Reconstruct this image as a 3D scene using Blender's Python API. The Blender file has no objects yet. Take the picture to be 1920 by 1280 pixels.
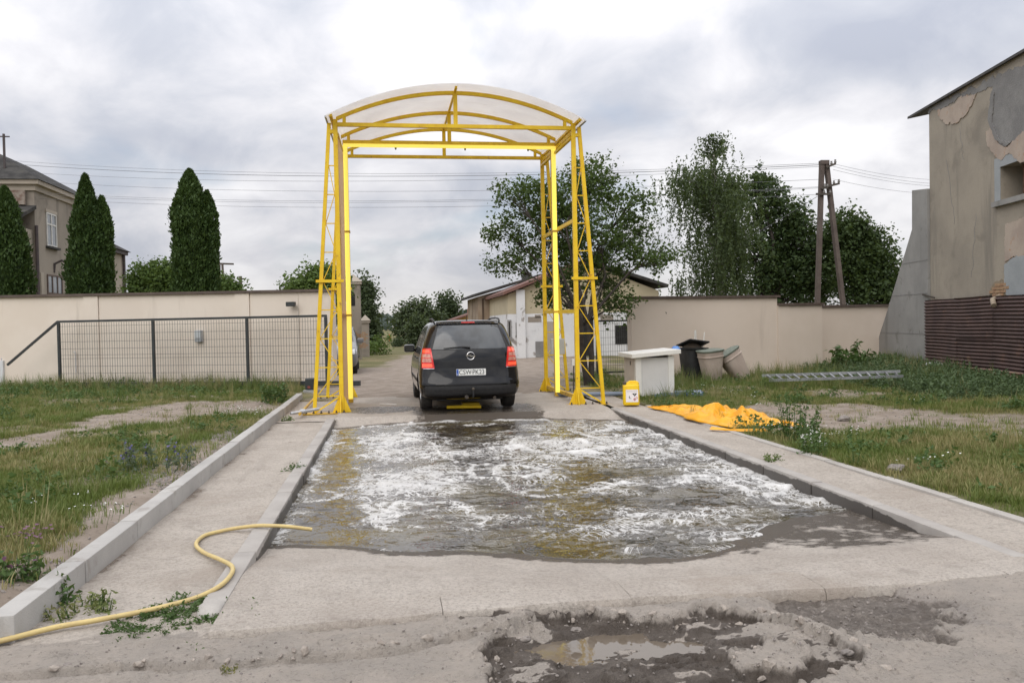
import bpy, bmesh, math, random
import numpy as np
from mathutils import Vector, Matrix

sc = bpy.context.scene
col = sc.collection
rad = math.radians
random.seed(7)
RNG = np.random.default_rng(11)

# ------------------------------------------------------------------ camera
F_PX, CAM_H, YAW, PITCH, ROLL = 1550.0, 1.54, rad(8.4), rad(-1.2), rad(1.1)
_f = np.array([math.sin(YAW)*math.cos(PITCH), math.cos(YAW)*math.cos(PITCH), math.sin(PITCH)])
_r0 = np.array([math.cos(YAW), -math.sin(YAW), 0.0]); _u0 = np.cross(_r0, _f)
_r = _r0*math.cos(ROLL) - _u0*math.sin(ROLL)
_u = _u0*math.cos(ROLL) + _r0*math.sin(ROLL)
CAM = np.array([0.0, 0.0, CAM_H])
cam = bpy.data.objects.new('camera', bpy.data.cameras.new('camera'))
col.objects.link(cam)
cam.data.sensor_width = 36.0
cam.data.lens = F_PX/1920*36
cam.data.clip_start = 0.05
cam.data.clip_end = 6000
cam.matrix_world = Matrix(((_r[0], _u[0], -_f[0], 0), (_r[1], _u[1], -_f[1], 0), (_r[2], _u[2], -_f[2], CAM_H), (0, 0, 0, 1)))
sc.camera = cam

# survey helpers: where a sight line meets a height, a distance or a plane of the site
def ray(x, y): return _f + _r*(x-960)/F_PX - _u*(y-640)/F_PX
def G(x, y, z=0.0):
    d = ray(x, y); return CAM + d*((z-CAM_H)/d[2])
def D(x, y, dep): return CAM + ray(x, y)*dep
def atY(x, y, Y):
    d = ray(x, y); return CAM + d*(Y/d[1])
def onplane(x, y, p0, n):
    d = ray(x, y); return CAM + d*(np.dot(np.array(p0)-CAM, n)/np.dot(d, n))

# ------------------------------------------------------------------ world, sun, exposure
SUN_AZ, SUN_EL = rad(212), rad(41)       # azimuth measured from +Y towards +X
w = bpy.data.worlds.new('World'); sc.world = w; w.use_nodes = True
nt = w.node_tree; nt.nodes.clear()
def N(t, ty, **kw):
    n = t.nodes.new(ty)
    for k, v in kw.items():
        if k.startswith('i_'):
            n.inputs[k[2:].replace('_', ' ')].default_value = v
        else: setattr(n, k, v)
    return n
def L(t, a, b): t.links.new(a, b)
def math_n(t, op, a, b=None, clamp=False):
    n = t.nodes.new('ShaderNodeMath'); n.operation = op; n.use_clamp = clamp
    for i, v in enumerate((a, b)):
        if v is None: continue
        if isinstance(v, (int, float)): n.inputs[i].default_value = v
        else: t.links.new(v, n.inputs[i])
    return n.outputs[0]
def mixc(t, fac, a, b, mode='MIX'):
    n = t.nodes.new('ShaderNodeMix'); n.data_type = 'RGBA'; n.blend_type = mode
    for s, v in ((0, fac), (6, a), (7, b)):
        if isinstance(v, (int, float)): n.inputs[s].default_value = v
        elif isinstance(v, tuple): n.inputs[s].default_value = v if len(v) == 4 else v+(1,)
        else: t.links.new(v, n.inputs[s])
    return n.outputs[2]
def ramp(t, fac, lo, hi):
    n = t.nodes.new('ShaderNodeMapRange'); n.interpolation_type = 'SMOOTHSTEP'
    n.inputs[1].default_value = lo; n.inputs[2].default_value = hi
    t.links.new(fac, n.inputs[0]); return n.outputs[0]
def noise(t, vec, scale, detail=5, rough=.55, dist=0):
    n = t.nodes.new('ShaderNodeTexNoise'); n.inputs['Scale'].default_value = scale
    n.inputs['Detail'].default_value = detail; n.inputs['Roughness'].default_value = rough
    n.inputs['Distortion'].default_value = dist
    if vec is not None: t.links.new(vec, n.inputs['Vector'])
    return n.outputs['Fac']

tc = N(nt, 'ShaderNodeTexCoord')
sky = N(nt, 'ShaderNodeTexSky', sky_type='NISHITA', sun_disc=False)
sky.sun_elevation = SUN_EL; sky.sun_rotation = SUN_AZ
sky.air_density = 1.0; sky.dust_density = 1.5; sky.ozone_density = 1.0
sep = N(nt, 'ShaderNodeSeparateXYZ'); L(nt, tc.outputs['Generated'], sep.inputs[0])
zc = math_n(nt, 'MAXIMUM', sep.outputs[2], 0.0)
den = math_n(nt, 'ADD', zc, 0.42)
cmb = N(nt, 'ShaderNodeCombineXYZ')
L(nt, math_n(nt, 'DIVIDE', sep.outputs[0], den), cmb.inputs[0])
L(nt, math_n(nt, 'DIVIDE', sep.outputs[1], den), cmb.inputs[1])
cmb.inputs[2].default_value = 3.7
shift = N(nt, 'ShaderNodeVectorMath', operation='ADD'); shift.inputs[1].default_value = (-14.23, 17.95, 0)
L(nt, cmb.outputs[0], shift.inputs[0])
big = noise(nt, shift.outputs[0], 1.5, 3, .5, .25)
med = noise(nt, shift.outputs[0], 4.2, 8, .55, .35)
shade = math_n(nt, 'ADD', math_n(nt, 'MULTIPLY', big, .62), math_n(nt, 'MULTIPLY', med, .38))
cl = N(nt, 'ShaderNodeValToRGB'); L(nt, shade, cl.inputs[0])
e = cl.color_ramp.elements
e[0].position = .36; e[0].color = (.47, .50, .585, 1)
e[1].position = .66; e[1].color = (1.08, 1.07, 1.08, 1)
for p_, c_ in ((.44, (.575, .598, .665)), (.51, (.76, .76, .80)), (.57, (.92, .915, .94))):
    x_ = e.new(p_); x_.color = c_+(1,)
# thin blue gaps of the clear sky between the clouds, more of them low down
gap = ramp(nt, noise(nt, shift.outputs[0], 2.6, 4, .5), .56, .70)
gap = math_n(nt, 'MULTIPLY', gap, .35)
sky_s = mixc(nt, 1.0, sky.outputs[0], (.11, .11, .11), 'MULTIPLY')
cloud = mixc(nt, gap, cl.outputs[0], sky_s)
# overcast sky: the zenith is about 2.5 times as bright as the horizon
grad = math_n(nt, 'ADD', math_n(nt, 'MULTIPLY', zc, 1.45), .80)
hz = ramp(nt, zc, .085, .0)
cloud = mixc(nt, math_n(nt, 'MULTIPLY', hz, .55), cloud, (.93, .89, .84))
gcol = N(nt, 'ShaderNodeVectorMath', operation='SCALE'); L(nt, cloud, gcol.inputs[0]); L(nt, grad, gcol.inputs['Scale'])
bg = N(nt, 'ShaderNodeBackground'); bg.inputs['Strength'].default_value = 1.0
L(nt, gcol.outputs[0], bg.inputs['Color'])
wo = N(nt, 'ShaderNodeOutputWorld'); L(nt, bg.outputs[0], wo.inputs[0])
w.cycles.sampling_method = 'MANUAL'; w.cycles.sample_map_resolution = 512

sun = bpy.data.objects.new('sun', bpy.data.lights.new('sun', 'SUN')); col.objects.link(sun)
sun.data.energy = 1.1; sun.data.angle = rad(50); sun.data.color = (1, .95, .88)
sd = Vector((math.sin(SUN_AZ)*math.cos(SUN_EL), math.cos(SUN_AZ)*math.cos(SUN_EL), math.sin(SUN_EL)))
sun.rotation_euler = sd.to_track_quat('Z', 'Y').to_euler(); sun.location = (30, 10, 40)

vs = sc.view_settings
vs.view_transform = 'Standard'; vs.look = 'None'; vs.exposure = 0.0; vs.gamma = 1.0; vs.use_curve_mapping = False
try:
    sc.cycles.use_denoising = True; sc.cycles.max_bounces = 8; sc.cycles.transparent_max_bounces = 12
    sc.cycles.caustics_reflective = False; sc.cycles.caustics_refractive = False
except Exception: pass

# ------------------------------------------------------------------ numpy noise
def _hash(ix, iy, s):
    h = (ix.astype(np.int64)*374761393 + iy.astype(np.int64)*668265263 + s*974711) & 0x7fffffff
    h = ((h ^ (h >> 13))*1274126177) & 0x7fffffff
    return ((h ^ (h >> 16)) & 0xffff)/65535.0
def vnoise(x, y, s=0):
    x = np.asarray(x, float); y = np.asarray(y, float)
    ix = np.floor(x); iy = np.floor(y); fx = x-ix; fy = y-iy
    fx = fx*fx*(3-2*fx); fy = fy*fy*(3-2*fy)
    a = _hash(ix, iy, s); b = _hash(ix+1, iy, s); c = _hash(ix, iy+1, s); d = _hash(ix+1, iy+1, s)
    return (a*(1-fx)+b*fx)*(1-fy) + (c*(1-fx)+d*fx)*fy
def fbm(x, y, s=0, o=4, g=.5):
    t = 0; a = 1; n = 0
    for i in range(o):
        t = t + a*vnoise(x*2**i+17.3*i, y*2**i-9.1*i, s+i); n += a; a *= g
    return t/n
def sstep(a, b, x):
    t = np.clip((np.asarray(x, float)-a)/(b-a), 0, 1); return t*t*(3-2*t)
def sdf_poly(px, py, poly):
    """signed distance to a closed polygon, negative inside"""
    poly = np.asarray(poly, float)[:, :2]; d = np.full(px.shape, 1e9); ins = np.zeros(px.shape, bool)
    for i in range(len(poly)):
        a = poly[i]; b = poly[(i+1) % len(poly)]; e = b-a
        t = np.clip(((px-a[0])*e[0]+(py-a[1])*e[1])/max(e@e, 1e-9), 0, 1)
        d = np.minimum(d, np.hypot(px-a[0]-t*e[0], py-a[1]-t*e[1]))
        c = (a[1] > py) != (b[1] > py)
        with np.errstate(divide='ignore', invalid='ignore'):
            xi = a[0]+(py-a[1])/(b[1]-a[1] if b[1] != a[1] else 1e-9)*e[0]
        ins ^= c & (px < xi)
    return np.where(ins, -d, d)
def dist_line(px, py, pts):
    pts = np.asarray(pts, float)[:, :2]; d = np.full(px.shape, 1e9); side = np.zeros(px.shape)
    for a, b in zip(pts[:-1], pts[1:]):
        e = b-a; t = np.clip(((px-a[0])*e[0]+(py-a[1])*e[1])/max(e@e, 1e-9), 0, 1)
        dd = np.hypot(px-a[0]-t*e[0], py-a[1]-t*e[1]); m = dd < d
        side = np.where(m, np.sign(e[0]*(py-a[1])-e[1]*(px-a[0])), side); d = np.minimum(d, dd)
    return d, side

# ------------------------------------------------------------------ materials
def _bsdf(name):
    m = bpy.data.materials.new(name); m.use_nodes = True
    t = m.node_tree; b = t.nodes['Principled BSDF']; return m, t, b
def srgb(*c):
    return tuple((v/255/12.92 if v/255 <= .04045 else ((v/255+.055)/1.055)**2.4) for v in c)
def mat(name, base, var=None, vscale=3.0, rough=.8, bump=0.0, bscale=60.0, metal=0.0, spots=None, coat=0.0, spec=.4,
        fine=.12, fscale=45.0, obj=False, streak=None, emit=None, rvar=0.0):
    """procedural surface: two-tone noise, fine grain, optional spots or vertical streaks, bump"""
    m, t, b = _bsdf(name)
    if obj:
        vec = N(t, 'ShaderNodeTexCoord').outputs['Object']
    else:
        vec = N(t, 'ShaderNodeNewGeometry').outputs['Position']
    c = base+(1,)
    out = None
    if var is not None:
        out = mixc(t, ramp(t, noise(t, vec, vscale, 6, .6), .36, .66), base, var)
    if spots is not None:
        sc_, lo, hi, colr = spots
        out = mixc(t, ramp(t, noise(t, vec, sc_, 7, .62, .4), lo, hi), out if out is not None else base, colr)
    if streak is not None:
        mp = N(t, 'ShaderNodeMapping'); L(t, vec, mp.inputs[0]); mp.inputs['Scale'].default_value = streak[0]
        out = mixc(t, ramp(t, noise(t, mp.outputs[0], 1.0, 6, .6), streak[1], streak[2]), out if out is not None else base, streak[3])
    if fine:
        f_ = noise(t, vec, fscale, 4, .6)
        g = math_n(t, 'ADD', math_n(t, 'MULTIPLY', f_, fine*2), 1-fine)
        vm = N(t, 'ShaderNodeVectorMath', operation='SCALE')
        if out is None: vm.inputs[0].default_value = base
        else: L(t, out, vm.inputs[0])
        L(t, g, vm.inputs['Scale']); out = vm.outputs[0]
    if out is None: b.inputs['Base Color'].default_value = c
    else: L(t, out, b.inputs['Base Color'])
    b.inputs['Roughness'].default_value = rough
    if rvar:
        L(t, math_n(t, 'ADD', math_n(t, 'MULTIPLY', noise(t, vec, 6, 5), rvar), rough-rvar*.5, True), b.inputs['Roughness'])
    b.inputs['Metallic'].default_value = metal
    b.inputs['Specular IOR Level'].default_value = spec
    b.inputs['Coat Weight'].default_value = coat
    b.inputs['Coat Roughness'].default_value = .07
    if emit:
        b.inputs['Emission Color'].default_value = emit[0]+(1,); b.inputs['Emission Strength'].default_value = emit[1]
    if bump:
        bn = N(t, 'ShaderNodeBump'); bn.inputs['Strength'].default_value = bump; bn.inputs['Distance'].default_value = .02
        L(t, noise(t, vec, bscale, 6, .65), bn.inputs['Height']); L(t, bn.outputs[0], b.inputs['Normal'])
    return m

def leaf_mat(name, dark, light, dry=None, trans=.3, patch=.35):
    """foliage: colour varies leaf by leaf (attribute lc) and patch by patch"""
    m, t, b = _bsdf(name)
    at = N(t, 'ShaderNodeAttribute', attribute_name='lc')
    oi = N(t, 'ShaderNodeObjectInfo')
    pos = N(t, 'ShaderNodeNewGeometry').outputs['Position']
    v = math_n(t, 'ADD', math_n(t, 'MULTIPLY', at.outputs['Fac'], .6), math_n(t, 'MULTIPLY', oi.outputs['Random'], .4))
    c = mixc(t, v, dark, light)
    if dry:
        f_ = ramp(t, math_n(t, 'ADD', math_n(t, 'MULTIPLY', noise(t, pos, patch, 5, .6), .8), math_n(t, 'MULTIPLY', oi.outputs['Random'], .2)), .44, .66)
        c = mixc(t, math_n(t, 'MULTIPLY', f_, .85), c, dry)
    L(t, c, b.inputs['Base Color']); b.inputs['Roughness'].default_value = .55; b.inputs['Specular IOR Level'].default_value = .25
    tr = N(t, 'ShaderNodeBsdfTranslucent'); L(t, mixc(t, .5, c, (.16, .22, .02)), tr.inputs['Color'])
    mx = N(t, 'ShaderNodeMixShader'); mx.inputs[0].default_value = trans
    L(t, b.outputs[0], mx.inputs[1]); L(t, tr.outputs[0], mx.inputs[2])
    L(t, mx.outputs[0], t.nodes['Material Output'].inputs['Surface'])
    return m

# ------------------------------------------------------------------ mesh builder
class MB:
    def __init__(self): self.v = []; self.f = []
    def add(self, vs_, fs_):
        o = len(self.v); self.v += [tuple(map(float, p)) for p in vs_]; self.f += [tuple(i+o for i in q) for q in fs_]; return self
    def box(self, x0, x1, y0, y1, z0, z1, bev=0.0):
        if bev <= 0:
            vs_ = [(x, y, z) for z in (z0, z1) for x, y in ((x0, y0), (x1, y0), (x1, y1), (x0, y1))]
            fs_ = [(3, 2, 1, 0), (4, 5, 6, 7), (0, 1, 5, 4), (1, 2, 6, 5), (2, 3, 7, 6), (3, 0, 4, 7)]
            return self.add(vs_, fs_)
        bm = bmesh.new()
        bmesh.ops.create_cube(bm, size=1)
        for v in bm.verts: v.co = Vector(((x0+x1)/2+v.co.x*(x1-x0), (y0+y1)/2+v.co.y*(y1-y0), (z0+z1)/2+v.co.z*(z1-z0)))
        bmesh.ops.bevel(bm, geom=bm.edges[:], offset=bev, segments=2, affect='EDGES', profile=.6)
        return self.bm(bm)
    def bm(self, bm, M_=None):
        bm.verts.index_update()
        vs_ = [(M_ @ v.co if M_ else v.co)[:] for v in bm.verts]; fs_ = [[v.index for v in f.verts] for f in bm.faces]
        bm.free(); return self.add(vs_, fs_)
    def bar(self, a, b, wx, wz=None, up=(0, 0, 1)):
        """rectangular bar from a to b"""
        a = Vector(a); b = Vector(b); wz = wz or wx; d = (b-a).normalized(); up = Vector(up)
        if abs(d.dot(up)) > .98: up = Vector((0, 1, 0))
        s = d.cross(up).normalized(); t = s.cross(d).normalized()
        vs_ = []
        for p in (a, b):
            for i, j in ((-1, -1), (1, -1), (1, 1), (-1, 1)): vs_.append((p+s*(i*wx/2)+t*(j*wz/2))[:])
        return self.add(vs_, [(0, 1, 2, 3), (7, 6, 5, 4), (0, 4, 5, 1), (1, 5, 6, 2), (2, 6, 7, 3), (3, 7, 4, 0)])
    def tube(self, pts, r, n=8, cap=True):
        pts = [Vector(p) for p in pts]; rs = r if isinstance(r, (list, tuple, np.ndarray)) else [r]*len(pts)
        vs_ = []; fs_ = []; prev = None
        for i, p in enumerate(pts):
            d = (pts[min(i+1, len(pts)-1)]-pts[max(i-1, 0)]).normalized()
            if prev is None:
                s = d.cross(Vector((0, 0, 1)) if abs(d.z) < .9 else Vector((1, 0, 0))).normalized()
            else:
                s = (prev-d*prev.dot(d)).normalized()
            prev = s; t = d.cross(s)
            for k in range(n):
                an = 2*math.pi*k/n; vs_.append((p+(s*math.cos(an)+t*math.sin(an))*rs[i])[:])
        for i in range(len(pts)-1):
            for k in range(n):
                k2 = (k+1) % n; fs_.append((i*n+k, i*n+k2, (i+1)*n+k2, (i+1)*n+k))
        if cap:
            fs_.append(tuple(range(n-1, -1, -1))); fs_.append(tuple((len(pts)-1)*n+k for k in range(n)))
        return self.add(vs_, fs_)
    def lathe(self, prof, n=16, c=(0, 0, 0), axis='z'):
        vs_ = []; fs_ = []
        for r_, h in prof:
            for k in range(n):
                an = 2*math.pi*k/n; a_, b_ = r_*math.cos(an), r_*math.sin(an)
                p = (a_, b_, h) if axis == 'z' else ((h, a_, b_) if axis == 'x' else (a_, h, b_))
                vs_.append((p[0]+c[0], p[1]+c[1], p[2]+c[2]))
        for i in range(len(prof)-1):
            for k in range(n):
                k2 = (k+1) % n; fs_.append((i*n+k, i*n+k2, (i+1)*n+k2, (i+1)*n+k))
        fs_.append(tuple(range(n-1, -1, -1))); fs_.append(tuple((len(prof)-1)*n+k for k in range(n)))
        return self.add(vs_, fs_)
    def prism(self, poly, o, u, v, th):
        """polygon (in u,v from o) given a thickness th along u x v"""
        o = Vector(o); u = Vector(u); v = Vector(v); n = u.cross(v).normalized()
        k = len(poly)
        vs_ = [(o+u*p[0]+v*p[1])[:] for p in poly]+[(o+u*p[0]+v*p[1]+n*th)[:] for p in poly]
        fs_ = [tuple(range(k-1, -1, -1)), tuple(range(k, 2*k))]+[(i, (i+1) % k, k+(i+1) % k, k+i) for i in range(k)]
        return self.add(vs_, fs_)
    def mesh(self, name, off=None, smooth=False):
        me = bpy.data.meshes.new(name)
        v = self.v if off is None else [(p[0]-off[0], p[1]-off[1], p[2]-off[2]) for p in self.v]
        me.from_pydata(v, [], self.f); me.update()
        bm = bmesh.new(); bm.from_mesh(me); bmesh.ops.recalc_face_normals(bm, faces=bm.faces[:]); bm.to_mesh(me); bm.free()
        if smooth:
            me.polygons.foreach_set('use_smooth', [True]*len(me.polygons))
            me.set_sharp_from_angle(angle=rad(38))
        return me

def grid_mesh(name, X, Y, Z, attrs=None, smooth=True):
    """height field from 2-D arrays"""
    ny, nx = X.shape
    co = np.stack([X, Y, Z], -1).reshape(-1, 3).astype(np.float32)
    i = np.arange(nx*ny).reshape(ny, nx)
    q = np.stack([i[:-1, :-1], i[:-1, 1:], i[1:, 1:], i[1:, :-1]], -1).reshape(-1, 4)
    return raw_mesh(name, co, q, attrs, smooth)
def raw_mesh(name, co, q, attrs=None, smooth=False):
    me = bpy.data.meshes.new(name); q = np.asarray(q, np.int32); k = q.shape[1]
    me.vertices.add(len(co)); me.vertices.foreach_set('co', np.asarray(co, np.float32).ravel())
    me.loops.add(q.size); me.loops.foreach_set('vertex_index', q.ravel())
    me.polygons.add(len(q)); me.polygons.foreach_set('loop_start', np.arange(0, q.size, k, dtype=np.int32))
    me.update(calc_edges=True)
    if smooth: me.polygons.foreach_set('use_smooth', np.ones(len(q), bool))
    for n_, a in (attrs or {}).items():
        at = me.attributes.new(n_, 'FLOAT', 'POINT'); at.data.foreach_set('value', np.asarray(a, np.float32).ravel())
    return me

def link(name, me, m=None, parent=None):
    o = bpy.data.objects.new(name, me); col.objects.link(o)
    if m is not None: me.materials.append(m)
    if parent is not None: o.parent = parent
    return o
def tag(o, label, cat, group=None):
    o['label'] = label; o['category'] = cat
    if group: o['group'] = group
    return o
def struct(o, kind='structure', label=None):
    o['kind'] = kind
    if label: o['label'] = label
    return o
def thing(name, label, cat, loc=(0, 0, 0), rz=0.0, group=None):
    o = bpy.data.objects.new(name, None); col.objects.link(o); o.location = loc; o.rotation_euler = (0, 0, rz)
    o.empty_display_size = .2
    return tag(o, label, cat, group)
def part(name, mb, m, parent, world=False, smooth=False):
    """a part under its thing; world=True when the builder holds site coordinates"""
    off = None
    if world:
        r_ = parent
        while r_.parent: r_ = r_.parent
        off = r_.location
    return link(name, mb.mesh(name, off, smooth), m, parent)
def single(name, mb, m, label, cat, group=None, smooth=False):
    """a thing that is one mesh, its origin at its foot"""
    a = np.array(mb.v); off = (float(a[:, 0].mean()), float(a[:, 1].mean()), float(a[:, 2].min()))
    o = link(name, mb.mesh(name, off, smooth), m); o.location = off
    return tag(o, label, cat, group)
def copy_tree(o, parent=None):
    c = o.copy(); col.objects.link(c); c.parent = parent
    for ch in [k for k in o.children]: copy_tree(ch, c)
    return c

# ================================================================== GROUND
ZW = -0.12                                   # water level in the wash basin
def px(pts, z=0.0): return np.array([G(x, y, z)[:2] for x, y in pts])
SOIL_L = px([(120, 800), (215, 768), (330, 748), (480, 741), (545, 752), (520, 772), (420, 776), (330, 792), (210, 806), (70, 834), (-60, 855), (-60, 835), (60, 815)], .07)
SOIL_R = px([(1340, 768), (1450, 757), (1580, 755), (1720, 766), (1860, 790), (2050, 812), (2050, 840), (1880, 826), (1750, 816), (1600, 818), (1500, 805), (1430, 800)])
ROADP = np.array([(-1.3, 15.5), (4.3, 15.5), (4.2, 19), (4.9, 22), (6.6, 26), (9, 33.5), (7.5, 40), (5.5, 46), (2.5, 47), (0.8, 44), (0.2, 38), (-.3, 32), (-2.4, 30), (-2.6, 23.5), (-1.7, 20)])
def gz(X, Y):
    X = np.asarray(X, float); Y = np.asarray(Y, float)
    n = (fbm(X*.9, Y*.9, 3, 4)-.5)
    left = sstep(-1.9, -2.2, X)*sstep(19, 12, Y)
    z = n*.10*sstep(3.5, 6, np.abs(X-1.3)) + .075*left*sstep(4.2, 5.2, Y)
    z = z + .22*sstep(11, 15.5, X)*sstep(14, 19, Y)*sstep(26, 22, Y)
    return z
def soil(X, Y):
    j = (fbm(X*2.2, Y*2.2, 21, 4)-.5)*1.1
    a = sstep(.25, -.25, sdf_poly(X, Y, SOIL_L)+j*.9)
    b = sstep(.25, -.25, sdf_poly(X, Y, SOIL_R)+j*.9)
    c = sstep(.4, -.4, sdf_poly(X, Y, ROADP)+j*1.4)
    k = sstep(-2.75, -2.25, X+j*.5)*sstep(-1.5, -1.9, X)*sstep(16, 10, Y)          # gravel along the kerb
    d = sstep(.50, .62, fbm(X*.55+3, Y*.55, 40, 4))*sstep(4.5, 5, X)*.75+sstep(.60, .70, fbm(X*.7, Y*.7, 42, 4))*sstep(-2, -2.2, X)*.6            # worn patches in the right lawn
    return np.clip(np.maximum.reduce([a, b, c, k, d]), 0, 1)
def axis(*segs):
    out = []
    for a, b, s in segs: out += list(np.arange(a, b-1e-6, s))
    out.append(segs[-1][1]); return np.array(out)
gx = axis((-1500, -200, 130), (-200, -40, 16), (-40, -16, 2), (-16, -2.4, .12), (-2.4, -1.9, .05), (-1.9, 4.5, .2), (4.5, 5, .05), (5, 18, .12), (18, 40, 2), (40, 200, 16), (200, 1500, 130))
gy = axis((-300, -20, 40), (-20, 2, 2), (2, 4.2, .3), (4.2, 4.9, .06), (4.9, 25, .14), (25, 60, .9), (60, 200, 12), (200, 2600, 200))
X, Y = np.meshgrid(gx, gy); Z = gz(X, Y)
far = np.hypot(X, Y-10)
Z = Z + (fbm(X*.02, Y*.02, 77, 3)-.5)*1.2*sstep(60, 300, far)
hole = (X > -1.99) & (X < 4.63) & (Y > 4.3) & (Y < 18.05)
hole |= (X > -6.5) & (X < 9.5) & (Y > -6) & (Y < 4.41)
Z = np.where(hole, -.6, Z)
gm, t, b = _bsdf('lawn_soil')
pos = N(t, 'ShaderNodeNewGeometry').outputs['Position']
at = N(t, 'ShaderNodeAttribute', attribute_name='soil')
soilc = mixc(t, ramp(t, noise(t, pos, 2.2, 7, .65), .38, .64), (.25, .205, .165), (.335, .285, .24))
soilc = mixc(t, ramp(t, noise(t, pos, 26, 5, .6), .55, .72), soilc, (.155, .125, .098))
grassc = mixc(t, ramp(t, noise(t, pos, .55, 6, .6), .42, .64), (.14, .14, .06), (.27, .225, .125))
grassc = mixc(t, ramp(t, noise(t, pos, 30, 4), .45, .65), grassc, (.11, .095, .05))
L(t, mixc(t, at.outputs['Fac'], grassc, soilc), b.inputs['Base Color']); b.inputs['Roughness'].default_value = .95; b.inputs['Specular IOR Level'].default_value = .15
bn = N(t, 'ShaderNodeBump'); bn.inputs['Strength'].default_value = .7; bn.inputs['Distance'].default_value = .03
L(t, noise(t, pos, 38, 7, .7), bn.inputs['Height']); L(t, bn.outputs[0], b.inputs['Normal'])
struct(link('ground', grid_mesh('ground', X, Y, Z, {'soil': soil(X, Y)}), gm))

# dusty light concrete, with a wet stain where the water stands and runs
def concrete_wet(name, dry1, dry2, wet, grain=.10):
    m, t, b = _bsdf(name)
    pos = N(t, 'ShaderNodeNewGeometry').outputs['Position']
    at = N(t, 'ShaderNodeAttribute', attribute_name='wet')
    c = mixc(t, ramp(t, noise(t, pos, 1.3, 7, .62), .36, .64), dry1, dry2)
    c = mixc(t, math_n(t, 'MULTIPLY', ramp(t, noise(t, pos, 44, 5, .75), .46, .62), .55), c, tuple(v*.58 for v in dry1))
    c = mixc(t, math_n(t, 'MULTIPLY', ramp(t, noise(t, pos, 13, 7, .75), .50, .64), .4), c, tuple(v*.70 for v in dry1))
    c = mixc(t, math_n(t, 'MULTIPLY', ramp(t, noise(t, pos, 95, 4, .7), .58, .70), .6), c, tuple(v*1.45 for v in dry2))
    c = mixc(t, math_n(t, 'MULTIPLY', ramp(t, noise(t, pos, 4.2, 9, .72, .6), .54, .68), .55), c, tuple(v*.66 for v in dry1))
    c = mixc(t, math_n(t, 'MULTIPLY', ramp(t, noise(t, pos, .7, 7, .65, .4), .52, .66), .5), c, (.33, .275, .225))
    mpx = N(t, 'ShaderNodeMapping'); L(t, pos, mpx.inputs[0]); mpx.inputs['Scale'].default_value = (5.5, .45, 1)
    c = mixc(t, math_n(t, 'MULTIPLY', ramp(t, noise(t, mpx.outputs[0], 1.0, 6, .65), .56, .70), .35), c, tuple(v*.72 for v in dry1))
    wf = ramp(t, math_n(t, 'ADD', at.outputs['Fac'], math_n(t, 'MULTIPLY', math_n(t, 'SUBTRACT', noise(t, pos, 9, 6, .65), .5), .9)), .42, .60)
    L(t, mixc(t, wf, c, wet), b.inputs['Base Color'])
    L(t, math_n(t, 'SUBTRACT', .88, math_n(t, 'MULTIPLY', wf, .62)), b.inputs['Roughness'])
    b.inputs['Specular IOR Level'].default_value = .35
    bn = N(t, 'ShaderNodeBump'); bn.inputs['Strength'].default_value = .8; bn.inputs['Distance'].default_value = .016
    h = math_n(t, 'ADD', noise(t, pos, 120, 4, .7), math_n(t, 'MULTIPLY', noise(t, pos, 22, 6, .65), 1.2))
    L(t, h, bn.inputs['Height']); L(t, bn.outputs[0], b.inputs['Normal'])
    return m
M_SLAB = concrete_wet('dusty_concrete', (.43, .38, .33), (.51, .46, .405), (.095, .078, .062))

# ---- wash basin: a shallow concrete trough between the two kerbs, and its apron in front
near_e = [(518, 1014), (640, 1024), (760, 1030), (900, 1034), (1050, 1044), (1200, 1050), (1290, 1040), (1370, 1022), (1450, 988), (1530, 962), (1575, 945)]
far_e = [(1262, 815), (1215, 800), (1150, 789), (1000, 786), (850, 788), (720, 796), (648, 808)]
EDGE = np.vstack([px(near_e, ZW), px(far_e, ZW)])
EDGE[0, 0] = -1.3; EDGE[len(near_e)-1, 0] = 4.3; EDGE[len(near_e), 0] = 4.3; EDGE[-1, 0] = -1.3
X, Y = np.meshgrid(axis((-.95, 3.90, .05)), axis((4.58, 6.5, .04), (6.5, 18.3, .08)))
d = sdf_poly(X, Y, EDGE)+(fbm(X*1.6, Y*1.6, 5, 3)-.5)*.22
rise = sstep(0, 1.3, np.clip(d, 0, None))*.125*(1-.78*sstep(2.3, 3.5, X)*sstep(4.95, 5.9, Y)*sstep(12, 10, Y))
Z = np.where(d > 0, np.minimum(ZW+np.minimum(rise, .125), .0), ZW-np.minimum(.16, -d*.08))
Z = Z+(fbm(X*3, Y*3, 9, 4)-.5)*.010
Z = np.where(Y > 14.5, np.maximum(Z, -.02), Z)
Z = np.where(Y < 4.70, Z-.035, Z)
wet = sstep(.34, .0, d)*.9
wet = np.maximum(wet, sstep(.75, .0, d)*.72*sstep(1.7, 2.7, X)*sstep(8, 6, Y))
trk = np.maximum(sstep(.32, .12, np.abs(X-.85)), sstep(.32, .12, np.abs(X-2.1)))
wet = np.maximum(wet, sstep(1.55, .9, np.abs(X-1.55))*sstep(13, 13.8, Y)*sstep(16.6, 15.4, Y)*.72)
wet = np.maximum(wet, trk*sstep(17.5, 15.5, Y)*sstep(13, 14, Y)*.65)
wet = np.maximum(wet, sstep(.5, .1, np.hypot((X+.3)/1.3, (Y-15.6)/.8)-.5)*.6)
wet = np.maximum(wet, .60*sstep(1.3, .6, np.hypot((X-3.55)/1.0, (Y-5.9)/.85))*(.75+.5*fbm(X*4, Y*7, 44, 4)))
wet = np.maximum(wet, .40*sstep(.16, .02, X+.95)*sstep(.42, .6, fbm(X*6, Y*2.5, 97, 4)))
struct(link('basin_floor', grid_mesh('basin_floor', X, Y, Z, {'wet': wet}), M_SLAB))

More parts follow.
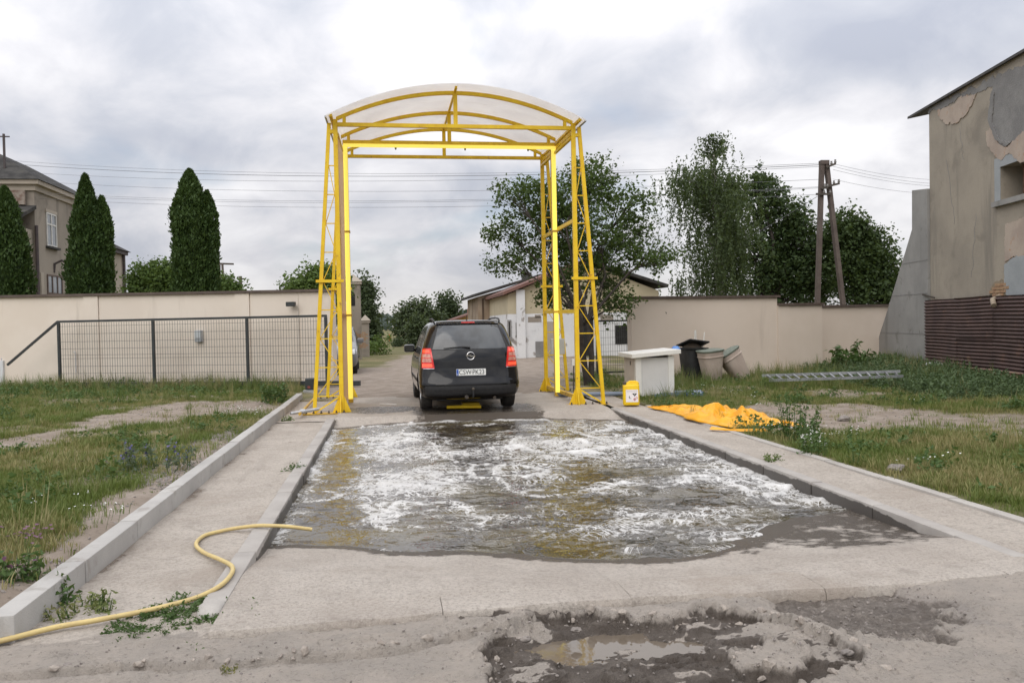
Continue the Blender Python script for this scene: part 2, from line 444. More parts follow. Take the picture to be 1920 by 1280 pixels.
# apron slabs between the basin and the broken road, each a cast slab with its own joint
ap = thing('concrete_apron', 'pale dusty concrete apron in front of the flooded basin', 'apron', (1.3, 4.4, -.02))
slabs = [(-.95, .248), (.252, 1.303), (1.306, 2.424), (2.427, 3.604), (3.607, 6.2)]
for i, (a, c) in enumerate(slabs):
    xs = np.linspace(a, c, 26); bm_ = MB(); zt = .003
    n = len(xs)
    lipy = 4.40+(fbm(xs*3.1, xs*0+i, 31, 4)-.5)*.07 + .03*np.sin(xs*1.7)
    rows = []
    for yv, zv in (('lip', -.16), ('lip', -.03), ('lip2', -.003), ('in', zt), ('back', zt-.006), ('back', -.2)):
        yy = lipy if yv == 'lip' else (lipy+.018 if yv == 'lip2' else (lipy+.06 if yv == 'in' else np.full(n, 4.72)))
        rows.append(np.stack([xs, yy, np.full(n, zv)+(fbm(xs*7, yy*7, 8, 3)-.5)*.008], -1))
    v = np.concatenate(rows); k = len(rows)
    f = [(r_*n+i_, r_*n+i_+1, (r_+1)*n+i_+1, (r_+1)*n+i_) for r_ in range(k-1) for i_ in range(n-1)]
    f += [tuple(r_*n for r_ in range(k)), tuple(r_*n+n-1 for r_ in range(k-1, -1, -1))]
    bm_.add(v, f)
    part('slab', bm_, M_SLAB, ap, world=True, smooth=True)

# ---- walkways
def strip(name, x0, x1, y0, y1, z, m, s=1, attr=None):
    X, Y = np.meshgrid(np.linspace(x0, x1, max(4, int((x1-x0)/.08))), np.arange(y0, y1, .08))
    Z = z+(fbm(X*2.6, Y*2.6, s, 4)-.5)*.022
    return struct(link(name, grid_mesh(name, X, Y, Z, {'wet': X*0 if attr is None else attr(X, Y)}), m))
M_PATH = concrete_wet('trodden_concrete', (.42, .37, .318), (.50, .448, .39), (.23, .185, .145))
strip('path_left', -1.93, -.955, 4.38, 14.2, -.035, M_PATH, 50, lambda X, Y: sstep(.5, .9, fbm(X*3, Y*1.2, 60, 4))*.55+sstep(-1.7, -1.9, X)*.45)
strip('path_left_pad', -1.93, -.94, 14.2, 18.4, -.03, M_PATH, 51, lambda X, Y: X*0+.52*(fbm(X*2, Y*2, 66, 3)))
strip('path_right', 4.02, 4.60, 4.3, 18.3, -.008, M_PATH, 52, lambda X, Y: sstep(.5, .95, fbm(X*3, Y*1.2, 61, 4))*.4)

# ---- kerbs, stone by stone
M_KERB = mat('kerb_concrete', (.375, .36, .34), (.44, .425, .40), 1.7, .9, .25, 90, fine=.10, fscale=110, spots=(4.2, .57, .7, (.31, .29, .265)))
M_KERB2 = mat('worn_kerb_concrete', (.38, .355, .325), (.45, .425, .39), 1.9, .9, .35, 80, fine=.14, fscale=90, spots=(3.5, .55, .7, (.30, .275, .24)))
m, t, b = _bsdf('wet_kerb_concrete'); M_KERBW = m
pos = N(t, 'ShaderNodeNewGeometry').outputs['Position']
s3 = N(t, 'ShaderNodeSeparateXYZ'); L(t, pos, s3.inputs[0])
c = mixc(t, ramp(t, noise(t, pos, 2, 6, .6), .36, .64), (.32, .295, .27), (.39, .365, .335))
c = mixc(t, math_n(t, 'MULTIPLY', ramp(t, noise(t, pos, 80, 4, .7), .58, .74), .5), c, (.22, .2, .18))
tide = math_n(t, 'ADD', s3.outputs[2], math_n(t, 'MULTIPLY', math_n(t, 'SUBTRACT', noise(t, pos, 5, 6, .6), .5), .09))
slope_t = math_n(t, 'MULTIPLY', ramp(t, s3.outputs[1], 6.4, 4.9), .10)
wf = ramp(t, math_n(t, 'ADD', tide, slope_t), -.022, -.034)
L(t, mixc(t, wf, c, (.075, .067, .06)), b.inputs['Base Color']); L(t, math_n(t, 'SUBTRACT', .9, math_n(t, 'MULTIPLY', wf, .5)), b.inputs['Roughness'])
bn = N(t, 'ShaderNodeBump'); bn.inputs['Strength'].default_value = .3; bn.inputs['Distance'].default_value = .01
L(t, noise(t, pos, 90, 6, .65), bn.inputs['Height']); L(t, bn.outputs[0], b.inputs['Normal'])

def kerb(name, label, x0, x1, y0, y1, ztop, ln, m, bev=.012, first=None, zb=-.35, taper=None):
    k = thing(name, label, 'kerb', ((x0+x1)/2, y0, ztop), group='concrete kerbs of the wash place')
    y = y0; i = 0
    while y < y1-.05:
        l_ = (first if (i == 0 and first) else ln); y2 = min(y+l_, y1)
        jx, jz = random.uniform(-.005, .005), random.uniform(-.006, .004)
        mb = MB().box(x0+jx, x1+jx, y+.004, y2-.004, zb, ztop+jz, bev)
        if taper: mb.v = [(p[0], p[1], p[2]+taper(p[1])*(1 if p[2] > ztop-.1 else 0)) for p in mb.v]
        part('kerb_stone', mb, m, k, world=True, smooth=True)
        y = y2; i += 1
    return k
kerb('kerb', 'tall clean grey kerb between the left lawn and the walkway', -2.05, -1.92, 4.50, 18.6, .115, 1.08, M_KERB, .010, first=1.0)
kl = kerb('kerb', 'low worn kerb along the left edge of the water', -1.085, -.945, 4.86, 14.25, .005, 1.05, M_KERBW, .022, zb=-.4)
kerb('kerb', 'wet kerb along the right edge of the foamy water', 3.895, 4.03, 4.28, 14.45, .0, 1.0, M_KERBW, .022, zb=-.4, taper=lambda y: -.012*max(0, 5.4-y)/1.1)
kerb('kerb', 'thin edging kerb between the right walkway and the lawn', 4.60, 4.70, 4.3, 14.6, .012, 1.0, M_KERB2, .008)
# broken rounded end of the left kerb
mb = MB(); bm_ = bmesh.new(); bmesh.ops.create_icosphere(bm_, subdivisions=3, radius=1)
for v in bm_.verts:
    n = 1+.22*(vnoise(v.co.x*2.2+4, v.co.y*2.2+v.co.z*1.7, 4)-.5)
    v.co = Vector((-1.02+v.co.x*.085*n, 4.83+v.co.y*.16*n, -.035+v.co.z*.05*n))
mb.bm(bm_); part('broken_end', mb, M_KERB2, kl, world=True, smooth=True)

# ---- broken road surface in front
HOLE1 = px([(938, 1205), (975, 1168), (1050, 1166), (1120, 1156), (1190, 1168), (1270, 1168), (1340, 1150), (1425, 1160), (1490, 1178), (1560, 1205), (1620, 1232), (1640, 1256), (1560, 1270), (1490, 1290), (1420, 1330), (1100, 1360), (930, 1330), (925, 1260)], -.06)
ISLE = px([(1385, 1222), (1430, 1205), (1500, 1208), (1530, 1235), (1500, 1262), (1440, 1264), (1395, 1248)], -.05)
HOLE2 = px([(1470, 1122), (1560, 1108), (1660, 1104), (1770, 1130), (1800, 1165), (1760, 1195), (1690, 1204), (1610, 1190), (1540, 1168), (1490, 1145)], -.05)
HOLE3 = px([(680, 1156), (740, 1150), (800, 1150), (840, 1160), (960, 1155), (1060, 1138), (1130, 1136), (1080, 1150), (960, 1166), (880, 1170), (780, 1160), (700, 1163)], -.05)
CRACK = px([(-200, 1282), (0, 1272), (190, 1258), (380, 1251), (480, 1246), (600, 1238), (720, 1224), (810, 1212), (850, 1197), (950, 1182)], -.045)
X, Y = np.meshgrid(axis((-9, -3, .3), (-3, -1.6, .05), (-1.6, 3.6, .014), (3.6, 5, .05), (5, 10, .3)), axis((-7, 2, .3), (2, 2.7, .06), (2.7, 4.425, .0125), (4.425, 4.52, .012)))
n1 = fbm(X*9, Y*9, 70, 5, .6); n2 = fbm(X*2.2, Y*2.2, 71, 4); n3 = fbm(X*28, Y*28, 72, 3, .6)
jit = (n1-.5)*.34+(n2-.5)*.22+(n3-.5)*.05
d1 = np.maximum(sdf_poly(X, Y, HOLE1), -(sdf_poly(X, Y, ISLE)-.02))+jit*.8
d2 = sdf_poly(X, Y, HOLE2)+jit*1.2
d3 = sdf_poly(X, Y, HOLE3)+jit*.35
cd, cs = dist_line(X, Y, CRACK); cd = cd*cs+(n1-.5)*.07+(n2-.5)*.08
fk = fbm(X*3.4, Y*6.2, 73, 6, .62)
Z = -.044+(n2-.5)*.022+(n1-.5)*.012+(n3-.5)*.009+.009*sstep(.50, .525, fk)+.007*sstep(.58, .60, fk)
Z += (.020+.020*(n3-.3))*sstep(-.004, .010, cd)*sstep(.55, .05, cd) - .026*sstep(.030, 0, np.abs(cd+.010))
Z += (.014+.03*(n3-.35))*sstep(.12, .01, d1)*sstep(-.01, .01, d1)
Z -= .040*sstep(.012, -.030, d1)+.010*sstep(-.03, -.2, d1)
PUD = px([(985, 1207), (1040, 1196), (1180, 1188), (1318, 1202), (1300, 1222), (1200, 1232), (1080, 1238), (1010, 1232)], -.09)
Z -= .020*sstep(.05, -.06, sdf_poly(X, Y, PUD)+jit*.55)
Z -= .018*sstep(.04, -.05, d2)-(n3-.5)*.022*sstep(.04, -.05, d2)
Z += (sstep(.49, .52, fk)*.020+(n3-.5)*.016+(n1-.5)*.018)*sstep(.0, -.06, d1)*sstep(-.02, .10, sdf_poly(X, Y, PUD)+jit*.3)
Z -= .022*sstep(.012, -.014, d3)
Z += sstep(1.2, 2.6, X)*sstep(3.2, 4.4, Y)*.034*sstep(-.02, .2, np.minimum(d1, d2))
Z = np.where((X < -.9), Z+sstep(3.9, 4.5, Y)*.006, np.where(Y > 4.495, -.25, Z))
mud = np.clip(np.maximum.reduce([sstep(.015, -.02, d1)*(1-.85*sstep(.60, .66, fk+(n1-.5)*.12)), sstep(.06, -.04, d2)*.60, sstep(.02, -.01, d3)]), 0, 1)
mud = np.maximum(mud, .30*sstep(.75, .25, np.hypot((X-2.6)/1.2, (Y-3.6)/.5)-.35+jit*2))
m, t, b = _bsdf('broken_road')
pos = N(t, 'ShaderNodeNewGeometry').outputs['Position']
at = N(t, 'ShaderNodeAttribute', attribute_name='mud')
c = mixc(t, ramp(t, noise(t, pos, 2.4, 7, .65), .38, .62), (.53, .467, .405), (.46, .41, .36))
c = mixc(t, math_n(t, 'MULTIPLY', ramp(t, noise(t, pos, 1.1, 6, .6), .56, .70), .45), c, (.30, .272, .262))
c = mixc(t, math_n(t, 'MULTIPLY', ramp(t, noise(t, pos, 34, 7, .78), .52, .66), .62), c, (.22, .19, .165))
c = mixc(t, math_n(t, 'MULTIPLY', ramp(t, noise(t, pos, 110, 3, .6), .62, .72), .6), c, (.56, .53, .49))
mudc = mixc(t, ramp(t, noise(t, pos, 6, 6, .65), .4, .62), (.115, .094, .077), (.180, .152, .128))
mudc = mixc(t, math_n(t, 'MULTIPLY', ramp(t, noise(t, pos, 60, 4, .65), .60, .72), .5), mudc, (.20, .175, .15))
mf = ramp(t, math_n(t, 'ADD', at.outputs['Fac'], math_n(t, 'MULTIPLY', math_n(t, 'SUBTRACT', noise(t, pos, 24, 7, .75), .5), .9)), .28, .72)
L(t, mixc(t, mf, c, mudc), b.inputs['Base Color'])
L(t, math_n(t, 'SUBTRACT', .93, math_n(t, 'MULTIPLY', mf, math_n(t, 'MULTIPLY', noise(t, pos, 7, 5), .95))), b.inputs['Roughness'])
b.inputs['Specular IOR Level'].default_value = .3
bn = N(t, 'ShaderNodeBump'); bn.inputs['Strength'].default_value = 1.0; bn.inputs['Distance'].default_value = .022
L(t, math_n(t, 'ADD', noise(t, pos, 130, 5, .7), math_n(t, 'MULTIPLY', noise(t, pos, 40, 6, .7), 1.4)), bn.inputs['Height']); L(t, bn.outputs[0], b.inputs['Normal'])
struct(link('road', grid_mesh('road', X, Y, Z, {'mud': mud}), m))
ROAD_Z = lambda x, y: float(Z_AT(x, y))
_rx, _ry, _rz = X[0].copy(), Y[:, 0].copy(), Z.copy()
def Z_AT(x, y):
    i = np.clip(np.searchsorted(_rx, x), 0, len(_rx)-1); j = np.clip(np.searchsorted(_ry, y), 0, len(_ry)-1); return _rz[j, i]

# puddle lying in the deepest pothole
m, t, b = _bsdf('muddy_water'); M_PUD = m
b.inputs['Base Color'].default_value = (.13, .105, .08, 1); b.inputs['Roughness'].default_value = .04; b.inputs['Specular IOR Level'].default_value = .6
pos = N(t, 'ShaderNodeNewGeometry').outputs['Position']
bn = N(t, 'ShaderNodeBump'); bn.inputs['Strength'].default_value = .05; bn.inputs['Distance'].default_value = .01
L(t, noise(t, pos, 14, 3), bn.inputs['Height']); L(t, bn.outputs[0], b.inputs['Normal'])
pp = px([(985, 1207), (1030, 1196), (1100, 1192), (1180, 1188), (1255, 1192), (1318, 1202), (1300, 1222), (1200, 1232), (1080, 1238), (1010, 1232)], -.09)
c0 = pp.mean(0); X_, Y_ = [], []
mb = MB(); ring = []
for i in range(len(pp)):
    for s_ in (0, .5):
        q = pp[i]*(1-s_)+pp[(i+1) % len(pp)]*s_; q = c0+(q-c0)*1.45; ring.append((q[0], q[1], -.1005))
mb.add(ring+[(c0[0], c0[1], -.1005)], [(i, (i+1) % len(ring), len(ring)) for i in range(len(ring))])
struct(link('puddle_water', mb.mesh('puddle_water'), M_PUD))

# ---- foamy water in the basin
X, Y = np.meshgrid(axis((-.947, 3.897, .02)), axis((5.0, 15.2, .02)))
wob = (fbm(X*1.6, Y*1.6, 5, 3)-.5)*.22
d = sdf_poly(X, Y, EDGE)+wob
wx_ = X+.18*fbm(X*1.7, Y*1.7, 24, 3); wy_ = Y+.3*fbm(X*1.3, Y*1.3, 25, 3)
rip = (fbm(wx_*2.8, wy_*5.0, 14, 3, .5)-.5)*.042+(fbm(wx_*8, wy_*14, 26, 2, .5)-.5)*.013+(fbm(X*.9, Y*1.3, 15, 3)-.5)*.016
edge = np.minimum(np.minimum(np.abs(X+.945), np.abs(3.895-X)), 9)
dens = .46+(fbm(X*.8, Y*.8, 16, 4)-.5)*.75+(rip/.045)*.30
dens += .20*sstep(.30, .0, 3.88-X)*sstep(13, 11, Y)*sstep(5.8, 7, Y)
dens += .32*sstep(.16, .0, X+.93)*sstep(.45, .6, fbm(X*0, Y*.9, 19, 3))
dens += .20*np.exp(-((X-.1)/.8)**2)*sstep(13.5, 12.5, Y)*sstep(6.2, 7.5, Y)-.22*np.exp(-((X+.62)/.22)**2)
dens += .12*np.exp(-((X-2.6)/1.0)**2)*np.exp(-((Y-10.5)/2.0)**2)
dens -= .06*sstep(7.0, 6.0, Y)*sstep(.3, .6, X)
dens -= .20*np.exp(-((X-1.0)/.5)**2)*np.exp(-((Y-8.6)/1.2)**2)
dens += .40*sstep(-.30, -.04, d)*sstep(11, 12.2, Y)*sstep(.50, .62, fbm(X*1.5, Y*2, 18, 3)+.08)
streak_ = np.abs(fbm(X*.9+2, Y*.55, 17, 4)-.5)
dens += .34*sstep(.035, .0, streak_)*sstep(6.2, 7.4, Y)
foam_h = sstep(.70, 1.05, dens)*(.012+.022*fbm(X*14, Y*14, 12, 3))
Zw = ZW+rip*sstep(.02, -.3, d)+foam_h
Zw = np.where(d > .06, ZW-.05, Zw)
m, t, b = _bsdf('foamy_water')
pos = N(t, 'ShaderNodeNewGeometry').outputs['Position']
at = N(t, 'ShaderNodeAttribute', attribute_name='foam')
mp = N(t, 'ShaderNodeMapping'); L(t, pos, mp.inputs[0]); mp.inputs['Scale'].default_value = (1, .75, 1)
fl = math_n(t, 'ADD', math_n(t, 'MULTIPLY', noise(t, mp.outputs[0], 5.0, 9, .66, 1.6), .58), math_n(t, 'MULTIPLY', noise(t, mp.outputs[0], 17, 7, .62, 1.4), .42))
ff = ramp(t, math_n(t, 'ADD', fl, math_n(t, 'MULTIPLY', math_n(t, 'SUBTRACT', at.outputs['Fac'], .5), .32)), .495, .63)
dn = math_n(t, 'SUBTRACT', at.outputs['Fac'], .5)
def web(scale, dist, lo, hi, k):
    r_ = math_n(t, 'SUBTRACT', 1.0, math_n(t, 'ABSOLUTE', math_n(t, 'SUBTRACT', math_n(t, 'MULTIPLY', noise(t, mp.outputs[0], scale, 5, .5, dist), 2.0), 1.0)))
    return ramp(t, math_n(t, 'ADD', r_, math_n(t, 'MULTIPLY', dn, k)), lo, hi)
bub = N(t, 'ShaderNodeTexVoronoi'); bub.inputs['Scale'].default_value = 60; L(t, pos, bub.inputs['Vector'])
gate_ = ramp(t, math_n(t, 'ADD', at.outputs['Fac'], math_n(t, 'MULTIPLY', math_n(t, 'SUBTRACT', noise(t, pos, 1.6, 4), .5), .9)), .33, .56)
ff = math_n(t, 'MULTIPLY', ff, .72)
ff = math_n(t, 'MAXIMUM', ff, math_n(t, 'MULTIPLY', math_n(t, 'MULTIPLY', web(2.3, 1.6, .945, .998, .06), gate_), .85))
ff = math_n(t, 'MAXIMUM', ff, math_n(t, 'MULTIPLY', math_n(t, 'MULTIPLY', web(6.0, 2.0, .93, .998, .08), gate_), .7))
thick = ramp(t, at.outputs['Fac'], .78, 1.0)
ff = math_n(t, 'MAXIMUM', ff, math_n(t, 'MULTIPLY', thick, math_n(t, 'ADD', .55, math_n(t, 'MULTIPLY', bub.outputs['Distance'], .7)), True))
wc = mixc(t, ramp(t, noise(t, pos, 1.4, 5, .6), .42, .62), (.045, .036, .026), (.085, .066, .030))
L(t, mixc(t, ff, wc, (.70, .69, .67)), b.inputs['Base Color'])
L(t, math_n(t, 'ADD', .035, math_n(t, 'MULTIPLY', ff, .6)), b.inputs['Roughness']); b.inputs['Specular IOR Level'].default_value = .6
bn = N(t, 'ShaderNodeBump'); bn.inputs['Strength'].default_value = .35; bn.inputs['Distance'].default_value = .03
hh = math_n(t, 'ADD', noise(t, mp.outputs[0], 9, 3, .5, .6), math_n(t, 'MULTIPLY', noise(t, mp.outputs[0], 24, 3, .5), .25))
hh = math_n(t, 'ADD', hh, math_n(t, 'MULTIPLY', ff, .8))
L(t, hh, bn.inputs['Height']); L(t, bn.outputs[0], b.inputs['Normal'])
struct(link('water', grid_mesh('water', X, Y, Zw, {'foam': np.clip(dens, 0, 1.4)}), m))

# ================================================================== WASH GATE
M_YEL = mat('yellow_paint', (.82, .56, .020), (.74, .47, .015), 5, .42, .05, 60, fine=.06, spots=(7, .62, .72, (.42, .22, .04)), streak=((6, 6, .5), .60, .74, (.60, .38, .05)), rvar=.25)
M_YELB = mat('worn_yellow_paint', (.66, .42, .04), (.50, .30, .05), 6, .55, .2, 50, fine=.1, spots=(7, .55, .70, (.26, .13, .05)))
M_STRIP = mat('yellow_glow_strip', (.95, .78, .10), None, rough=.35, fine=0, emit=((1.0, .84, .16), .62))  # weak emission put into the yellow so the strips come out bright
M_STEEL = mat('galvanised_steel', (.45, .46, .47), (.56, .57, .58), 14, .42, .08, 40, metal=.75, fine=.1)
M_DARK = mat('dark_bolt', (.05, .045, .04), (.09, .07, .05), 20, .6, fine=.1)
m, t, b = _bsdf('white_polycarbonate'); M_POLY = m
pos = N(t, 'ShaderNodeNewGeometry').outputs['Position']
c = mixc(t, ramp(t, noise(t, pos, 1.2, 5), .35, .7), (.92, .91, .905), (.86, .845, .84))
L(t, c, b.inputs['Base Color']); b.inputs['Roughness'].default_value = .35
tr = N(t, 'ShaderNodeBsdfTranslucent'); L(t, c, tr.inputs['Color'])
mx = N(t, 'ShaderNodeMixShader'); mx.inputs[0].default_value = .62; L(t, b.outputs[0], mx.inputs[1]); L(t, tr.outputs[0], mx.inputs[2])
L(t, mx.outputs[0], t.nodes['Material Output'].inputs[0])
m, t, b = _bsdf('amber_curtain'); M_CURT = m
b.inputs['Base Color'].default_value = (.62, .38, .20, 1); b.inputs['Roughness'].default_value = .25
tr = N(t, 'ShaderNodeBsdfTranslucent'); tr.inputs['Color'].default_value = (.75, .48, .24, 1)
mx = N(t, 'ShaderNodeMixShader'); mx.inputs[0].default_value = .5; L(t, b.outputs[0], mx.inputs[1]); L(t, tr.outputs[0], mx.inputs[2])
L(t, mx.outputs[0], t.nodes['Material Output'].inputs[0])

XLi, XRi = -.89, 3.50
YF, YM, YR = 15.30, 16.90, 18.50
gate = thing('wash_gate', 'tall yellow steel disinfection gate with arched white roof over the drive', 'gate', (1.3, 16.9, 0))
def gp(name, mb, m=None, parent=None, smooth=False): return part(name, mb, m or M_YEL, parent or gate, world=True, smooth=smooth)
def tower(xi, xo, xt, Y, zt, z0=-.02):
    s = 1 if xo > xi else -1
    gp('post', MB().box(xi-.04, xi+.04, Y-.04, Y+.04, z0, zt+.09, .006))
    gp('outer_post', MB().bar((xo, Y, z0), (xt, Y, zt+.02), .065, .065, (0, 1, 0)))
    lev = [.30+.52*i for i in range(9)]
    xo_at = lambda z: xo+(xt-xo)*(z-z0)/(zt-z0)
    for i, z in enumerate(lev):
        big_ = i == 4
        mb = MB().bar((xi+s*.04, Y, z), (xo_at(z)-s*.03, Y, z), .05 if big_ else .018, .05 if big_ else .018)
        if big_: mb.box(min(xi, xo_at(z))-.09, max(xi, xo_at(z))+.09, Y-.062, Y-.043, z-.025, z+.025)
        gp('rung', mb)
        if i < 8:
            a, c_ = (z, lev[i+1]) if i % 2 else (lev[i+1], z)
            gp('diagonal', MB().bar((xi+s*.04, Y+.004, a), (xo_at(c_)-s*.03, Y+.004, c_), .014, .014))
    gp('diagonal', MB().bar((xi+s*.04, Y, .28), (xo_at(.02)-s*.03, Y, .02), .026, .026))
    gp('top_plate', MB().box(min(xi, xt)-.03, max(xi, xt)+.03, Y-.035, Y+.035, zt-.16, zt-.10))
    pl = gp('base_plate', MB().box(min(xi, xo)-.20, max(xi, xo)+.10, Y-.11, Y+.11, z0, z0+.018), M_YELB)
    for k in range(6):
        bx_ = min(xi, xo)-.14+k*(abs(xo-xi)+.18)/5
        gp('bolt', MB().lathe([(.022, z0+.012), (.022, z0+.035), (.012, z0+.035), (.012, z0+.065)], 6, (bx_, Y-.08, 0)), M_DARK, pl)
    for an in (0, 90, 180, 270):        # stiffening fins of the inner foot
        c_, sn = math.cos(rad(an)), math.sin(rad(an))
        gp('foot_fin', MB().prism([(.038, 0), (.17, 0), (.045, .30), (.038, .30)], (xi+sn*.006, Y-c_*.006, z0+.016), (c_, sn, 0), (0, 0, 1), .012), M_YEL, pl)
for Y, zt in ((YF, 5.20), (YR, 5.28)):
    tower(XLi, -1.38, -1.00, Y, zt); tower(XRi, 4.00, 3.61, Y, zt)
XC, HW = 1.305, 2.26
def arch_pts(zb, h, x0, x1, n=36): return [(x, zb+h*(1-((x-XC)/HW)**2)) for x in np.linspace(x0, x1, n)]
def arch_bar(Y, zb, h, wd, th):
    pts = arch_pts(zb, h, XC-HW*.965, XC+HW*.965); v = []; f = []
    for x, z in pts:
        for dy, dz in ((-wd/2, -th/2), (wd/2, -th/2), (wd/2, th/2), (-wd/2, th/2)): v.append((x, Y+dy, z+dz))
    for i in range(len(pts)-1):
        for k in range(4): f.append((i*4+k, i*4+(k+1) % 4, i*4+4+(k+1) % 4, i*4+4+k))
    f += [(3, 2, 1, 0), tuple((len(pts)-1)*4+k for k in range(4))]
    return MB().add(v, f)
for Y, zb in ((YF, 5.20), (YM, 5.24), (YR, 5.28)):
    gp('arch', arch_bar(Y, zb+.06, .55, .055, .065), smooth=True)
    gp('tie_beam', MB().box(XLi+.04, XRi-.04, Y-.03, Y+.03, zb-.035, zb+.035, .004))
    gp('king_post', MB().box(XC-.055, XC+.02, Y-.026, Y+.026, zb+.035, zb+.585))
    for x in (XLi+.16, XRi-.16): gp('short_post', MB().box(x-.03, x+.03, Y-.024, Y+.024, zb+.035, zb+.06+.55*(1-((x-XC)/HW)**2)-.03))
gp('ridge_bar', MB().bar((XC-.02, YF-.3, 5.835), (XC-.02, YR+.2, 5.90), .04, .04))
for x in (XLi-.02, XRi+.02):
    s = -1 if x < 0 else 1
    gp('eave_beam', MB().bar((x, YF+.045, 5.14), (x, YR-.045, 5.22), .07, .07))
    gp('purlin', MB().bar((x+s*.04, YF-.35, 5.285), (x+s*.04, YR+.2, 5.365), .05, .05))
    gp('wall_plate', MB().bar((x-s*.05, YF+.045, 5.03), (x-s*.05, YR-.045, 5.10), .05, .05))
    gp('side_rail', MB().bar((x-s*.02, YF+.04, 1.76), (x-s*.02, YR-.04, 1.80), .055, .075))
    if s > 0: gp('side_rail', MB().bar((x-s*.02, YF+.04, 3.48), (x-s*.02, YR-.04, 3.50), .04, .07))
    gp('ground_rail', MB().bar((x-s*.0, YF+.04, .12), (x, YR-.04, .10), .07, .07), M_YELB)
# roof skin: three bent sheets
for y0, y1 in ((YF-.42, YF+.88), (YF+.885, YF+2.18), (YF+2.185, YR+.30)):
    v = []; f = []; n = 40; xs = np.linspace(XC-HW*1.042, XC+HW*1.042, n)
    for y, dz in ((y0, 0), (y1, 0), (y0, .012), (y1, .012)):
        zb = 5.30+(y-YF)*.025
        for x in xs: v.append((x, y, zb+.57*(1-((x-XC)/HW)**2)+dz))
    for i in range(n-1):
        f += [(i, i+1, n+i+1, n+i), (2*n+i, 3*n+i, 3*n+i+1, 2*n+i+1), (i, 2*n+i, 2*n+i+1, i+1), (n+i, n+i+1, 3*n+i+1, 3*n+i)]
    f += [(0, n, 3*n, 2*n), (n-1, 3*n-1, 4*n-1, 2*n-1)]
    gp('roof_sheet', MB().add(v, f), M_POLY, smooth=True)
for s, x in ((-1, XC-HW*1.042), (1, XC+HW*1.042)):
    zb = 5.30+.57*(1-1.042**2)
    gp('gutter_trim', MB().bar((x-s*.015, YF-.425, zb-.012), (x-s*.015, YR+.305, zb+.08), .03, .018), M_STEEL)
# spray arch with its bright strips
XA, XB = -.80, 3.44
for x, s in ((XA, 1), (XB, -1)):
    gp('spray_upright', MB().box(x-.05, x+.045, YM+.012, YM+.10, .02, 5.20), M_YELB)
    st = gp('glowing_strip', MB().box(x-.047, x+.043, YM-.03, YM+.010, .10, 5.17, .006), M_STRIP)
    for z in (1.78, 3.45): gp('clamp', MB().box(x-.065, x+.06, YM-.038, YM+.105, z-.02, z+.02), M_YELB)
gp('spray_crossbar', MB().box(XA-.05, XB+.05, YM+.012, YM+.09, 5.205, 5.27), M_YELB)
st = gp('glowing_strip', MB().box(XA-.04, XB+.04, YM-.045, YM-.032, 5.13, 5.20, .004), M_STRIP)
for x in (.2, 1.6, 2.9): gp('nozzle', MB().lathe([(.012, 5.09), (.02, 5.12), (.02, 5.128)], 8, (x, YM-.038, 0)), M_DARK)
# amber plastic curtain on the left side
v = []; f = []; n = 30
for j, z in enumerate(np.linspace(.12, 5.0, 12)):
    for i, y in enumerate(np.linspace(YF+.08, YM-.06, n)): v.append((XLi+.03+.022*math.sin(i*1.05+.25*j), y, z))
for j in range(11):
    for i in range(n-1): f.append((j*n+i, j*n+i+1, j*n+n+i+1, j*n+n+i))
cu = gp('side_curtain', MB().add(v, f), M_CURT, smooth=True)
# control box on the rear right tower with its cable
bx_ = gp('control_box', MB().box(3.50, 3.80, YM+.9, YM+1.02, .86, 1.20, .012), mat('grey_box', (.50, .50, .46), (.44, .44, .40), 6, .5))
gp('cable', MB().tube([(3.62, YM+.96, .86), (3.60, YM+.9, .5), (3.64, YM+.9, .2), (3.7, YM+.9, .02)], .010, 6), M_DARK, bx_)
gp('conduit', MB().tube([(XRi-.06, YF+.03, .75), (XRi-.065, YF+.06, .4), (XRi-.05, YF+.10, .05)], .012, 6), M_DARK)
gp('socket', MB().box(XRi-.10, XRi-.045, YF-.01, YF+.06, .73, .86, .008), mat('socket_plastic', (.62, .60, .55), None, rough=.5))

# pipes lying by the gate's feet
M_PVC = mat('grey_blue_pvc', (.17, .21, .27), (.22, .25, .30), 5, .45)
o = MB().tube([(3.44, YM+.05, .35), (3.44, YM+.05, .10), (3.47, YM+.05, .055), (3.56, YM+.02, .045), (4.6, 16.7, .05), (5.6, 16.45, .06), (6.3, 16.2, .07)], .045, 12)
single('drain_pipe', o, M_PVC, 'grey blue plastic pipe lying from the right gate post towards the white kiosk', 'pipe', smooth=True)
pr = thing('pipe_rack', 'silver steel tube clamped to a yellow tube by the left gate foot', 'pipe', tuple(G(575, 772)))
a, c_ = G(545, 775, .06), G(598, 766, .10)
part('steel_tube', MB().tube([a, c_], .028, 12), M_STEEL, pr, world=True, smooth=True)
part('yellow_tube', MB().tube([G(562, 776, .05), G(588, 748, .05)], .026, 12), M_YELB, pr, world=True, smooth=True)
part('clamp', MB().lathe([(.03, -.05), (.045, -.04), (.045, .04), (.03, .05)], 10, tuple(G(568, 771, .075)), 'x'), M_STEEL, pr, world=True, smooth=True)
a = G(712, 757, .012); c_ = G(744, 758, .012)
single('white_rod', MB().tube([a, c_], .012, 8), mat('white_plastic', (.7, .7, .68), None, rough=.5), 'thin white rod lying on the wet drive right of the left gate post', 'rod')

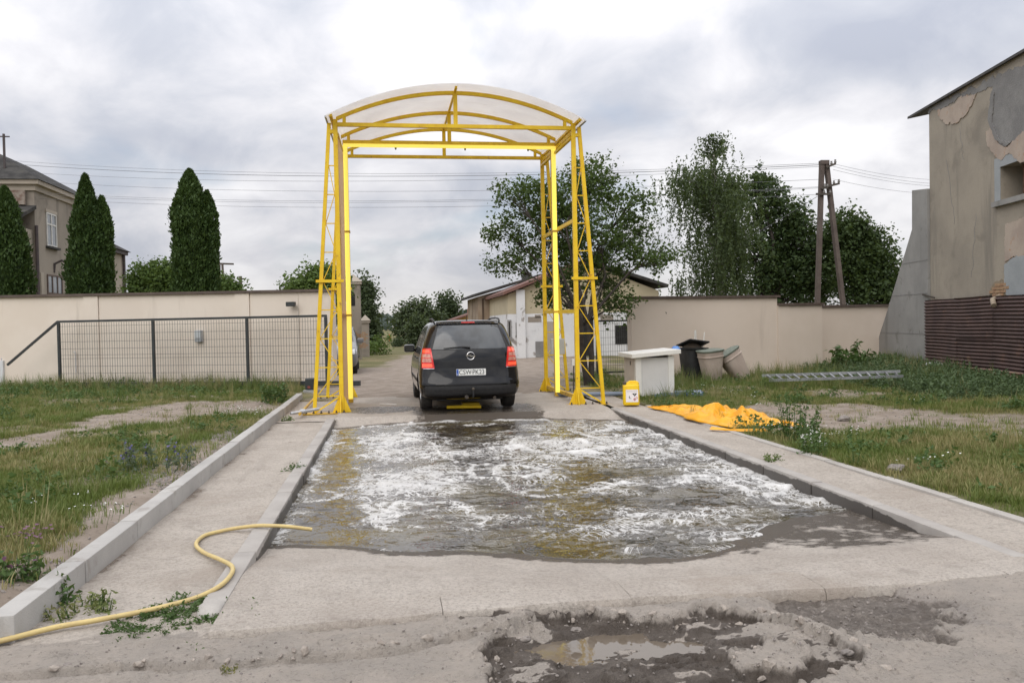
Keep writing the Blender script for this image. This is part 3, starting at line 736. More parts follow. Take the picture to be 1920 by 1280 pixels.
# ================================================================== CAR
def M_paint(name, colr, rough=.22):
    return mat(name, colr, None, rough=rough, coat=.7, spec=.15, fine=.04, fscale=300, obj=True)
def glass_dark(name, c):
    m, t, b = _bsdf(name)
    vec = N(t, 'ShaderNodeTexCoord').outputs['Object']
    L(t, mixc(t, ramp(t, noise(t, vec, 2.2, 3), .42, .6), c, tuple(v*2.2 for v in c)), b.inputs['Base Color'])
    b.inputs['Roughness'].default_value = .10; b.inputs['Specular IOR Level'].default_value = .8
    return m
M_GLASS = glass_dark('tinted_glass', (.022, .025, .028))
M_TYRE = mat('tyre_rubber', (.022, .021, .02), (.05, .046, .042), 10, .85, .2, 90)
M_RIM = mat('alloy', (.32, .32, .33), None, rough=.3, metal=.9)
M_BLKP = mat('black_plastic', (.018, .018, .019), (.026, .026, .027), 20, .5, .05, 200, obj=True)
M_RED = mat('red_lens', (.62, .02, .015), (.45, .012, .01), 18, .12, coat=1, emit=((1.0, .05, .02), .10), obj=True)
M_REDH = mat('lit_lens', (.90, .09, .04), None, rough=.12, coat=1, emit=((1.0, .10, .04), .55), fine=0)
M_CLEAR = mat('pale_lens', (.50, .27, .20), (.38, .12, .10), 24, .1, coat=1, obj=True, emit=((.9, .3, .2), .12))
M_CHROME = mat('chrome', (.72, .72, .73), None, rough=.12, metal=1.0, fine=0)
M_PLATE = mat('plate_white', (.80, .81, .78), None, rough=.4, fine=.02)
M_BLUE = mat('plate_blue', (.02, .09, .42), None, rough=.4, fine=.02)
M_INK = mat('plate_ink', (.015, .015, .015), None, rough=.5, fine=0)

def text_mb(body, size, ext=.0):
    cu_ = bpy.data.curves.new('txt', 'FONT'); cu_.body = body; cu_.size = size; cu_.extrude = ext
    cu_.align_x = 'CENTER'; cu_.align_y = 'CENTER'
    o = bpy.data.objects.new('txt', cu_); col.objects.link(o)
    dg = bpy.context.evaluated_depsgraph_get(); dg.update()
    me = bpy.data.meshes.new_from_object(o.evaluated_get(dg))
    mb = MB().add([v.co[:] for v in me.vertices], [tuple(p.vertices) for p in me.polygons])
    bpy.data.objects.remove(o); bpy.data.curves.remove(cu_); bpy.data.meshes.remove(me)
    return mb

# slices: height, rear y, front y, half width, corner depth rear/front
SL = [(.20, .34, 4.10, .74, .30, .5), (.26, .12, 4.30, .83, .34, .6), (.33, .03, 4.40, .875, .36, .7), (.42, .0, 4.455, .895, .38, .75), (.52, .0, 4.465, .90, .38, .78),
      (.60, .035, 4.46, .90, .40, .78), (.70, .055, 4.43, .898, .42, .78), (.78, .065, 4.34, .893, .44, .75), (.86, .07, 4.14, .885, .46, .70), (.93, .075, 3.86, .876, .46, .62), (.99, .085, 3.56, .866, .46, .55),
      (1.05, .10, 3.36, .852, .46, .52), (1.14, .135, 3.19, .828, .46, .50), (1.25, .19, 2.98, .795, .46, .48), (1.37, .26, 2.74, .757, .46, .46), (1.47, .325, 2.52, .722, .46, .44),
      (1.54, .385, 2.30, .690, .46, .42), (1.585, .44, 2.05, .645, .46, .40), (1.61, .52, 1.82, .58, .42, .36), (1.625, .68, 1.60, .46, .34, .30)]
_SZ = np.array([s[0] for s in SL])
def sl(z): return [float(np.interp(z, _SZ, np.array([s[k] for s in SL]))) for k in range(1, 6)]
PW = 3.0
def rear_pt(x, z, off=0.0):
    yr, yf, wd, cr, cf = sl(z); q = min(.9999, abs(x)/wd)
    y = yr+cr*(1-(1-q**PW)**(1/PW))
    return y
def rear_n(x, z):
    e_ = 2e-3
    tx = Vector((2*e_, rear_pt(x+e_, z)-rear_pt(x-e_, z), 0)); tz = Vector((0, rear_pt(x, z+e_)-rear_pt(x, z-e_), 2*e_))
    return tx.cross(tz).normalized()     # points backwards (-y)
def outline(z, n=22):
    yr, yf, wd, cr, cf = sl(z); pts = []
    for k in range(n+1):        # rear from +x to -x
        a = math.pi*k/n; ca, sa = math.cos(a), math.sin(a)
        pts.append((wd*math.copysign(abs(ca)**(2/PW), ca), yr+cr*(1-sa**(2/PW))))
    m_ = 14
    for k in range(1, m_):      # left side
        pts.append((-wd, yr+cr+(yf-cf-yr-cr)*k/m_))
    for k in range(n+1):
        a = math.pi*k/n; ca, sa = math.cos(a), math.sin(a)
        pts.append((-wd*math.copysign(abs(ca)**(2/2.6), ca), yf-cf*(1-sa**(2/2.6))))
    for k in range(1, m_):
        pts.append((wd, yf-cf-(yf-cf-yr-cr)*k/m_))
    return pts
def rear_patch(x0f, x1f, z0, z1, off, nx=14, nz=10, th=.0):
    """panel lying on the tail: x limits may depend on z"""
    v = []; f = []
    for layer in ((off, off-.012) if not th else (off, off-th)):
        for j in range(nz+1):
            z = z0+(z1-z0)*j/nz; a = x0f(z) if callable(x0f) else x0f; c = x1f(z) if callable(x1f) else x1f
            for i in range(nx+1):
                x = a+(c-a)*i/nx; p = Vector((x, rear_pt(x, z), z))+rear_n(x, z)*layer; v.append(p[:])
    k = (nx+1)*(nz+1)
    for j in range(nz):
        for i in range(nx):
            q = (j*(nx+1)+i, j*(nx+1)+i+1, (j+1)*(nx+1)+i+1, (j+1)*(nx+1)+i); f += [q, tuple(r_+k for r_ in reversed(q))]
    bd = [i for i in range(nx+1)]+[(j+1)*(nx+1)-1 for j in range(1, nz+1)]+[nz*(nx+1)+i for i in range(nx-1, -1, -1)]+[j*(nx+1) for j in range(nz-1, 0, -1)]
    for a, c in zip(bd, bd[1:]+bd[:1]): f.append((a, a+k, c+k, c))
    return MB().add(v, f)
def side_patch(s, pts, off):
    """window on the flank from a (y,z) outline, s = -1 left, +1 right"""
    def P(y, z):
        yr, yf, wd, cr, cf = sl(z); x = wd
        if y < yr+cr: q = 1-min(1, (yr+cr-y)/cr); q = max(0, 1-q) ; x = wd*(1-q**PW)**(1/PW)
        if y > yf-cf: q = min(.999, (y-(yf-cf))/cf); x = wd*(1-q**2.6)**(1/2.6)
        return x
    # fill by horizontal strips
    zs = np.linspace(min(p[1] for p in pts), max(p[1] for p in pts), 9); v = []; f = []; n = 8
    for z in zs:
        ys = []
        for a, c in zip(pts, pts[1:]+pts[:1]):
            if (a[1]-z)*(c[1]-z) <= 0 and a[1] != c[1]: ys.append(a[0]+(c[0]-a[0])*(z-a[1])/(c[1]-a[1]))
        a, c = (min(ys), max(ys)) if ys else (pts[0][0], pts[0][0])
        for i in range(n+1): y = a+(c-a)*i/n; v.append((s*(P(y, z)+off), y, z))
    for j in range(len(zs)-1):
        for i in range(n): f.append((j*(n+1)+i, j*(n+1)+i+1, (j+1)*(n+1)+i+1, (j+1)*(n+1)+i))
    k = len(v); v += [(p[0]-s*.02, p[1], p[2]) for p in v]; f += [tuple(i+k for i in q) for q in f]
    return MB().add(v, f)

def make_car(name, label, paint, loc, rz, tail=True):
    car = thing(name, label, 'car', loc, rz)
    zs = sorted(set(list(_SZ)+[.29, .375, .47, .56, .65, .74, .82, .895, .96, 1.02, 1.09, 1.195, 1.31, 1.42, 1.505, 1.565]))
    rows = [[(x, y, z) for x, y in outline(z)] for z in zs]; n = len(rows[0]); mb = MB()
    v = [p for r_ in rows for p in r_]
    # crown of the roof
    top = []
    for s_ in (.7, .35):
        yr, yf, wd, cr, cf = sl(1.625); cy = (yr+yf)/2
        top.append([(p[0]*s_, cy+(p[1]-cy)*s_, 1.625+.016*(1-s_)) for p in rows[-1]])
    for r_ in top: v += r_
    nr = len(rows)+2
    f = [(j*n+i, j*n+(i+1) % n, (j+1)*n+(i+1) % n, (j+1)*n+i) for j in range(nr-1) for i in range(n)]
    f += [tuple(range(n-1, -1, -1)), tuple((nr-1)*n+i for i in range(n))]
    mb.add(v, f); me = mb.mesh('body', None, True)
    body = link('body', me, paint, car)
    # wheel arches cut through the flanks
    cut = MB()
    for y in (.84, 3.54):
        for s in (-1, 1): cut.lathe([(.365, s*.62), (.365, s*1.0)], 40, (0, y, .325), 'x')
    co = link('cutter', cut.mesh('cutter'))
    bo = body.modifiers.new('b', 'BOOLEAN'); bo.operation = 'DIFFERENCE'; bo.object = co; bo.solver = 'EXACT'
    bpy.context.view_layer.update(); dg = bpy.context.evaluated_depsgraph_get()
    co.location = (0, 0, 0); co.parent = car; bpy.context.view_layer.update(); dg.update()
    nm = bpy.data.meshes.new_from_object(body.evaluated_get(dg)); body.modifiers.clear()
    nm.name = 'body'; body.data = nm; nm.polygons.foreach_set('use_smooth', [True]*len(nm.polygons)); nm.set_sharp_from_angle(angle=rad(40))
    bpy.data.objects.remove(co)
    P = lambda nme, mb_, m_, par=None, smooth=True: part(nme, mb_, m_, par or car, smooth=smooth)
    P('underbody', MB().box(-.60, .60, .32, 4.1, .19, .34, .03), M_BLKP)
    for s in (-1, 1):
        for y in (.84, 3.54):
            wh = P('wheel', MB().lathe([(.20, s*.66), (.30, s*.655), (.318, s*.68), (.322, s*.72), (.322, s*.80), (.315, s*.845), (.29, s*.865), (.225, s*.858), (.215, s*.84)], 36, (0, y, .322), 'x'), M_TYRE)
            rim = MB().lathe([(.215, s*.835), (.20, s*.85), (.195, s*.83), (.10, s*.815), (.05, s*.835), (.03, s*.84)], 30, (0, y, .322), 'x')
            P('rim', rim, M_RIM, wh)
        P('side_window', side_patch(s, [(.62, 1.10), (1.05, 1.06), (1.05, 1.44), (.80, 1.44)], .004), M_GLASS)
        P('side_window', side_patch(s, [(1.13, 1.05), (2.0, 1.03), (2.0, 1.47), (1.13, 1.45)], .004), M_GLASS)
        P('side_window', side_patch(s, [(2.08, 1.03), (2.92, 1.02), (2.45, 1.47), (2.08, 1.47)], .004), M_GLASS)
        mi = P('mirror', MB().box(s*.97-.11, s*.97+.11, 2.72, 2.86, 1.00, 1.16, .045), paint)
        P('mirror_glass', MB().box(s*.97-.085, s*.97+.085, 2.714, 2.722, 1.025, 1.135), M_GLASS, mi)
        P('mirror_arm', MB().bar((s*.80, 2.84, 1.04), (s*.92, 2.80, 1.05), .05, .05), paint, mi)
        rl = [(s*.60, .62, 1.598), (s*.605, .72, 1.645), (s*.605, 1.1, 1.665), (s*.60, 1.6, 1.662), (s*.57, 1.86, 1.64), (s*.56, 1.95, 1.60)]
        P('roof_rail', MB().tube(rl, .017, 8), M_BLKP)
        for y in (1.35, 2.2):
            P('door_handle', MB().box(s*.885-.012, s*.885+.014, y, y+.16, .92, .945, .006), paint)
        P('side_moulding', MB().box(s*.899-.008, s*.899+.010, 1.28, 3.1, .50, .56, .005), M_BLKP)
    v = []; f = []; nx, nz = 12, 8                       # windscreen
    for j in range(nz+1):
        z = 1.06+.44*j/nz; yr, yf, wd, cr, cf = sl(z)
        for i in range(nx+1):
            x = (-1+2*i/nx)*wd*.88; q = abs(x)/wd; v.append((x, yf-cf*(1-(1-q**2.6)**(1/2.6))+.005, z))
    for j in range(nz):
        for i in range(nx): f.append((j*(nx+1)+i, j*(nx+1)+i+1, (j+1)*(nx+1)+i+1, (j+1)*(nx+1)+i))
    P('windscreen', MB().add(v, f), M_GLASS)
    for s in (-1, 1):
        hl = MB(); hv = []; hf = []
        for j in range(5):
            z = .66+.16*j/4; yr, yf, wd, cr, cf = sl(z)
            for i in range(7):
                x = s*(.46+.40*i/6); q = min(.995, abs(x)/wd); hv.append((x, yf-cf*(1-(1-q**2.6)**(1/2.6))+.006, z))
        for j in range(4):
            for i in range(6): hf.append((j*7+i, j*7+i+1, j*7+8+i, j*7+7+i))
        P('headlight', hl.add(hv, hf), mat('headlamp_lens', (.75, .76, .78), (.35, .36, .38), 14, .06, coat=1, obj=True))
    # tail: tailgate skin, glass, bumper, lights
    tg = P('tailgate', rear_patch(lambda z: -.625, lambda z: .625, .505, 1.10, .004, 20, 14), paint)
    P('lower_trim', rear_patch(-.60, .60, .80, .845, .012, 20, 3, .014), paint, tg)
    P('rear_window', rear_patch(lambda z: -(.655-.30*(z-1.13)), lambda z: .655-.30*(z-1.13), 1.115, 1.535, .006, 20, 12), M_GLASS)
    P('tailgate_edge', rear_patch(lambda z: -(.70-.31*(z-1.13)), lambda z: .70-.31*(z-1.13), 1.10, 1.56, .002, 20, 12), M_BLKP)
    sp = P('roof_spoiler', rear_patch(-.56, .56, 1.545, 1.598, .022, 20, 4, .05), paint)
    P('brake_light', rear_patch(-.12, .12, 1.556, 1.580, .027, 6, 2, .02), mat('dim_red_lens', (.40, .03, .03), None, rough=.2, coat=1, obj=True), sp)
    bp = P('bumper', rear_patch(lambda z: -.80, lambda z: .80, .31, .475, .014, 26, 8, .03), M_BLKP)
    P('bumper_lip', rear_patch(-.64, .64, .482, .498, .016, 20, 2, .03), paint, bp)
    for s in (-1, 1):
        def li(z): return .635+.05*max(0, (z-.80))/.34
        def lo(z): return .845-.03*max(0, (z-.95))/.2
        A = (lambda z: s*li(z)); B = (lambda z: s*lo(z))
        if s < 0: A, B = B, A
        tl = P('tail_light', rear_patch(A, B, .785, 1.135, .010, 10, 14, .02), M_RED)
        q = (lambda f1: (lambda z: s*(f1(z))))
        a_, b_ = (lambda z: s*(li(z)+.03)), (lambda z: s*(lo(z)-.012))
        if s < 0: a_, b_ = b_, a_
        P('clear_lens', rear_patch(a_, b_, .895, 1.035, .014, 8, 5, .01), M_CLEAR, tl)
        P('lit_lamp', rear_patch(a_, b_, .81, .865, .015, 8, 3, .01), M_REDH, tl)
        P('lit_lamp', rear_patch(a_, b_, 1.055, 1.11, .015, 8, 3, .01), M_REDH, tl)
        P('lens_bar', rear_patch(a_, b_, .958, .972, .017, 8, 2, .01), M_RED, tl)
        P('reflector', rear_patch((lambda z: .64) if s > 0 else (lambda z: -.82), (lambda z: .82) if s > 0 else (lambda z: -.64), .775, .786, .012, 6, 2, .01), M_CHROME, tl)
    # wiper, emblem, plate, tow ball, aerial
    wy = lambda x, z, o: tuple(Vector((x, rear_pt(x, z), z))+rear_n(x, z)*o)
    P('wiper', MB().tube([wy(0, 1.135, .03), wy(-.15, 1.145, .035), wy(-.47, 1.125, .03)], [.016, .010, .006], 6), M_BLKP)
    em = P('emblem', MB(), M_CHROME) if False else None
    ring = MB(); R0, r0 = .066, .008; zc_ = .995; yb = rear_pt(0, zc_)-.018; vv = []; ff_ = []
    for i in range(40):
        a = 2*math.pi*i/40
        for k in range(8):
            b_ = 2*math.pi*k/8; rr = R0+r0*math.cos(b_); vv.append((rr*math.cos(a), yb+.010*math.sin(b_), zc_+rr*math.sin(a)))
    for i in range(40):
        for k in range(8): ff_.append((i*8+k, ((i+1) % 40)*8+k, ((i+1) % 40)*8+(k+1) % 8, i*8+(k+1) % 8))
    em = P('emblem', ring.add(vv, ff_), M_CHROME)
    zig = [(-.092, .008), (-.02, .008), (-.034, -.010), (.02, -.010), (.092, -.008), (.02, -.008+.012), (.034, .014), (-.02, .018)]
    zig = [(-.09, .010), (.012, .016), (-.006, .002), (.09, -.006), (.09, -.010), (-.012, -.016), (.006, -.002), (-.09, .006)]
    P('bolt_mark', MB().prism([(x, z) for x, z in zig], (0, yb+.004, zc_), (1, 0, 0), (0, 0, 1), .012), M_CHROME, em, False)
    if tail:
        yb = min(rear_pt(x, .708) for x in (0, .2))-.014
        pl = P('number_plate', MB().box(-.262, .262, yb-.004, yb+.006, .651, .765, .004), M_PLATE, None, False)
        P('plate_holder', MB().box(-.272, .272, yb+.0065, yb+.02, .632, .772, .004), M_BLKP, pl, False)
        P('country_band', MB().box(-.258, -.222, yb-.0065, yb-.0045, .655, .761), M_BLUE, pl, False)
        R90 = Matrix.Rotation(rad(90), 4, 'X')
        def put(txt, size, x, z, sx, m_, y_):
            tb = text_mb(txt, size, .0006); tb.v = [((p[0]*sx+x), y_-p[2], p[1]+z) for p in tb.v]
            P('lettering', tb, m_, pl, False)
        put('PL', .030, -.240, .672, .9, M_PLATE, yb-.0078)
        put('CSW', .118, -.105, .707, .86, M_INK, yb-.0060)
        put('PK23', .118, .130, .707, .86, M_INK, yb-.0060)
        P('hologram', MB().box(.004, .020, yb-.0058, yb-.0046, .70, .716), M_CHROME, pl, False)
        tb = P('tow_bar', MB().tube([(.02, .35, .30), (.02, .02, .27), (.02, -.06, .29), (.02, -.075, .36), (.02, -.075, .40)], .018, 8), M_BLKP)
        bm_ = bmesh.new(); bmesh.ops.create_uvsphere(bm_, u_segments=14, v_segments=10, radius=.027)
        P('tow_ball', MB().bm(bm_, Matrix.Translation((.02, -.075, .42))), M_DARK, tb)
        P('tow_socket', MB().lathe([(.03, -.04), (.035, -.03), (.035, .02), (.02, .03)], 12, (-.09, .02, .275), 'y'), M_DARK, tb)
        P('exhaust', MB().tube([(.42, .10, .245), (.42, .5, .26)], .028, 12), M_DARK)
    ae = P('aerial', MB().lathe([(.022, 1.605), (.012, 1.63), (.004, 1.66), (.003, 1.73)], 8, (0, .62, 0)), M_BLKP)
    P('rear_interior', MB().box(-.5, .5, 1.6, 1.7, .9, 1.0), M_BLKP)
    for y in (.23,):
        pass
    return car
PAINT = M_paint('black_car_paint', (.005, .005, .006), .12)
car = make_car('minivan', 'black minivan seen from behind under the yellow gate, tail lights lit', PAINT, (1.405, 14.47, .0), rad(.9))
car2 = make_car('parked_car', 'silver car parked on the drive behind the left gate post', M_paint('silver_car_paint', (.14, .14, .145), .3), (-2.02, 31.6, .0), rad(181), tail=False)

# yellow drain frame on the ground below the tail of the car
dr = thing('floor_bar', 'yellow bar frame on the wet floor beneath the car tail', 'bar', tuple(G(870, 764, .0)))
a, c_ = G(838, 763, .05), G(902, 762, .05)
part('front_tube', MB().tube([a, c_], .032, 10), M_YEL, dr, world=True, smooth=True)
part('stub', MB().box(1.30, 1.62, 15.2, 15.5, .02, .10, .02), M_YEL, dr, world=True)

# ================================================================== WALLS, SLIDING GATE
M_REND = mat('cream_render', (.74, .665, .58), (.70, .62, .535), .8, .92, .10, 140, fine=.04, fscale=160, streak=((2.2, 2.2, .25), .60, .78, (.60, .53, .455)), spots=(.55, .56, .72, (.66, .585, .505)))
M_REND2 = mat('beige_render', (.67, .58, .495), (.63, .54, .455), .8, .92, .10, 140, fine=.04, fscale=160, streak=((2.2, 2.2, .25), .60, .78, (.57, .485, .41)))
M_COPE = mat('brown_coping', (.085, .062, .052), (.12, .09, .075), 3, .55, .05, 60)
M_ANTH = mat('anthracite_paint', (.030, .036, .038), (.045, .05, .052), 8, .45)
def local(p, o, ang):
    c, s = math.cos(-ang), math.sin(-ang); x, y = p[0]-o[0], p[1]-o[1]; return (x*c-y*s, x*s+y*c, p[2])
# left wall
AW = (-12.6, 26.42); BW = (-1.50, 22.46); angL = math.atan2(BW[1]-AW[1], BW[0]-AW[0]); lenL = math.hypot(BW[0]-AW[0], BW[1]-AW[1])
nL = np.array([math.sin(angL), -math.cos(angL), 0])
def wl_x(pxx, pyy, off=0.0):
    p = onplane(pxx, pyy, (AW[0]+nL[0]*off, AW[1]+nL[1]*off, 0), nL); return local(p, AW, angL)
lw = thing('boundary_wall', 'cream rendered wall with brown coping behind the sliding gate', 'wall', (AW[0], AW[1], -.1), angL)
ztop = lambda x: 2.60-.105*x/lenL
xs = [-14, wl_x(160, 640)[0], wl_x(187, 640)[0], wl_x(443, 640)[0], wl_x(470, 640)[0], wl_x(561, 640)[0], lenL]
for i, (a, c) in enumerate(zip(xs[:-1], xs[1:])):
    dp = .035 if i in (1, 3) else 0.0
    mb = MB().box(a+.004, c-.004, -dp, .25, 0, 1); mb.v = [(p[0], p[1], -.2 if p[2] < .5 else ztop(p[0])+.1) for p in mb.v]
    part('pilaster' if dp else 'wall_panel', mb, M_REND, lw)
mb = MB().box(-14, lenL+.06, -.08, .32, 0, 1); mb.v = [(p[0], p[1], ztop(p[0])+.1+(.003 if p[2] < .5 else .07)) for p in mb.v]
part('coping', mb, M_COPE, lw)
# fittings on the left wall
q = wl_x(551, 568); fl = thing('floodlight', 'small black floodlight on the cream wall left of the gate', 'lamp', tuple(onplane(551, 571, (AW[0], AW[1], 0), nL)), angL)
part('housing', MB().box(-.12, .12, -.24, -.12, -.05, .07, .012), M_ANTH, fl); part('bracket', MB().bar((.0, -.12, .0), (.0, 0, -.02), .05, .05), M_ANTH, fl)
part('cable_conduit', MB().tube([(.10, -.02, -.03), (.13, -.02, -.08), (.13, -.02, -2.0)], .012, 6), mat('pale_conduit', (.60, .56, .50), None, rough=.6), fl)
q = onplane(375, 630, (AW[0], AW[1], 0), nL)
mb_ = thing('meter_box', 'small grey box on the cream wall behind the sliding gate mesh', 'box', tuple(q), angL)
part('case', MB().box(-.10, .10, -.12, .0, -.16, .16, .02), mat('box_grey', (.36, .38, .40), (.5, .52, .53), 5, .4), mb_); part('lid', MB().box(-.08, .08, -.135, -.121, -.05, .14, .005), mat('box_lid', (.55, .58, .60), None, rough=.3), mb_)
q = onplane(142, 675, (AW[0], AW[1], 0), nL)
single('wall_pipe', MB().tube([tuple(q+np.array([-.03, -.05, .22])), tuple(q+np.array([0, -.06, .25])), tuple(q+np.array([.02, -.06, .20])), tuple(q+np.array([.02, -.06, -.35]))], .022, 8), mat('white_pipe', (.72, .70, .68), None, rough=.5), 'short white pipe bent over on the wall behind the mesh', 'pipe', smooth=True)

# sliding gate in front of it
OG = .55
sg = thing('sliding_gate', 'dark grey sliding mesh gate with slanted tail in front of the left wall', 'gate', (AW[0]+nL[0]*OG, AW[1]+nL[1]*OG, 0), angL)
gx_ = lambda a, c: local(onplane(a, c, (AW[0]+nL[0]*OG, AW[1]+nL[1]*OG, 0), nL), (AW[0]+nL[0]*OG, AW[1]+nL[1]*OG), angL)
posts = [gx_(111, 650)[0], gx_(288, 650)[0], gx_(464, 650)[0], gx_(612, 650)[0]]
zg1 = gx_(288, 597)[2]; zg0 = .16
part('bottom_rail', MB().box(posts[0], posts[-1]+.9, -.06, .06, .03, zg0, .006), M_ANTH, sg)
part('top_rail', MB().box(posts[0]-.03, posts[-1]+.03, -.03, .03, zg1-.06, zg1, .004), M_ANTH, sg)
for x in posts: part('gate_post', MB().box(x-.035, x+.035, -.032, .032, zg0+.002, zg1-.062, .004), M_ANTH, sg)
part('tail_brace', MB().bar((posts[0]-.02, 0, zg1-.03), (gx_(14, 684)[0], 0, gx_(14, 684)[2]), .05, .06), M_ANTH, sg)
for a, c in zip(posts[:-1], posts[1:]):
    mb = MB(); n = int(round((c-a-.08)/.078))
    for i in range(1, n): x = a+.04+(c-a-.08)*i/n; mb.bar((x, .004, zg0+.01), (x, .004, zg1-.07), .006, .006)
    for z in (.24, .42, .62, .84, .94, 1.12, 1.32, 1.54, 1.76): mb.bar((a+.036, -.006, z*zg1/1.93), (c-.036, -.006, z*zg1/1.93), .007, .007)
    o = part('mesh_panel', mb, M_ANTH, sg)
q = G(584, 735, .0)
mo = thing('gate_motor', 'black sliding gate motor on a small base beside the left gate tower', 'motor', tuple(q), angL)
part('housing', MB().box(-.11, .11, -.12, .12, .06, .34, .025), M_ANTH, mo); part('base', MB().box(-.15, .15, -.15, .15, -.02, .058, .006), M_STEEL, mo)
part('front_label', MB().box(-.04, .03, -.126, -.1205, .10, .16), mat('motor_red', (.22, .06, .05), None, rough=.5), mo)
q = G(5, 722, .05)
gpst = thing('gate_guide_post', 'white steel guide post at the left end of the sliding gate', 'post', tuple(q), angL)
part('post', MB().box(-.09, .09, -.07, .07, -.1, .72, .008), mat('white_metal', (.62, .63, .64), (.55, .56, .57), 4, .45), gpst); part('cap', MB().lathe([(.02, .72), (.02, .78), (.012, .80)], 10), M_STEEL, gpst)

# right walls
AR = (6.42, 21.50); angR = math.atan2(.66, 4.47)
nR = np.array([math.sin(angR), -math.cos(angR), 0])
rx = lambda a: local(onplane(a, 640, (AR[0], AR[1], 0), nR), AR, angR)[0]
def wall_run(name, label, x0, x1, y, zt, m, joint=None, cope=(.07, .07)):
    w_ = thing(name, label, 'wall', (AR[0]+x0*math.cos(angR)-y*math.sin(angR), AR[1]+x0*math.sin(angR)+y*math.cos(angR), -.1), angR)
    xs = [0]+([joint-x0] if joint else [])+[x1-x0]
    for i, (a, c) in enumerate(zip(xs[:-1], xs[1:])):
        part('wall_panel', MB().box(a+.004*(i > 0), c, 0 if i else (-.012 if joint else 0), .25, -.2, zt+.1), m, w_)
    part('coping', MB().box(-cope[0]*.7, x1-x0+cope[1], -.07, .32, zt+.103, zt+.165), M_COPE, w_)
x1458, x1540, x1665 = rx(1458), rx(1541), rx(1690)
wall_run('boundary_wall', 'tall beige wall behind the bins and white kiosk', 0, x1458, 0, 2.15, M_REND2, rx(1249))
wall_run('boundary_wall', 'short stepped beige wall section right of the tall one', x1458+.003, x1540, -.02, 1.92, M_REND2, rx(1479), (.0, .05))
wall_run('boundary_wall', 'lowest beige wall section running behind the concrete buttress', x1540+.01, x1665+1.6, .98, 1.87, M_REND2, None, (-.05, .0))

# open mesh gate leaf by the right wall
lf = thing('gate_leaf', 'dark framed mesh gate leaf standing by the right wall end behind the tree', 'gate', tuple(G(1120, 705)), angR)
pL = G(1120, 705); Yl = pL[1]
wlf = 1.0; zt = 1.58
part('frame', MB().bar((0, 0, .08), (0, 0, zt), .05, .05).bar((-.02, 0, zt), (wlf+.02, 0, zt), .05, .05).bar((wlf, 0, .08), (wlf, 0, zt), .06, .06).bar((0, 0, .1), (wlf, 0, .1), .05, .05), M_ANTH, lf)
mb = MB()
for i in range(1, 14): mb.bar((wlf*i/14, .01, .1), (wlf*i/14, .01, zt), .006, .006)
for z in (.3, .5, .7, .9, 1.1, 1.3, 1.5): mb.bar((0, 0.004, z), (wlf, .004, z), .007, .007)
part('mesh_panel', mb, M_ANTH, lf)
part('end_post', MB().box(wlf+.06, wlf+.13, -.04, .04, -.05, zt-.1), mat('grey_post', (.45, .44, .42), None, rough=.6), lf)

# ================================================================== KIOSK, JERRICAN, BINS, LADDER
M_WHITE = mat('white_panel', (.72, .71, .66), (.66, .65, .61), 2, .55, .03, 60, spots=(3, .62, .75, (.55, .53, .48)))
M_PANEL = mat('grey_white_panel', (.60, .59, .57), (.56, .55, .53), 2, .6, fine=.05)
M_SIDE = mat('beige_side', (.52, .46, .39), (.47, .42, .36), 2, .7)
k = thing('kiosk', 'low white cabinet with a sloping white roof beside the right gate tower', 'cabinet', (5.37, 16.8, 0), rad(-3))
part('front_panel', MB().box(-.33, .33, -.52, -.48, .0, .80), M_PANEL, k)
for x in (-.40, .28): part('corner_post', MB().box(x, x+.12, -.545, -.43, -.03, .835, .006), M_WHITE, k)
part('left_side', MB().box(-.395, -.36, -.428, .50, 0, .80), M_SIDE, k); part('right_side', MB().box(.36, .395, -.428, .5, 0, .83), M_PANEL, k)
part('back_panel', MB().box(-.36, .36, .46, .5, 0, .8), M_PANEL, k)
mb = MB().box(-.50, .52, -.64, .60, 0, .085, .006); mb.v = [(p[0], p[1], p[2]+.80+.075*(p[0]+.5)) for p in mb.v]
part('roof', mb, M_WHITE, k)
part('lock', MB().box(-.405, -.396, -.10, -.05, .64, .72, .003), M_DARK, k)
o = single('blue_planks', MB().box(5.2, 6.25, 15.98, 16.08, .02, .07).box(5.4, 6.32, 16.10, 16.17, .03, .085), mat('blue_paint_wood', (.10, .16, .27), (.14, .19, .28), 8, .7), 'blue painted battens lying in the grass in front of the white cabinet', 'batten')

j = thing('jerrican', 'yellow plastic jerrican with hazard label standing on the right walkway', 'jerrican', (4.37, 14.72, .0), rad(-14))
M_JY = mat('jerrican_yellow', (.82, .56, .015), (.78, .51, .012), 6, .35, .03, 40, obj=True)
bd = MB(); bm_ = bmesh.new(); bmesh.ops.create_cube(bm_, size=1)
for v in bm_.verts: v.co = Vector((v.co.x*.30, v.co.y*.25, .205+v.co.z*.39))
bmesh.ops.bevel(bm_, geom=bm_.edges[:], offset=.035, segments=4, affect='EDGES', profile=.5)
bd.bm(bm_); body = part('body', bd, M_JY, j, smooth=True)
part('handle', MB().tube([(-.055, 0, .38), (-.05, 0, .425), (-.02, 0, .44), (.09, 0, .44), (.125, 0, .425), (.135, 0, .38)], .020, 10), M_JY, j, smooth=True)
part('shoulder', MB().box(-.135, .135, -.10, .10, .38, .425, .02), M_JY, j, smooth=True)
for x, y in ((-.115, -.085), (-.115, .055)): part('cap', MB().lathe([(.032, .39), (.032, .43), (.026, .437)], 14, (x, y, 0)), M_DARK, j, smooth=True)
lb = part('label', MB().box(-.098, .125, -.1285, -.1265, .075, .305), mat('label_paper', (.80, .77, .77), (.76, .73, .74), 30, .6, obj=True), j)
ink = M_INK; yv = -.1300
part('corrosive_mark', MB().add([(.015, yv, .235), (.105, yv, .235), (.06, yv, .180)], [(0, 1, 2)]), ink, lb)
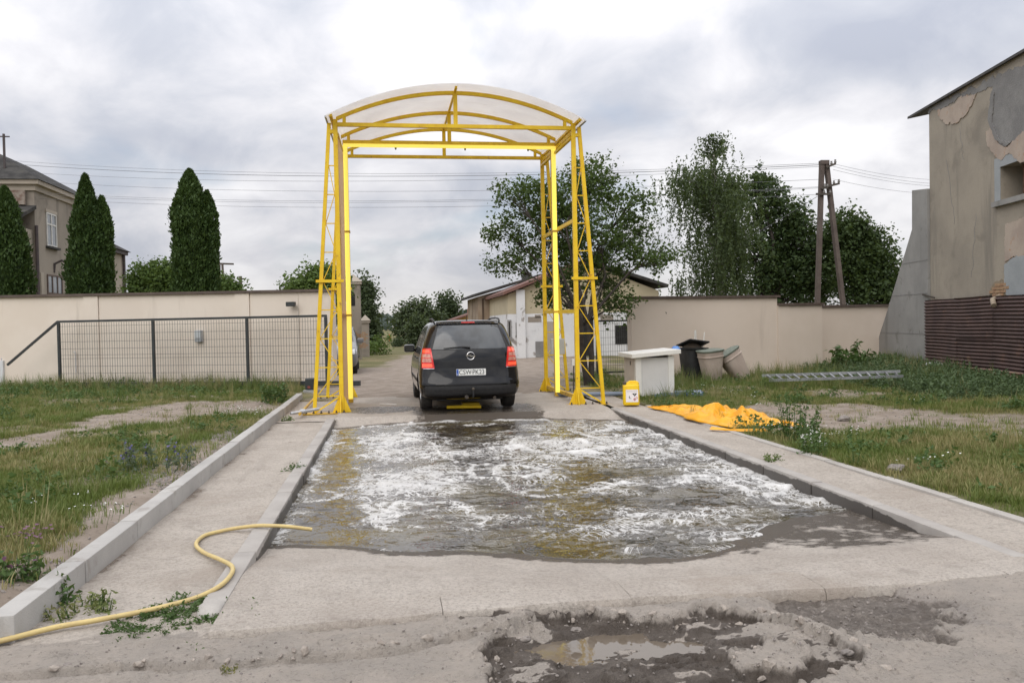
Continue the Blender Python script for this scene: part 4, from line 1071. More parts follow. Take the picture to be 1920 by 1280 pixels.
part('mark_detail', MB().add([(.05, yv-.0006, .222), (.072, yv-.0006, .226), (.062, yv-.0006, .205)], [(0, 1, 2)]), M_PLATE, lb)
rd = mat('label_red', (.55, .05, .06), None, rough=.6)
for cx, cz, r_ in ((.06, .125, .030), (.095, .155, .022)):
    part('warning_diamond', MB().add([(cx-r_, yv, cz), (cx, yv, cz-r_), (cx+r_, yv, cz), (cx, yv, cz+r_), (cx-r_*.68, yv-.0005, cz), (cx, yv-.0005, cz-r_*.68), (cx+r_*.68, yv-.0005, cz), (cx, yv-.0005, cz+r_*.68)], [(0, 1, 5, 4), (1, 2, 6, 5), (2, 3, 7, 6), (3, 0, 4, 7)]), rd, lb)
part('skull_mark', MB().lathe([(.002, yv-.0004), (.010, yv-.0002)], 8, (.06, 0, .125), 'y'), ink, lb)
part('printed_mark', MB().add([(-.04, yv, .19), (-.034, yv, .19), (-.028, yv, .165), (-.034, yv, .150), (0, yv, .148), (0, yv, .140), (-.038, yv, .141), (-.044, yv, .16)], [(0, 1, 2, 7), (2, 3, 6, 7), (3, 4, 5, 6)]), ink, lb)
tl_ = MB()
for z in (.285, .275, .262): tl_.add([(-.085, yv, z), (.11, yv, z), (.11, yv, z+.003), (-.085, yv, z+.003)], [(0, 1, 2, 3)])
part('small_print', tl_, mat('print_grey', (.5, .48, .5), None, rough=.7), lb)

def tub(w0, d0, w1, d1, h, n=24, p=5.0, wall=.02):
    """tapered rounded-square tub, open at the top"""
    mb = MB(); v = []; f = []
    def rg(wd, dp, z): return [(wd*math.copysign(abs(math.cos(a))**(2/p), math.cos(a)), dp*math.copysign(abs(math.sin(a))**(2/p), math.sin(a)), z) for a in (2*math.pi*k/n for k in range(n))]
    rows = [rg(w0*.93, d0*.93, 0), rg(w0, d0, .02), rg(w0+(w1-w0)*.5, d0+(d1-d0)*.5, h*.5), rg(w1, d1, h), rg(w1-wall, d1-wall, h), rg(w0-wall, d0-wall, .05)]
    for r_ in rows: v += r_
    for j_ in range(len(rows)-1):
        for k_ in range(n): f.append((j_*n+k_, j_*n+(k_+1) % n, (j_+1)*n+(k_+1) % n, (j_+1)*n+k_))
    f += [tuple(range(n-1, -1, -1)), tuple((len(rows)-1)*n+k_ for k_ in range(n))]
    return mb.add(v, f)
M_BIN = mat('bin_black', (.022, .023, .025), (.035, .036, .038), 6, .45, .04, 80)
pb = G(1300, 714)
b_ = thing('wheelie_bin', 'black wheelie bin with open lid and sticks beside the white cabinet', 'bin', (pb[0], pb[1], .0), rad(8))
part('body', tub(.22, .26, .29, .34, .84), M_BIN, b_, smooth=True)
part('rim', tub(.31, .36, .315, .365, .05), M_BIN, b_, smooth=True).location = (0, 0, .80)
lid = MB().box(-.31, .31, -.68, .0, -.015, .02, .012); M4 = Matrix.Translation((0, .34, .88)) @ Matrix.Rotation(rad(8), 4, 'Y') @ Matrix.Rotation(rad(-15), 4, 'X')
lid.v = [tuple(M4 @ Vector((p[0]*(1+.12*p[1]), p[1], p[2]+.10*math.cos(p[0]*4.2)-.05))) for p in lid.v]
part('lid', lid, M_BIN, b_)
part('trash_bag', tub(.24, .26, .10, .10, .16, 14, 2.2), M_DARK, b_, smooth=True).location = (-.02, 0, .84)
part('sticker', MB().box(.02, .21, -.352, -.347, .42, .66), mat('sticker_paper', (.55, .55, .56), (.28, .28, .30), 40, .6, obj=True), b_)
for s in (-1, 1): part('wheel', MB().lathe([(.09, s*.22), (.10, s*.23), (.10, s*.26), (.08, s*.27)], 16, (0, .28, .10), 'x'), M_TYRE, b_)
for i, (x0, y0, x1, z1) in enumerate(((.04, .0, .08, 1.28), (.12, .02, .11, 1.30), (.22, .0, .34, 1.24))):
    st = MB().tube([(b_.location[0]+x0, b_.location[1]+y0, .5), (b_.location[0]+x1, b_.location[1]+y0+.05, z1)], .014, 6)
    single('stick', st, M_WHITE, ['leftmost white stick poking out of the black bin', 'middle white stick poking out of the black bin', 'slanted white stick at the right of the black bin'][i], 'stick', 'sticks in the bin')
single('blue_bag', tub(.14, .10, .06, .05, .10, 12, 2.2), mat('blue_film', (.14, .32, .75), (.2, .4, .8), 9, .4), 'crumpled blue plastic bag between the white cabinet and the black bin', 'bag', smooth=True).location = (pb[0]-.42, pb[1]+.1, .80)
M_TUB = mat('dirty_pink_beige_plastic', (.52, .44, .38), (.44, .36, .31), 2.5, .6, .04, 60, spots=(3, .55, .72, (.34, .26, .23)))
M_TUBR = mat('green_grey_rim', (.20, .23, .19), (.14, .16, .13), 6, .6)
def barrel(label, loc, rot, s=1.0):
    t_ = thing('waste_container', label, 'bin', loc, 0, 'beige waste containers by the right wall'); t_.rotation_euler = rot
    part('body', tub(.20*s, .20*s, .30*s, .30*s, .78*s, 28, 3.2), M_TUB, t_, smooth=True)
    part('rim', tub(.315*s, .315*s, .32*s, .32*s, .05*s, 28, 3.2), M_TUBR, t_, smooth=True).location = (0, 0, .755*s)
    part('rib', tub(.296*s, .296*s, .302*s, .302*s, .02*s, 28, 3.2, .012), M_TUB, t_, smooth=True).location = (0, 0, .62*s)
    return t_
p = G(1336, 716); barrel('beige waste container standing upright right behind the black bin', (p[0], p[1], .02), (rad(2), rad(-6), .2), .98)
p = G(1392, 714); barrel('beige waste container leaning left against the wall, its rim tipped', (p[0]+.06, p[1]+.1, .06), (rad(-6), rad(-31), .1), .98)
p0 = onplane(1248, 585, (AR[0], AR[1], 0), nR)
single('leaning_rod', MB().tube([tuple(p0+np.array([0, -.02, 0])), tuple(G(1292, 700))], .012, 6), M_DARK, 'thin dark rod leaning against the tall beige wall above the cabinet', 'rod')

M_ALU = mat('aluminium', (.36, .37, .38), (.27, .28, .29), 8, .4, .05, 60, metal=.6)
la, lb_ = G(1442, 713, .20), G(1694, 705, .26); lc, ld = G(1428, 704, .26), G(1688, 696, .36)
ld_t = thing('ladder', 'aluminium ladder lying on the weeds below the right wall', 'ladder', (float(la[0]), float(la[1]), .2))
part('rail', MB().bar(la, lb_, .03, .06), M_ALU, ld_t, world=True); part('rail', MB().bar(lc, ld, .03, .06), M_ALU, ld_t, world=True)
for i in range(15):
    s = (i+.6)/15.2; part('rung', MB().bar(la+(lb_-la)*s, lc+(ld-lc)*s, .035, .035), M_ALU, ld_t, world=True)

# ================================================================== YELLOW TARPAULIN, HOSE
n, k_ = 260, 110
U, V = np.meshgrid(np.linspace(0, 1, n), np.linspace(0, 1, k_))
A0, A1 = np.array([4.50, 14.15]), np.array([5.00, 10.95])
wd = .16+.62*np.sin(np.clip(U*1.1+.12, 0, 1)*math.pi*.62)+.22*(fbm(U*7, V*0+3, 90, 3)-.5)
cx_ = A0[0]+(A1[0]-A0[0])*U+.10*np.sin(U*6)+.08; cy_ = A0[1]+(A1[1]-A0[1])*U
xx = cx_+(V-.28)*wd*1.35+(fbm(U*5, V*4, 91, 3)-.5)*.10
yy = cy_+(fbm(U*6, V*3, 92, 3)-.5)*.35-.25*(V-.5)*U
tri = lambda q: np.abs(2*(q-np.floor(q+.5)))
w1_ = fbm(U*4, V*2.5, 93, 3); w2_ = fbm(U*5, V*3, 94, 3); w3_ = fbm(U*9, V*5, 98, 3)
fold = .40*tri(3.2*U+.8*V+1.1*w1_)**1.3+.30*tri(4.7*U-1.6*V+1.3*w2_)**1.2+.20*tri(2.0*U+2.6*V+1.2*w1_)+.14*tri(11*U+3*V+1.5*w3_)
fold = np.clip(fold-.18, 0, 1)*1.15
env = np.sin(np.clip(V, 0, 1)*math.pi)**.55*np.sin(np.clip(U*.98+.015, 0, 1)*math.pi)**.5
hgt = env*(.03+.30*fold*(.42+.7*sstep(.25, .7, U)))*.95
zz = np.maximum(hgt, .0)+.016+.012*fbm(U*9, V*9, 95, 2)
M_TARP = mat('yellow_tarpaulin', (.82, .39, .008), (.72, .32, .008), 4, .38, .25, 30, spots=(5, .62, .75, (.60, .32, .03)), spec=.45, fine=.05)
me = grid_mesh('tarpaulin', xx-4.8, yy-12.4, zz)
tp = link('tarpaulin', me, M_TARP); tp.location = (4.8, 12.4, 0); tag(tp, 'crumpled bright yellow tarpaulin lying along the right walkway', 'tarpaulin')
so = tp.modifiers.new('thickness', 'SOLIDIFY'); so.thickness = .008; so.offset = -1
part('loose_edge', MB().add([(-.2, -1.62, .045), (.16, -1.9, .07), (.22, -1.98, .03), (-.1, -1.72, .02), (-.42, -1.42, .018), (-.34, -1.30, .05)], [(0, 1, 2, 3), (0, 3, 4, 5)]), M_TARP, tp)

hp = [(-60, 1212), (0, 1201), (100, 1176), (180, 1162), (250, 1149), (310, 1136), (370, 1119), (412, 1098), (434, 1075), (434, 1060), (412, 1048), (384, 1036), (369, 1024), (370, 1014), (384, 1003), (410, 996), (440, 990), (480, 985), (510, 985), (545, 987), (585, 992)]
hz_ = [-.005]*4+[-.008]*3+[.022]*3+[.0, -.012, -.012, -.012, -.012]+[-.012, -.005, .022, .028, .012, -.02]
pts = [G(x, y, z) for (x, y), z in zip(hp, hz_)]
# smooth spline
fine_ = []
for i in range(len(pts)-1):
    p0, p1, p2, p3 = pts[max(i-1, 0)], pts[i], pts[i+1], pts[min(i+2, len(pts)-1)]
    for s in np.linspace(0, 1, 7)[:-1]:
        fine_.append(.5*((2*p1)+(-p0+p2)*s+(2*p0-5*p1+4*p2-p3)*s*s+(-p0+3*p1-3*p2+p3)*s**3))
fine_.append(pts[-1])
M_HOSE = mat('yellow_hose', (.60, .47, .20), (.52, .40, .18), 9, .5, .1, 80, spots=(12, .58, .72, (.38, .28, .13)))
single('hose', MB().tube(fine_, .0145, 10), M_HOSE, 'yellow rubber hose snaking across the left walkway into the water', 'hose', smooth=True)

# ================================================================== BUILDING WITH BUTTRESS (right)
M_PLAST = mat('old_plaster', (.36, .318, .258), (.295, .262, .215), .8, .95, .35, 30, fine=.09, fscale=35, spots=(1.1, .52, .68, (.25, .222, .182)), streak=((1.6, 1.6, .20), .54, .70, (.24, .215, .18)))
M_CEM = mat('grey_cement', (.205, .20, .196), (.265, .26, .25), 1.6, .95, .6, 26, fine=.14, fscale=28, spots=(2.5, .55, .7, (.20, .195, .19)))
M_CONC = mat('formed_concrete', (.255, .25, .238), (.315, .308, .292), .9, .93, .3, 30, fine=.09, fscale=40, spots=(2.2, .58, .72, (.19, .185, .17)), streak=((2, 2, .25), .54, .74, (.185, .18, .168)))
M_CREAM = mat('bare_cream_coat', (.45, .375, .31), (.38, .31, .26), 2.2, .95, .35, 40, spots=(5, .56, .7, (.42, .27, .19)))
M_BLUEG = mat('blue_grey_coat', (.34, .36, .37), (.30, .32, .33), 2, .95, .3, 40)
M_BRICK = mat('brick', (.33, .20, .12), (.40, .27, .16), 9, .95, .4, 50, fine=.15)
M_ROOFD = mat('dark_roof_edge', (.060, .058, .056), (.09, .085, .08), 4, .8, .2, 40)
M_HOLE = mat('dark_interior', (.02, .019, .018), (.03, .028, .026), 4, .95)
BP = np.array([14.42, 20.38, 0.0]); bdir = np.array([-.2, -.98, 0]); bdir /= np.linalg.norm(bdir)
bn_ = np.array([bdir[1], -bdir[0], 0]); bn_ = bn_ if bn_[0] < 0 else -bn_      # facing -X
def bu(x, y):
    """sight line onto the facade plane -> (distance along, height)"""
    p = onplane(x, y, BP, bn_); return (float(np.dot(p-BP, bdir)), float(p[2]))
bld = thing('plastered_building', 'tall old building with flaking plaster and small dark window on the right', 'building', tuple(BP))
U3, V3 = tuple(bdir), (0, 0, 1)
def bplate(name, pts, m, out, th, par=None, rough_=0, seed=1):
    """a coat of plaster: outline along/height, its face 'out' in front of the wall"""
    poly = []
    for i in range(len(pts)):
        a, c = np.array(pts[i]), np.array(pts[(i+1) % len(pts)]); k_ = max(1, int(np.linalg.norm(c-a)/.05)) if rough_ else 1
        for s in range(k_):
            q = a+(c-a)*s/k_
            if rough_ and s: q = q+(np.array([fbm(np.array(q[0]*5.), np.array(q[1]*5.), seed), fbm(np.array(q[0]*5.+9), np.array(q[1]*5.), seed+3)])-.5)*rough_+(np.array([random.random(), random.random()])-.5)*.035
            poly.append((float(q[0]), float(q[1])))
    o = BP+bn_*(out-th)
    mb = MB().prism(poly, o, U3, V3, th)
    # make sure the slab grows towards the viewer
    nn = np.cross(bdir, [0, 0, 1])
    if np.dot(nn, bn_) < 0: mb.v[len(mb.v)//2:] = [tuple(np.array(p)+2*th*bn_) for p in mb.v[len(mb.v)//2:]]
    return part(name, mb, m, par or bld, world=True)
HT = 7.12
w0, w1, wz0, wz1 = bu(1876, 330)[0], bu(1876, 330)[0]+1.15, bu(1880, 376)[1], bu(1880, 312)[1]
LEN = 13.0
# wall round the window opening: four blocks 0.5 m thick
for a, c, z0, z1 in ((0, w0, -.3, HT), (w1, LEN, -.3, HT), (w0, w1, -.3, wz0), (w0, w1, wz1, HT)):
    bplate('wall', [(a, z0), (c, z0), (c, z1), (a, z1)], M_PLAST, 0, .5)
o = BP-bn_*6
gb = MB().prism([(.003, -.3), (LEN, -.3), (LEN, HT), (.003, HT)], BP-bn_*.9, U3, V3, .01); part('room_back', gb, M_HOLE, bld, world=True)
def quad_wall(p, q, z0, z1, th=.3):
    p = np.array(p); q = np.array(q); return MB().bar((p[0], p[1], (z0+z1)/2), (q[0], q[1], (z0+z1)/2), th, z1-z0)
e0 = BP-bn_*.52-bdir*(-.15); part('end_wall', quad_wall(e0[:2], (BP-bn_*8+bdir*.15)[:2], -.3, HT), M_PLAST, bld, world=True)
# window: cement surround, reveal, sash
ws = bplate('window_surround', [(w0-.22, wz0-.12), (w1+.2, wz0-.12), (w1+.2, wz0), (w0-.22, wz0)], M_CONC, .10, .10)
bplate('window_surround', [(w0-.24, wz0), (w0, wz0), (w0, wz1), (w0-.24, wz1)], M_BLUEG, .012, .012)
bplate('window_surround', [(w0-.24, wz1), (w1, wz1), (w1, wz1+.22), (w0-.24, wz1+.22)], M_BLUEG, .014, .014)
bplate('window_frame', [(w0+.35, wz0), (w0+.43, wz0), (w0+.43, wz1), (w0+.35, wz1)], mat('old_wood', (.10, .055, .035), (.16, .09, .06), 9, .8), -.30, .06)
bplate('window_frame', [(w0+.43, wz0+.28), (w1, wz0+.28), (w1, wz0+.36), (w0+.43, wz0+.36)], mat('old_wood_bar', (.16, .10, .07), (.22, .15, .10), 9, .8), -.30, .05)
bplate('window_pane', [(w0+.43, wz0+.36), (w1, wz0+.36), (w1, wz1), (w0+.43, wz1)], M_GLASS, -.325, .01)
# plaster coats
B = lambda *pp: [bu(*q) for q in pp]
bplate('cement_coat', B((1740, 210), (1745, 198), (1935, 116), (1935, 270), (1905, 262), (1880, 278), (1868, 245), (1853, 228), (1858, 180), (1862, 165), (1840, 172), (1802, 182), (1790, 193), (1760, 208)), M_CEM, .012, .012, None, .24, 5)
bplate('cream_patch', B((1759, 208), (1788, 196), (1800, 183), (1832, 175), (1822, 200), (1808, 220), (1790, 232), (1775, 233), (1764, 224)), M_CREAM, .022, .022, None, .12, 6)
bplate('cream_patch', B((1850, 246), (1858, 240), (1872, 268), (1885, 276), (1905, 262), (1930, 240), (1930, 304), (1915, 306), (1902, 295), (1890, 290), (1880, 300), (1862, 285), (1852, 268)), M_CREAM, .020, .020, None, .16, 7)
bplate('cement_flake', B((1854, 222), (1862, 170), (1866, 172), (1862, 230), (1876, 262), (1895, 268), (1888, 275), (1868, 262)), M_CEM, .034, .034, None, .05, 8)
bplate('cream_patch', B((1886, 420), (1905, 415), (1940, 395), (1940, 478), (1900, 482), (1885, 492)), M_CREAM, .016, .016, None, .06, 9)
bplate('blue_grey_patch', B((1884, 497), (1900, 483), (1940, 476), (1940, 556), (1890, 558), (1884, 540)), M_BLUEG, .019, .019, None, .05, 10)
for (xa_, ya_), (xb_, yb_) in (((1775, 300), (1790, 420)), ((1830, 400), (1822, 520)), ((1800, 240), (1806, 300))):
    a_, c_ = np.array(bu(xa_, ya_)), np.array(bu(xb_, yb_)); n_ = 12; up_p = []; dn_p = []
    for i in range(n_+1):
        q = a_+(c_-a_)*i/n_+np.array([random.uniform(-.05, .05), 0]); up_p.append((float(q[0]), float(q[1]))); dn_p.append((float(q[0]+.012), float(q[1])))
    bplate('crack_lip', up_p+dn_p[::-1], M_CEM, .004, .004)
# hole in the plaster with bricks showing
hole_p = B((1856, 553), (1858, 538), (1866, 528), (1880, 523), (1890, 528), (1893, 545), (1888, 556), (1868, 558))
hp_o = bplate('mortar_bed', hole_p, mat('mortar', (.30, .25, .18), (.24, .19, .13), 20, .95, .4, 60), .006, .006, None, .05, 11)
ua, uc = min(p[0] for p in hole_p), max(p[0] for p in hole_p); za, zc_ = min(p[1] for p in hole_p), max(p[1] for p in hole_p)
z = za+.03; r_i = 0
while z < zc_-.05:
    x = ua-.1+(.12 if r_i % 2 else 0)
    while x < uc:
        cx_, cz_ = x+.115, z+.032
        if float(sdf_poly(np.array([cx_]), np.array([cz_]), hole_p)[0]) < -.05:
            bplate('brick', [(x, z), (x+.225, z), (x+.225, z+.062), (x, z+.062)], M_BRICK, .02+random.uniform(0, .008), .02, hp_o)
        x += .24
    z += .076; r_i += 1
pf = MB().tube([tuple(onplane(1876, 556, BP, bn_)+bn_*.02), tuple(onplane(1880, 562, BP, bn_)+bn_*.22), tuple(onplane(1886, 572, BP, bn_)+bn_*.26)], .06, 10)
part('drain_spout', pf, mat('dirty_pipe', (.36, .30, .22), (.25, .2, .15), 9, .8), bld, world=True, smooth=True)
# roof: thin dark eave with timber ends
ra = bu(1708, 197)[0]
rf = MB().prism([(ra, HT-.02), (LEN, HT-.02), (LEN, HT+.05), (ra, HT+.05)], BP-bn_*8.5, U3, V3, .01)
rv = []
for al in (ra, LEN):
    for out, z in ((.10, HT-.03), (.10, HT+.03), (-8.5, HT+1.67), (-8.5, HT+1.60)):
        q = BP+bdir*al+bn_*out; rv.append((q[0], q[1], z))
part('roof', MB().add(rv, [(0, 1, 2, 3), (7, 6, 5, 4), (0, 4, 5, 1), (1, 5, 6, 2), (2, 6, 7, 3), (3, 7, 4, 0)]), M_ROOFD, bld, world=True)
# buttress
bt = thing('buttress', 'grey concrete buttress leaning against the corner of the plastered building', 'buttress', tuple(BP+np.array([0, 0, -.2])))
BQ = lambda x, y: (lambda u, z: (u, z))(*bu(x, y))
poly = B((1750, 720), (1745, 560), (1742, 354), (1714, 357), (1714, 430), (1702, 470), (1665, 590), (1632, 690))
poly = [(min(p[0], -.012), p[1]) for p in poly]; poly[0] = (-.012, -.2); poly[-1] = (poly[-1][0]-.05, -.2); poly[1] = (-.012, poly[1][1]); poly[2] = (-.012, poly[2][1])
mb = MB().prism(poly, BP+bn_*.06, U3, V3, .6)
if np.dot(np.cross(bdir, [0, 0, 1]), bn_) > 0: mb.v[len(mb.v)//2:] = [tuple(np.array(p)-1.2*bn_) for p in mb.v[len(mb.v)//2:]]
part('shaft', mb, M_CONC, bt, world=True)
for zj in (1.05, 2.15, 3.05):
    pu = [p for p in poly]; 
    def xl(z):
        pts_ = [(p[1], p[0]) for p in poly[3:]]; pts_.sort(); return float(np.interp(z, [p[0] for p in pts_], [p[1] for p in pts_]))
    mb = MB().prism([(xl(zj)+.01, zj), (-.02, zj), (-.02, zj+.02), (xl(zj+.02)+.01, zj+.02)], BP+bn_*.0605, U3, V3, .006)
    if np.dot(np.cross(bdir, [0, 0, 1]), bn_) < 0: mb.v[len(mb.v)//2:] = [tuple(np.array(p)+.012*bn_) for p in mb.v[len(mb.v)//2:]]
    part('pour_seam', mb, M_CEM, bt, world=True)
part('steel_bar', MB().bar(tuple(onplane(1737, 552, BP, bn_)+bn_*.10), tuple(onplane(1758, 558, BP, bn_)+bn_*.08), .03, .04), M_DARK, bt, world=True)
# corrugated sheet fence in front of the facade
M_CORR = mat('rusty_brown_sheet', (.118, .075, .066), (.080, .052, .047), 2.2, .6, .08, 60, metal=.1, fine=.12, fscale=30, spots=(2.6, .58, .72, (.20, .115, .08)))
M_CORR2 = mat('rusty_pale_sheet', (.26, .17, .12), (.15, .09, .075), 1.6, .7, .08, 60, fine=.14, fscale=30)
cf_ = thing('corrugated_fence', 'rusty brown corrugated metal sheets fixed along the foot of the plastered building', 'fence', tuple(BP+bn_*.16))
def sheet(a, c, z0, z1, out, m, tilt=0.0):
    n = int((z1-z0)/.012); v = []; f = []
    for i in range(n+1):
        z = z0+(z1-z0)*i/n; wv = .020*math.sin(2*math.pi*z/.085)
        for k_ in range(7):
            al = a+(c-a)*k_/6; q = BP+bdir*al+bn_*(out+wv+.006*math.sin(al*3+z)); v.append((q[0], q[1], z+tilt*(al-a)+.006*math.sin(al*2.2)))
    for i in range(n):
        for k_ in range(6): f.append((i*7+k_, i*7+k_+1, i*7+8+k_, i*7+7+k_))
    return MB().add(v, f)
a0 = .02
for i in range(5):
    part('sheet', sheet(a0+i*1.75-(.05 if i else 0), a0+(i+1)*1.75, .98, 1.96+.015*(i % 2), .16+.012*(i % 2), M_CORR, .002), M_CORR, cf_, world=True, smooth=True)
    part('sheet', sheet(a0+i*1.75-(.05 if i else 0), a0+(i+1)*1.75, .10, 1.03, .145+.012*((i+1) % 2), M_CORR, -.004), M_CORR if i != 1 else M_CORR, cf_, world=True, smooth=True)
    part('sheet', sheet(a0+i*1.75+.3, a0+(i+1)*1.75+.28, -.25, .30, .20+.012*((i+1) % 2), M_CORR2, .004), M_CORR2, cf_, world=True, smooth=True)
# white sack in the weeds
bm_ = bmesh.new(); bmesh.ops.create_icosphere(bm_, subdivisions=4, radius=1); sp_ = G(1752, 696, .12)
for v in bm_.verts:
    n = .8+.5*fbm(np.array(v.co.x*2.6+v.co.z), np.array(v.co.y*2.6-v.co.z), 33, 4); v.co = Vector((v.co.x*.46*n, v.co.y*.30*n, max(-.1, v.co.z*.22*n)))
wb = MB().bm(bm_); o = link('white_sack', wb.mesh('white_sack', None, True), mat('white_film', (.74, .74, .75), (.6, .6, .62), 14, .5, .5, 20)); o.location = tuple(sp_)
tag(o, 'crumpled white plastic sack in the weeds below the buttress', 'sack')

# ================================================================== OLD HOUSE (left)
M_HSE = mat('weathered_render', (.31, .27, .225), (.245, .215, .18), .35, .95, .2, 12, fine=.08, fscale=9, spots=(.5, .54, .7, (.18, .155, .13)), streak=((.9, .9, .12), .52, .70, (.185, .16, .135)))
M_HSE2 = mat('pale_render', (.40, .35, .29), (.33, .29, .24), .4, .95, .2, 12, fine=.06, fscale=9)
M_SLATE = mat('slate_roof', (.042, .041, .040), (.075, .072, .068), 1.2, .98, .6, 9, fine=.18, fscale=7, spots=(1.2, .58, .7, (.09, .085, .07)), spec=.1)
M_WFR = mat('white_window_paint', (.62, .61, .58), (.5, .49, .46), 4, .6)
M_PANE = mat('window_pane', (.10, .115, .13), (.20, .22, .24), .8, .08, spec=.8)
M_DRAIN = mat('dark_drainpipe', (.055, .045, .045), (.08, .06, .06), 3, .6)
hs = thing('old_house', 'weathered two storey house with slate roof behind the left wall', 'house', (-24, 54, 0))
def hp_(name, mb, m, par=None): return part(name, mb, m, par or hs, world=True)
HX = -19.0
def house_win(y0, y1, z0, z1, nv, nh, frame, x=HX, arch=0):
    fw = .09; mb = MB().box(x+.01, x+.06, y0, y1, z0, z0+fw).box(x+.01, x+.06, y0, y1, z1-fw, z1).box(x+.01, x+.06, y0, y0+fw, z0+fw, z1-fw).box(x+.01, x+.06, y1-fw, y1, z0+fw, z1-fw)
    for i in range(1, nv+1): yy_ = y0+(y1-y0)*i/(nv+1); mb.box(x+.012, x+.055, yy_-.05, yy_+.05, z0+fw, z1-fw)
    for i, zz_ in enumerate(nh): zq = z0+(z1-z0)*zz_; mb.box(x+.013, x+.052, y0+fw, y1-fw, zq-.045, zq+.045)
    wn = hp_('window', mb, frame)
    k = nv+1; hs_ = [0]+list(nh)+[1]
    for i in range(k):
        for a, c in zip(hs_[:-1], hs_[1:]):
            hp_('pane', MB().box(x+.006, x+.02, y0+(y1-y0)*i/k+.06, y0+(y1-y0)*(i+1)/k-.06, z0+(z1-z0)*a+.06, z0+(z1-z0)*c-.06), M_PANE, wn)
    hp_('sill', MB().box(x+.002, x+.2, y0-.12, y1+.12, z0-.14, z0-.01), M_SLATE, wn)
    return wn
hp_('wall', MB().box(-31, HX, 48.5, 59.5, -.5, 9.3), M_HSE)
hp_('cornice', MB().box(-31.1, HX+.12, 48.38, 59.6, 9.302, 9.62).box(-31.2, HX+.32, 48.2, 59.8, 9.622, 9.86), M_HSE2)
rv = [(-31.4, 48.1, 9.87), (HX+.4, 48.1, 9.87), (HX+.4, 59.9, 9.87), (-31.4, 59.9, 9.87), (-27.5, 51.5, 12.0), (-22.2, 51.9, 12.0), (-22.2, 56, 12.0), (-27.5, 56, 12.0)]
rv = [(p[0], p[1], p[2]) for p in rv]
hp_('roof', MB().add(rv, [(3, 2, 1, 0), (4, 5, 6, 7), (0, 1, 5, 4), (1, 2, 6, 5), (2, 3, 7, 6), (3, 0, 4, 7)]), M_SLATE)
hp_('roof_mast', MB().bar((-20.9, 49.6, 10.7), (-20.9, 49.6, 12.6), .10, .10).bar((-21.4, 49.6, 12.45), (-20.6, 49.6, 12.45), .06, .06), M_DRAIN)
house_win(49.95, 51.35, 6.45, 8.35, 1, [.66], M_WFR)
hp_('window_lintel', MB().box(HX+.002, HX+.07, 49.85, 51.45, 8.36, 8.52), M_HSE2)
house_win(49.85, 52.0, 3.0, 4.85, 2, [.42], mat('brown_sash', (.12, .085, .07), None, rough=.7))
hp_('niche', MB().box(HX+.004, HX+.05, 48.98, 49.35, 3.3, 4.9), M_HSE2)
hp_('wall_lamp', MB().tube([(HX, 50.9, 5.0), (HX+.05, 50.9, 5.5), (HX+.4, 51.0, 5.7), (HX+.7, 51.1, 5.55)], .07, 8), M_DRAIN)
hp_('drainpipe', MB().tube([(HX+.1, 48.42, 7.4), (HX+.1, 48.42, -.2)], .09, 8), M_DRAIN)
# side wing with its lower roof
hp_('wing_wall', MB().box(-31, HX-.12, 45.8, 48.49, -.5, 7.15), M_HSE2)
hp_('wing_roof', MB().add([(-31.5, 45.3, 7.1), (HX+.1, 45.3, 7.1), (HX+.1, 48.495, 8.3), (-31.5, 48.495, 8.3), (-31.5, 45.3, 7.3), (HX+.1, 45.3, 7.3), (HX+.1, 48.495, 8.5), (-31.5, 48.495, 8.5)], [(3, 2, 1, 0), (4, 5, 6, 7), (0, 1, 5, 4), (1, 2, 6, 5), (2, 3, 7, 6), (3, 0, 4, 7)]), M_SLATE)
hp_('wing_gable', MB().box(-31, HX-.4, 48.30, 48.49, 8.52, 9.3), mat('rusty_boards', (.16, .10, .075), (.3, .26, .22), 3, .9))
hp_('wing_pipe', MB().tube([(HX-.7, 45.75, 6.9), (HX-.7, 45.7, 4.6), (HX-.1, 45.7, 4.5)], .05, 6), M_DRAIN)
# rear annex
hp_('annex_wall', MB().box(-28, HX+.02, 59.51, 63.4, -.5, 7.4), M_HSE2)
rv = [(-28.5, 59.6, 7.3), (HX+.45, 59.6, 7.3), (HX+.45, 64.0, 7.3), (-28.5, 64, 7.3), (-24, 59.6, 9.8), (-22.0, 59.6, 9.8), (-22.5, 61.5, 9.6), (-24, 61.5, 9.6)]
hp_('annex_roof', MB().add(rv, [(3, 2, 1, 0), (4, 5, 6, 7), (0, 1, 5, 4), (1, 2, 6, 5), (2, 3, 7, 6), (3, 0, 4, 7)]), M_SLATE)
hp_('annex_eave', MB().box(-28.2, HX+.3, 59.62, 63.7, 7.05, 7.29), M_DRAIN)
hp_('annex_window', MB().box(HX+.021, HX+.07, 60.7, 61.0, 5.9, 6.5), M_HOLE)
hp_('annex_window', MB().box(HX+.021, HX+.08, 60.3, 61.5, 1.6, 3.2), M_WFR)
hp_('drainpipe', MB().tube([(HX+.15, 63.2, 7.1), (HX+.15, 63.2, -.2)], .10, 8), M_DRAIN)

